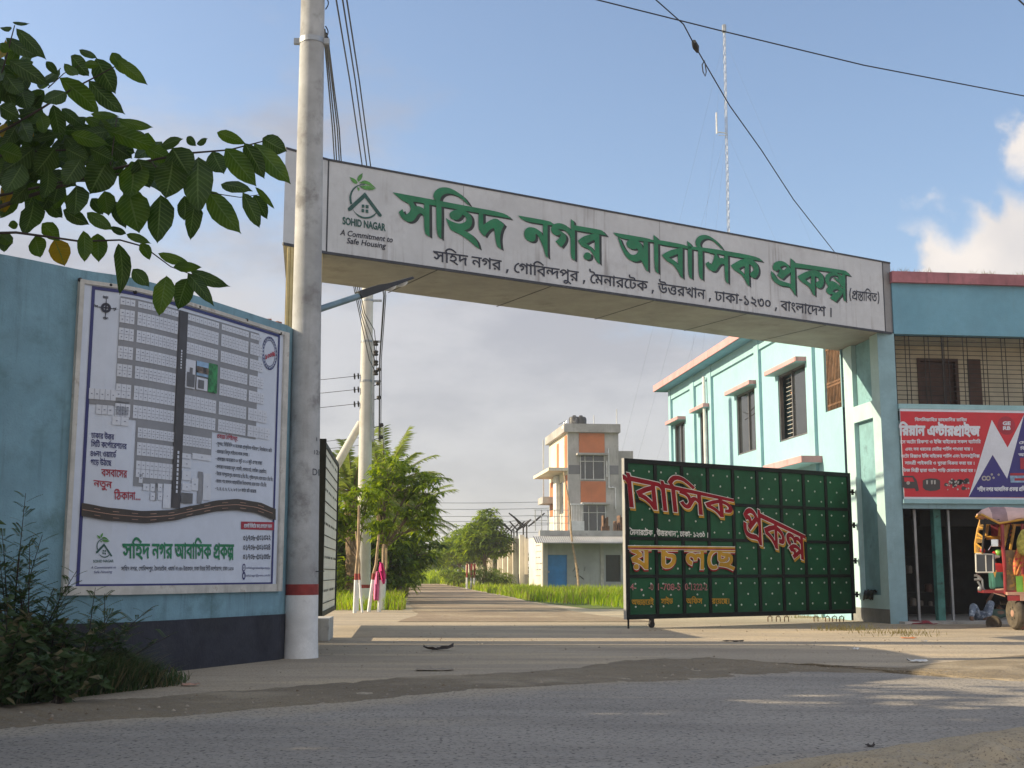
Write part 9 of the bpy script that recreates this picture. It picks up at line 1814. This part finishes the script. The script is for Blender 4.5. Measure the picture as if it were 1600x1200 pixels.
# brick chock, loose wheel part, rag, litter
mb = MB(); b0 = gnd(*z7(628, 1108)); mb.cbox(b0+Vector((0, .02, .045)), .24, .11, .09, .2); tag(mb.build('brick', M['brick'], None, bevel=.006, base=b0), 'red brick chocking the rickshaw wheel', 'brick')
lw_ = gnd(*z7(410, 1088)); mb = MB(); ax = Vector((-.5, -.8, .25)).normalized(); mb.lathe(lw_+Vector((0, .05, .06)), [(.11, -.03), (.14, 0), (.14, .05), (.11, .08), (.06, .07), (.03, .05)], 24, ax); tag(mb.build('loose_wheel', M['rubber'], None, True, base=lw_), 'dusty loose wheel lying on the ground left of the rickshaw wheel', 'wheel')
mb = MB(); rg = gnd(1437, 975); P = []
for i in range(9):
    for j in range(6): P.append(rg+Vector(((i-4)*.075, (j-2.5)*.08, .02+.05*abs(mnoise.noise((i*.7, j*.9, 2)))+(.03 if 1 < i < 7 and 0 < j < 5 else -.02))))
mb.add(P, [(i*6+j, i*6+6+j, i*6+7+j, i*6+j+1) for i in range(8) for j in range(5)]); tag(mb.build('rag', M['rag'], None, True, base=rg), 'crumpled dark red rag on the ground at the corner of the right pillar', 'rag')
# ------------------------------------------------------------------ mechanic lying on the ground under the rickshaw's front
hip = gnd(*z7(318, 1052)); hip.y += .12; hip.z = .13
def pz(x, y, Y): return at(*z7(x, y), Y)
kl = pz(222, 900, hip.y-.12); kr = pz(378, 868, hip.y-.02); al = pz(206, 1040, hip.y-.28); ar = pz(352, 1040, hip.y-.30)
al.z = .07; ar.z = .07
hl = hip+Vector((-.10, 0, 0)); hr = hip+Vector((.10, 0, 0))
chest = hip+Vector((.34, .30, .02)); neck = hip+Vector((.48, .43, .05)); head = hip+Vector((.58, .53, .09))
sl_ = neck+Vector((-.19, -.06, 0)); sr_ = neck+Vector((.19, -.06, .0)); el_ = sl_+Vector((-.05, -.12, .24)); er_ = sr_+Vector((.10, -.10, .24)); hl_ = el_+Vector((.12, -.08, .22)); hr_ = er_+Vector((.0, -.12, .22))
def skin(name, verts, edges, mat, parent, lv=2):
    root = parent.location; me = bpy.data.meshes.new(name); me.from_pydata([Vector(v[0])-root for v in verts], edges, []); o = bpy.data.objects.new(name, me); COL.objects.link(o); o.parent = parent
    m_ = o.modifiers.new('skin', 'SKIN'); m_.use_smooth_shade = True
    for i, v in enumerate(verts): d = me.skin_vertices[0].data[i]; r = v[1]; d.radius = (r, r) if not isinstance(r, tuple) else r; d.use_root = (i == 0)
    s = o.modifiers.new('sub', 'SUBSURF'); s.levels = s.render_levels = lv; me.materials.append(mat); return o
pe = thing('person', 'mechanic lying under the rickshaw front, knees up, in patterned blue-grey trousers', 'person', Vector((hip.x, hip.y, 0)))
fl = al+Vector((-.05, -.20, -.035)); frt = ar+Vector((.0, -.20, -.035))
body = [(hip, .11), (hip.lerp(chest, .5), .115), (chest, .13), (neck, .055), (head, .085), (head+Vector((.01, .10, .03)), .08), (hl, .085), (kl, .06), (al, .042), (fl, .032), (hr, .085), (kr, .06), (ar, .042), (frt, .032), (sl_, .06), (el_, .042), (hl_, .028), (sr_, .06), (er_, .042), (hr_, .028)]
ed = [(0, 1), (1, 2), (2, 3), (3, 4), (4, 5), (0, 6), (6, 7), (7, 8), (8, 9), (0, 10), (10, 11), (11, 12), (12, 13), (2, 14), (14, 15), (15, 16), (2, 17), (17, 18), (18, 19)]
for w_, e_ in ((16, (hl_-el_).normalized()), (19, (hr_-er_).normalized())):
    p0 = body[w_][0]; pm_ = p0+e_*.06; body.append((pm_, .03)); k0 = len(body)-1; ed.append((w_, k0)); s_ = e_.orthogonal().normalized(); q_ = e_.cross(s_)
    for i, ln in enumerate((.062, .072, .068, .052)):
        b0 = pm_+e_*.02+s_*(i-1.5)*.019; body.append((b0, .010)); body.append((b0+e_*ln*.5+q_*.012, .0085)); body.append((b0+e_*ln*.75+q_*.045, .0075)); n0 = len(body); ed += [(k0, n0-3), (n0-3, n0-2), (n0-2, n0-1)]
    b0 = p0+e_*.03+s_*.034; body += [(b0, .011), (b0+s_*.02+e_*.035+q_*.02, .009)]; n0 = len(body); ed += [(k0, n0-2), (n0-2, n0-1)]
skin('body', body, ed, M['skin'], pe, 2)
skin('trousers', [(hip, .125), (hl, .10), (hl.lerp(kl, .5), .092), (kl, .076), (kl.lerp(al, .55), .066), (al+Vector((0, 0, .04)), .06), (hr, .10), (hr.lerp(kr, .5), .092), (kr, .076), (kr.lerp(ar, .55), .066), (ar+Vector((0, 0, .04)), .06), (hip.lerp(chest, .25), .125)], [(0, 1), (1, 2), (2, 3), (3, 4), (4, 5), (0, 6), (6, 7), (7, 8), (8, 9), (9, 10), (0, 11)], M['jeans'], pe, 2)
skin('shirt', [(hip.lerp(chest, .35), .125), (chest, .145), (neck-Vector((.02, .06, 0)), .085), (sl_, .075), (el_.lerp(sl_, .35), .058), (sr_, .075), (er_.lerp(sr_, .35), .058)], [(0, 1), (1, 2), (1, 3), (3, 4), (1, 5), (5, 6)], M['shirt'], pe, 2)
mb = MB(); mb.ball(head+Vector((.012, .10, .03)), .098, 14, (1, 1, 1.0)); hh = mb.build('hair', M['hair'], pe, True)
mb = MB(); fc_ = head+Vector((0, .02, .088)); mb.ball(fc_+Vector((0, 0, .012)), .016, 8, (.8, 1.6, 1)); 
for s in (-1, 1): mb.ball(fc_+Vector((.034*s, .032, .0)), .013, 8, (1.2, .7, .6)); mb.ball(head+Vector((.092*s, .05, .01)), .025, 8, (.4, 1, 1.2))
mb.ball(fc_+Vector((0, -.045, -.008)), .02, 8, (1.3, .45, .5)); mb.build('face_features', M['skin'], pe, True)
# ------------------------------------------------------------------ small things lying about
mr = random.Random(4)
def scrap(px, py, w, d, h, mat, name, label, cat_, rz=0.0, group=None, curl=.5):
    c = gnd(px, py); n_ = 7; P = []
    for i in range(n_):
        for j in range(5):
            x = (i/(n_-1)-.5)*w; y = (j/4-.5)*d; z = .009+h*(abs(mnoise.noise((i*.8+px, j*.9, 3)))+curl*((i/(n_-1)-.5)**2*2)); k = 1-.35*abs(mnoise.noise((px*.1, i*.9, j)))
            P.append(c+Vector((x*k*math.cos(rz)-y*k*math.sin(rz), x*k*math.sin(rz)+y*k*math.cos(rz), z)))
    mb = MB(); mb.add(P, [(i*5+j, i*5+5+j, i*5+6+j, i*5+j+1) for i in range(n_-1) for j in range(4)]); o = mb.build(name, M[mat], None, True, base=c); s = o.modifiers.new('t', 'SOLIDIFY'); s.thickness = .003
    return tag(o, label, cat_, group)
scrap(97, 1087, .24, .10, .05, 'litter', 'litter', 'crumpled white litter at the left, nearest the road edge', 'litter'); scrap(185, 1079, .22, .08, .05, 'litter', 'litter', 'torn white litter strip beside the dark grass', 'litter', .2)
scrap(222, 1076, .08, .06, .03, 'litter', 'litter', 'small pale scrap right of the torn strip', 'litter'); scrap(297, 1072, .16, .10, .04, 'rk_cream', 'litter', 'pale brown flat scrap right of the dark grass', 'litter')
scrap(684, 1017, .42, .14, .10, 'bark_dark', 'dry_branch', 'curled dead leaf litter lying in the shaded forecourt', 'debris', .1, None, .9); scrap(680, 1048, .40, .16, .03, 'dirt', 'dirt_patch', 'dark dirt clod patch in the middle of the forecourt', 'debris')
scrap(1433, 1035, .22, .12, .05, 'litter', 'litter', 'white flattened packet on the silt at the right', 'litter', .2); scrap(1337, 1016, .09, .08, .06, 'litter', 'litter', 'small white crumpled paper in front of the right pillar', 'litter'); scrap(1420, 998, .22, .10, .03, 'rk_org', 'litter', 'orange wrapper in front of the shop corner', 'litter'); scrap(1444, 1003, .08, .06, .03, 'litter', 'litter', 'tiny white scrap right of the orange wrapper', 'litter')
scrap(1360, 1168, .05, .05, .03, 'bark_dark', 'clod', 'dark clod on the road edge near the sand', 'clod'); scrap(1146, 1003, .32, .10, .03, 'bark_dark', 'debris', 'dark twig litter in front of the green gate leaf', 'debris')
# gravel: countless, one object
mb = MB()
def stone(p, r):
    q = [p+Vector((mr.uniform(-1, 1)*.3*r, mr.uniform(-1, 1)*.3*r, r*.9))]; n_ = 5; a0 = mr.uniform(0, 6)
    for i in range(n_): a = a0+i*6.283/n_; k = mr.uniform(.7, 1.2); q.append(p+Vector((math.cos(a)*r*k, math.sin(a)*r*k, .1*r)))
    o = len(mb.v); mb.add(q, [(0, 1+i, 1+(i+1) % n_) for i in range(n_)], 0 if mr.random() < .75 else 1)
for i in range(900):
    y = mr.uniform(9.5, 24); x = mr.uniform(-2.6, 7.2)
    p = Vector((x, y, .002)); d = p.dot(NV)
    if d < 8.3 or mr.random() > .35+.65*abs(mnoise.noise((x*.5, y*.5, 0))): continue
    stone(p, mr.uniform(.006, .018))
for i in range(260):
    u = mr.uniform(-1, 6); v = mr.uniform(.2, 2.5); q = near0+AX*u-NV*v; q.z = .05; stone(q, mr.uniform(.008, .03))
for i in range(140):
    k = mr.randrange(3, len(far)-4); p = far[k].lerp(far[k+1], mr.random())+NV*mr.gauss(0, .25); p.z = .012; stone(p, mr.uniform(.008, .024))
tag(mb.build('gravel', [M['dirt'], M['bark']]), 'loose gravel and crumbs scattered over the dusty forecourt', 'gravel', None, 'stuff')
# iron staples standing out of the sill under the gate
for i, px in enumerate((1200, 1213, 1226, 1272, 1290, 1301, 1312)):
    c = at(px, 970, 25.4); c.z = .01; mb = MB(); mb.tube([c, c+Vector((0, 0, .09)), c+Vector((.05, .02, .115)), c+Vector((.09, .04, .09)), c+Vector((.09, .04, 0))], .011, 6)
    tag(mb.build('rod_hook', M['rust'], None, True, base=c), 'bent iron rod hook standing out of the ground under the green gate leaf', 'rod hook', 'bent rod hooks under the gate leaf')
# ------------------------------------------------------------------ air: even haze over the fields
mb = MB(); mb.box((-1490, -590, -1), (2980, 0, 0), (0, 3080, 0), (0, 0, 54)); hz = MB(); hz.v, hz.f, hz.m = mb.v, mb.f, mb.m
hm = bpy.data.materials.new('haze'); hm.use_nodes = True; hn = hm.node_tree; hn.nodes.remove(hn.nodes['Principled BSDF'])
hv = hn.nodes.new('ShaderNodeVolumePrincipled'); hv.inputs['Color'].default_value = (.86, .89, .95, 1); hv.inputs['Density'].default_value = .0007; hv.inputs['Anisotropy'].default_value = .3
hn.links.new(hv.outputs[0], hn.nodes['Material Output'].inputs['Volume'])
tag(hz.build('haze', hm), 'thin even haze in the air over the fields', 'haze', None, 'stuff')
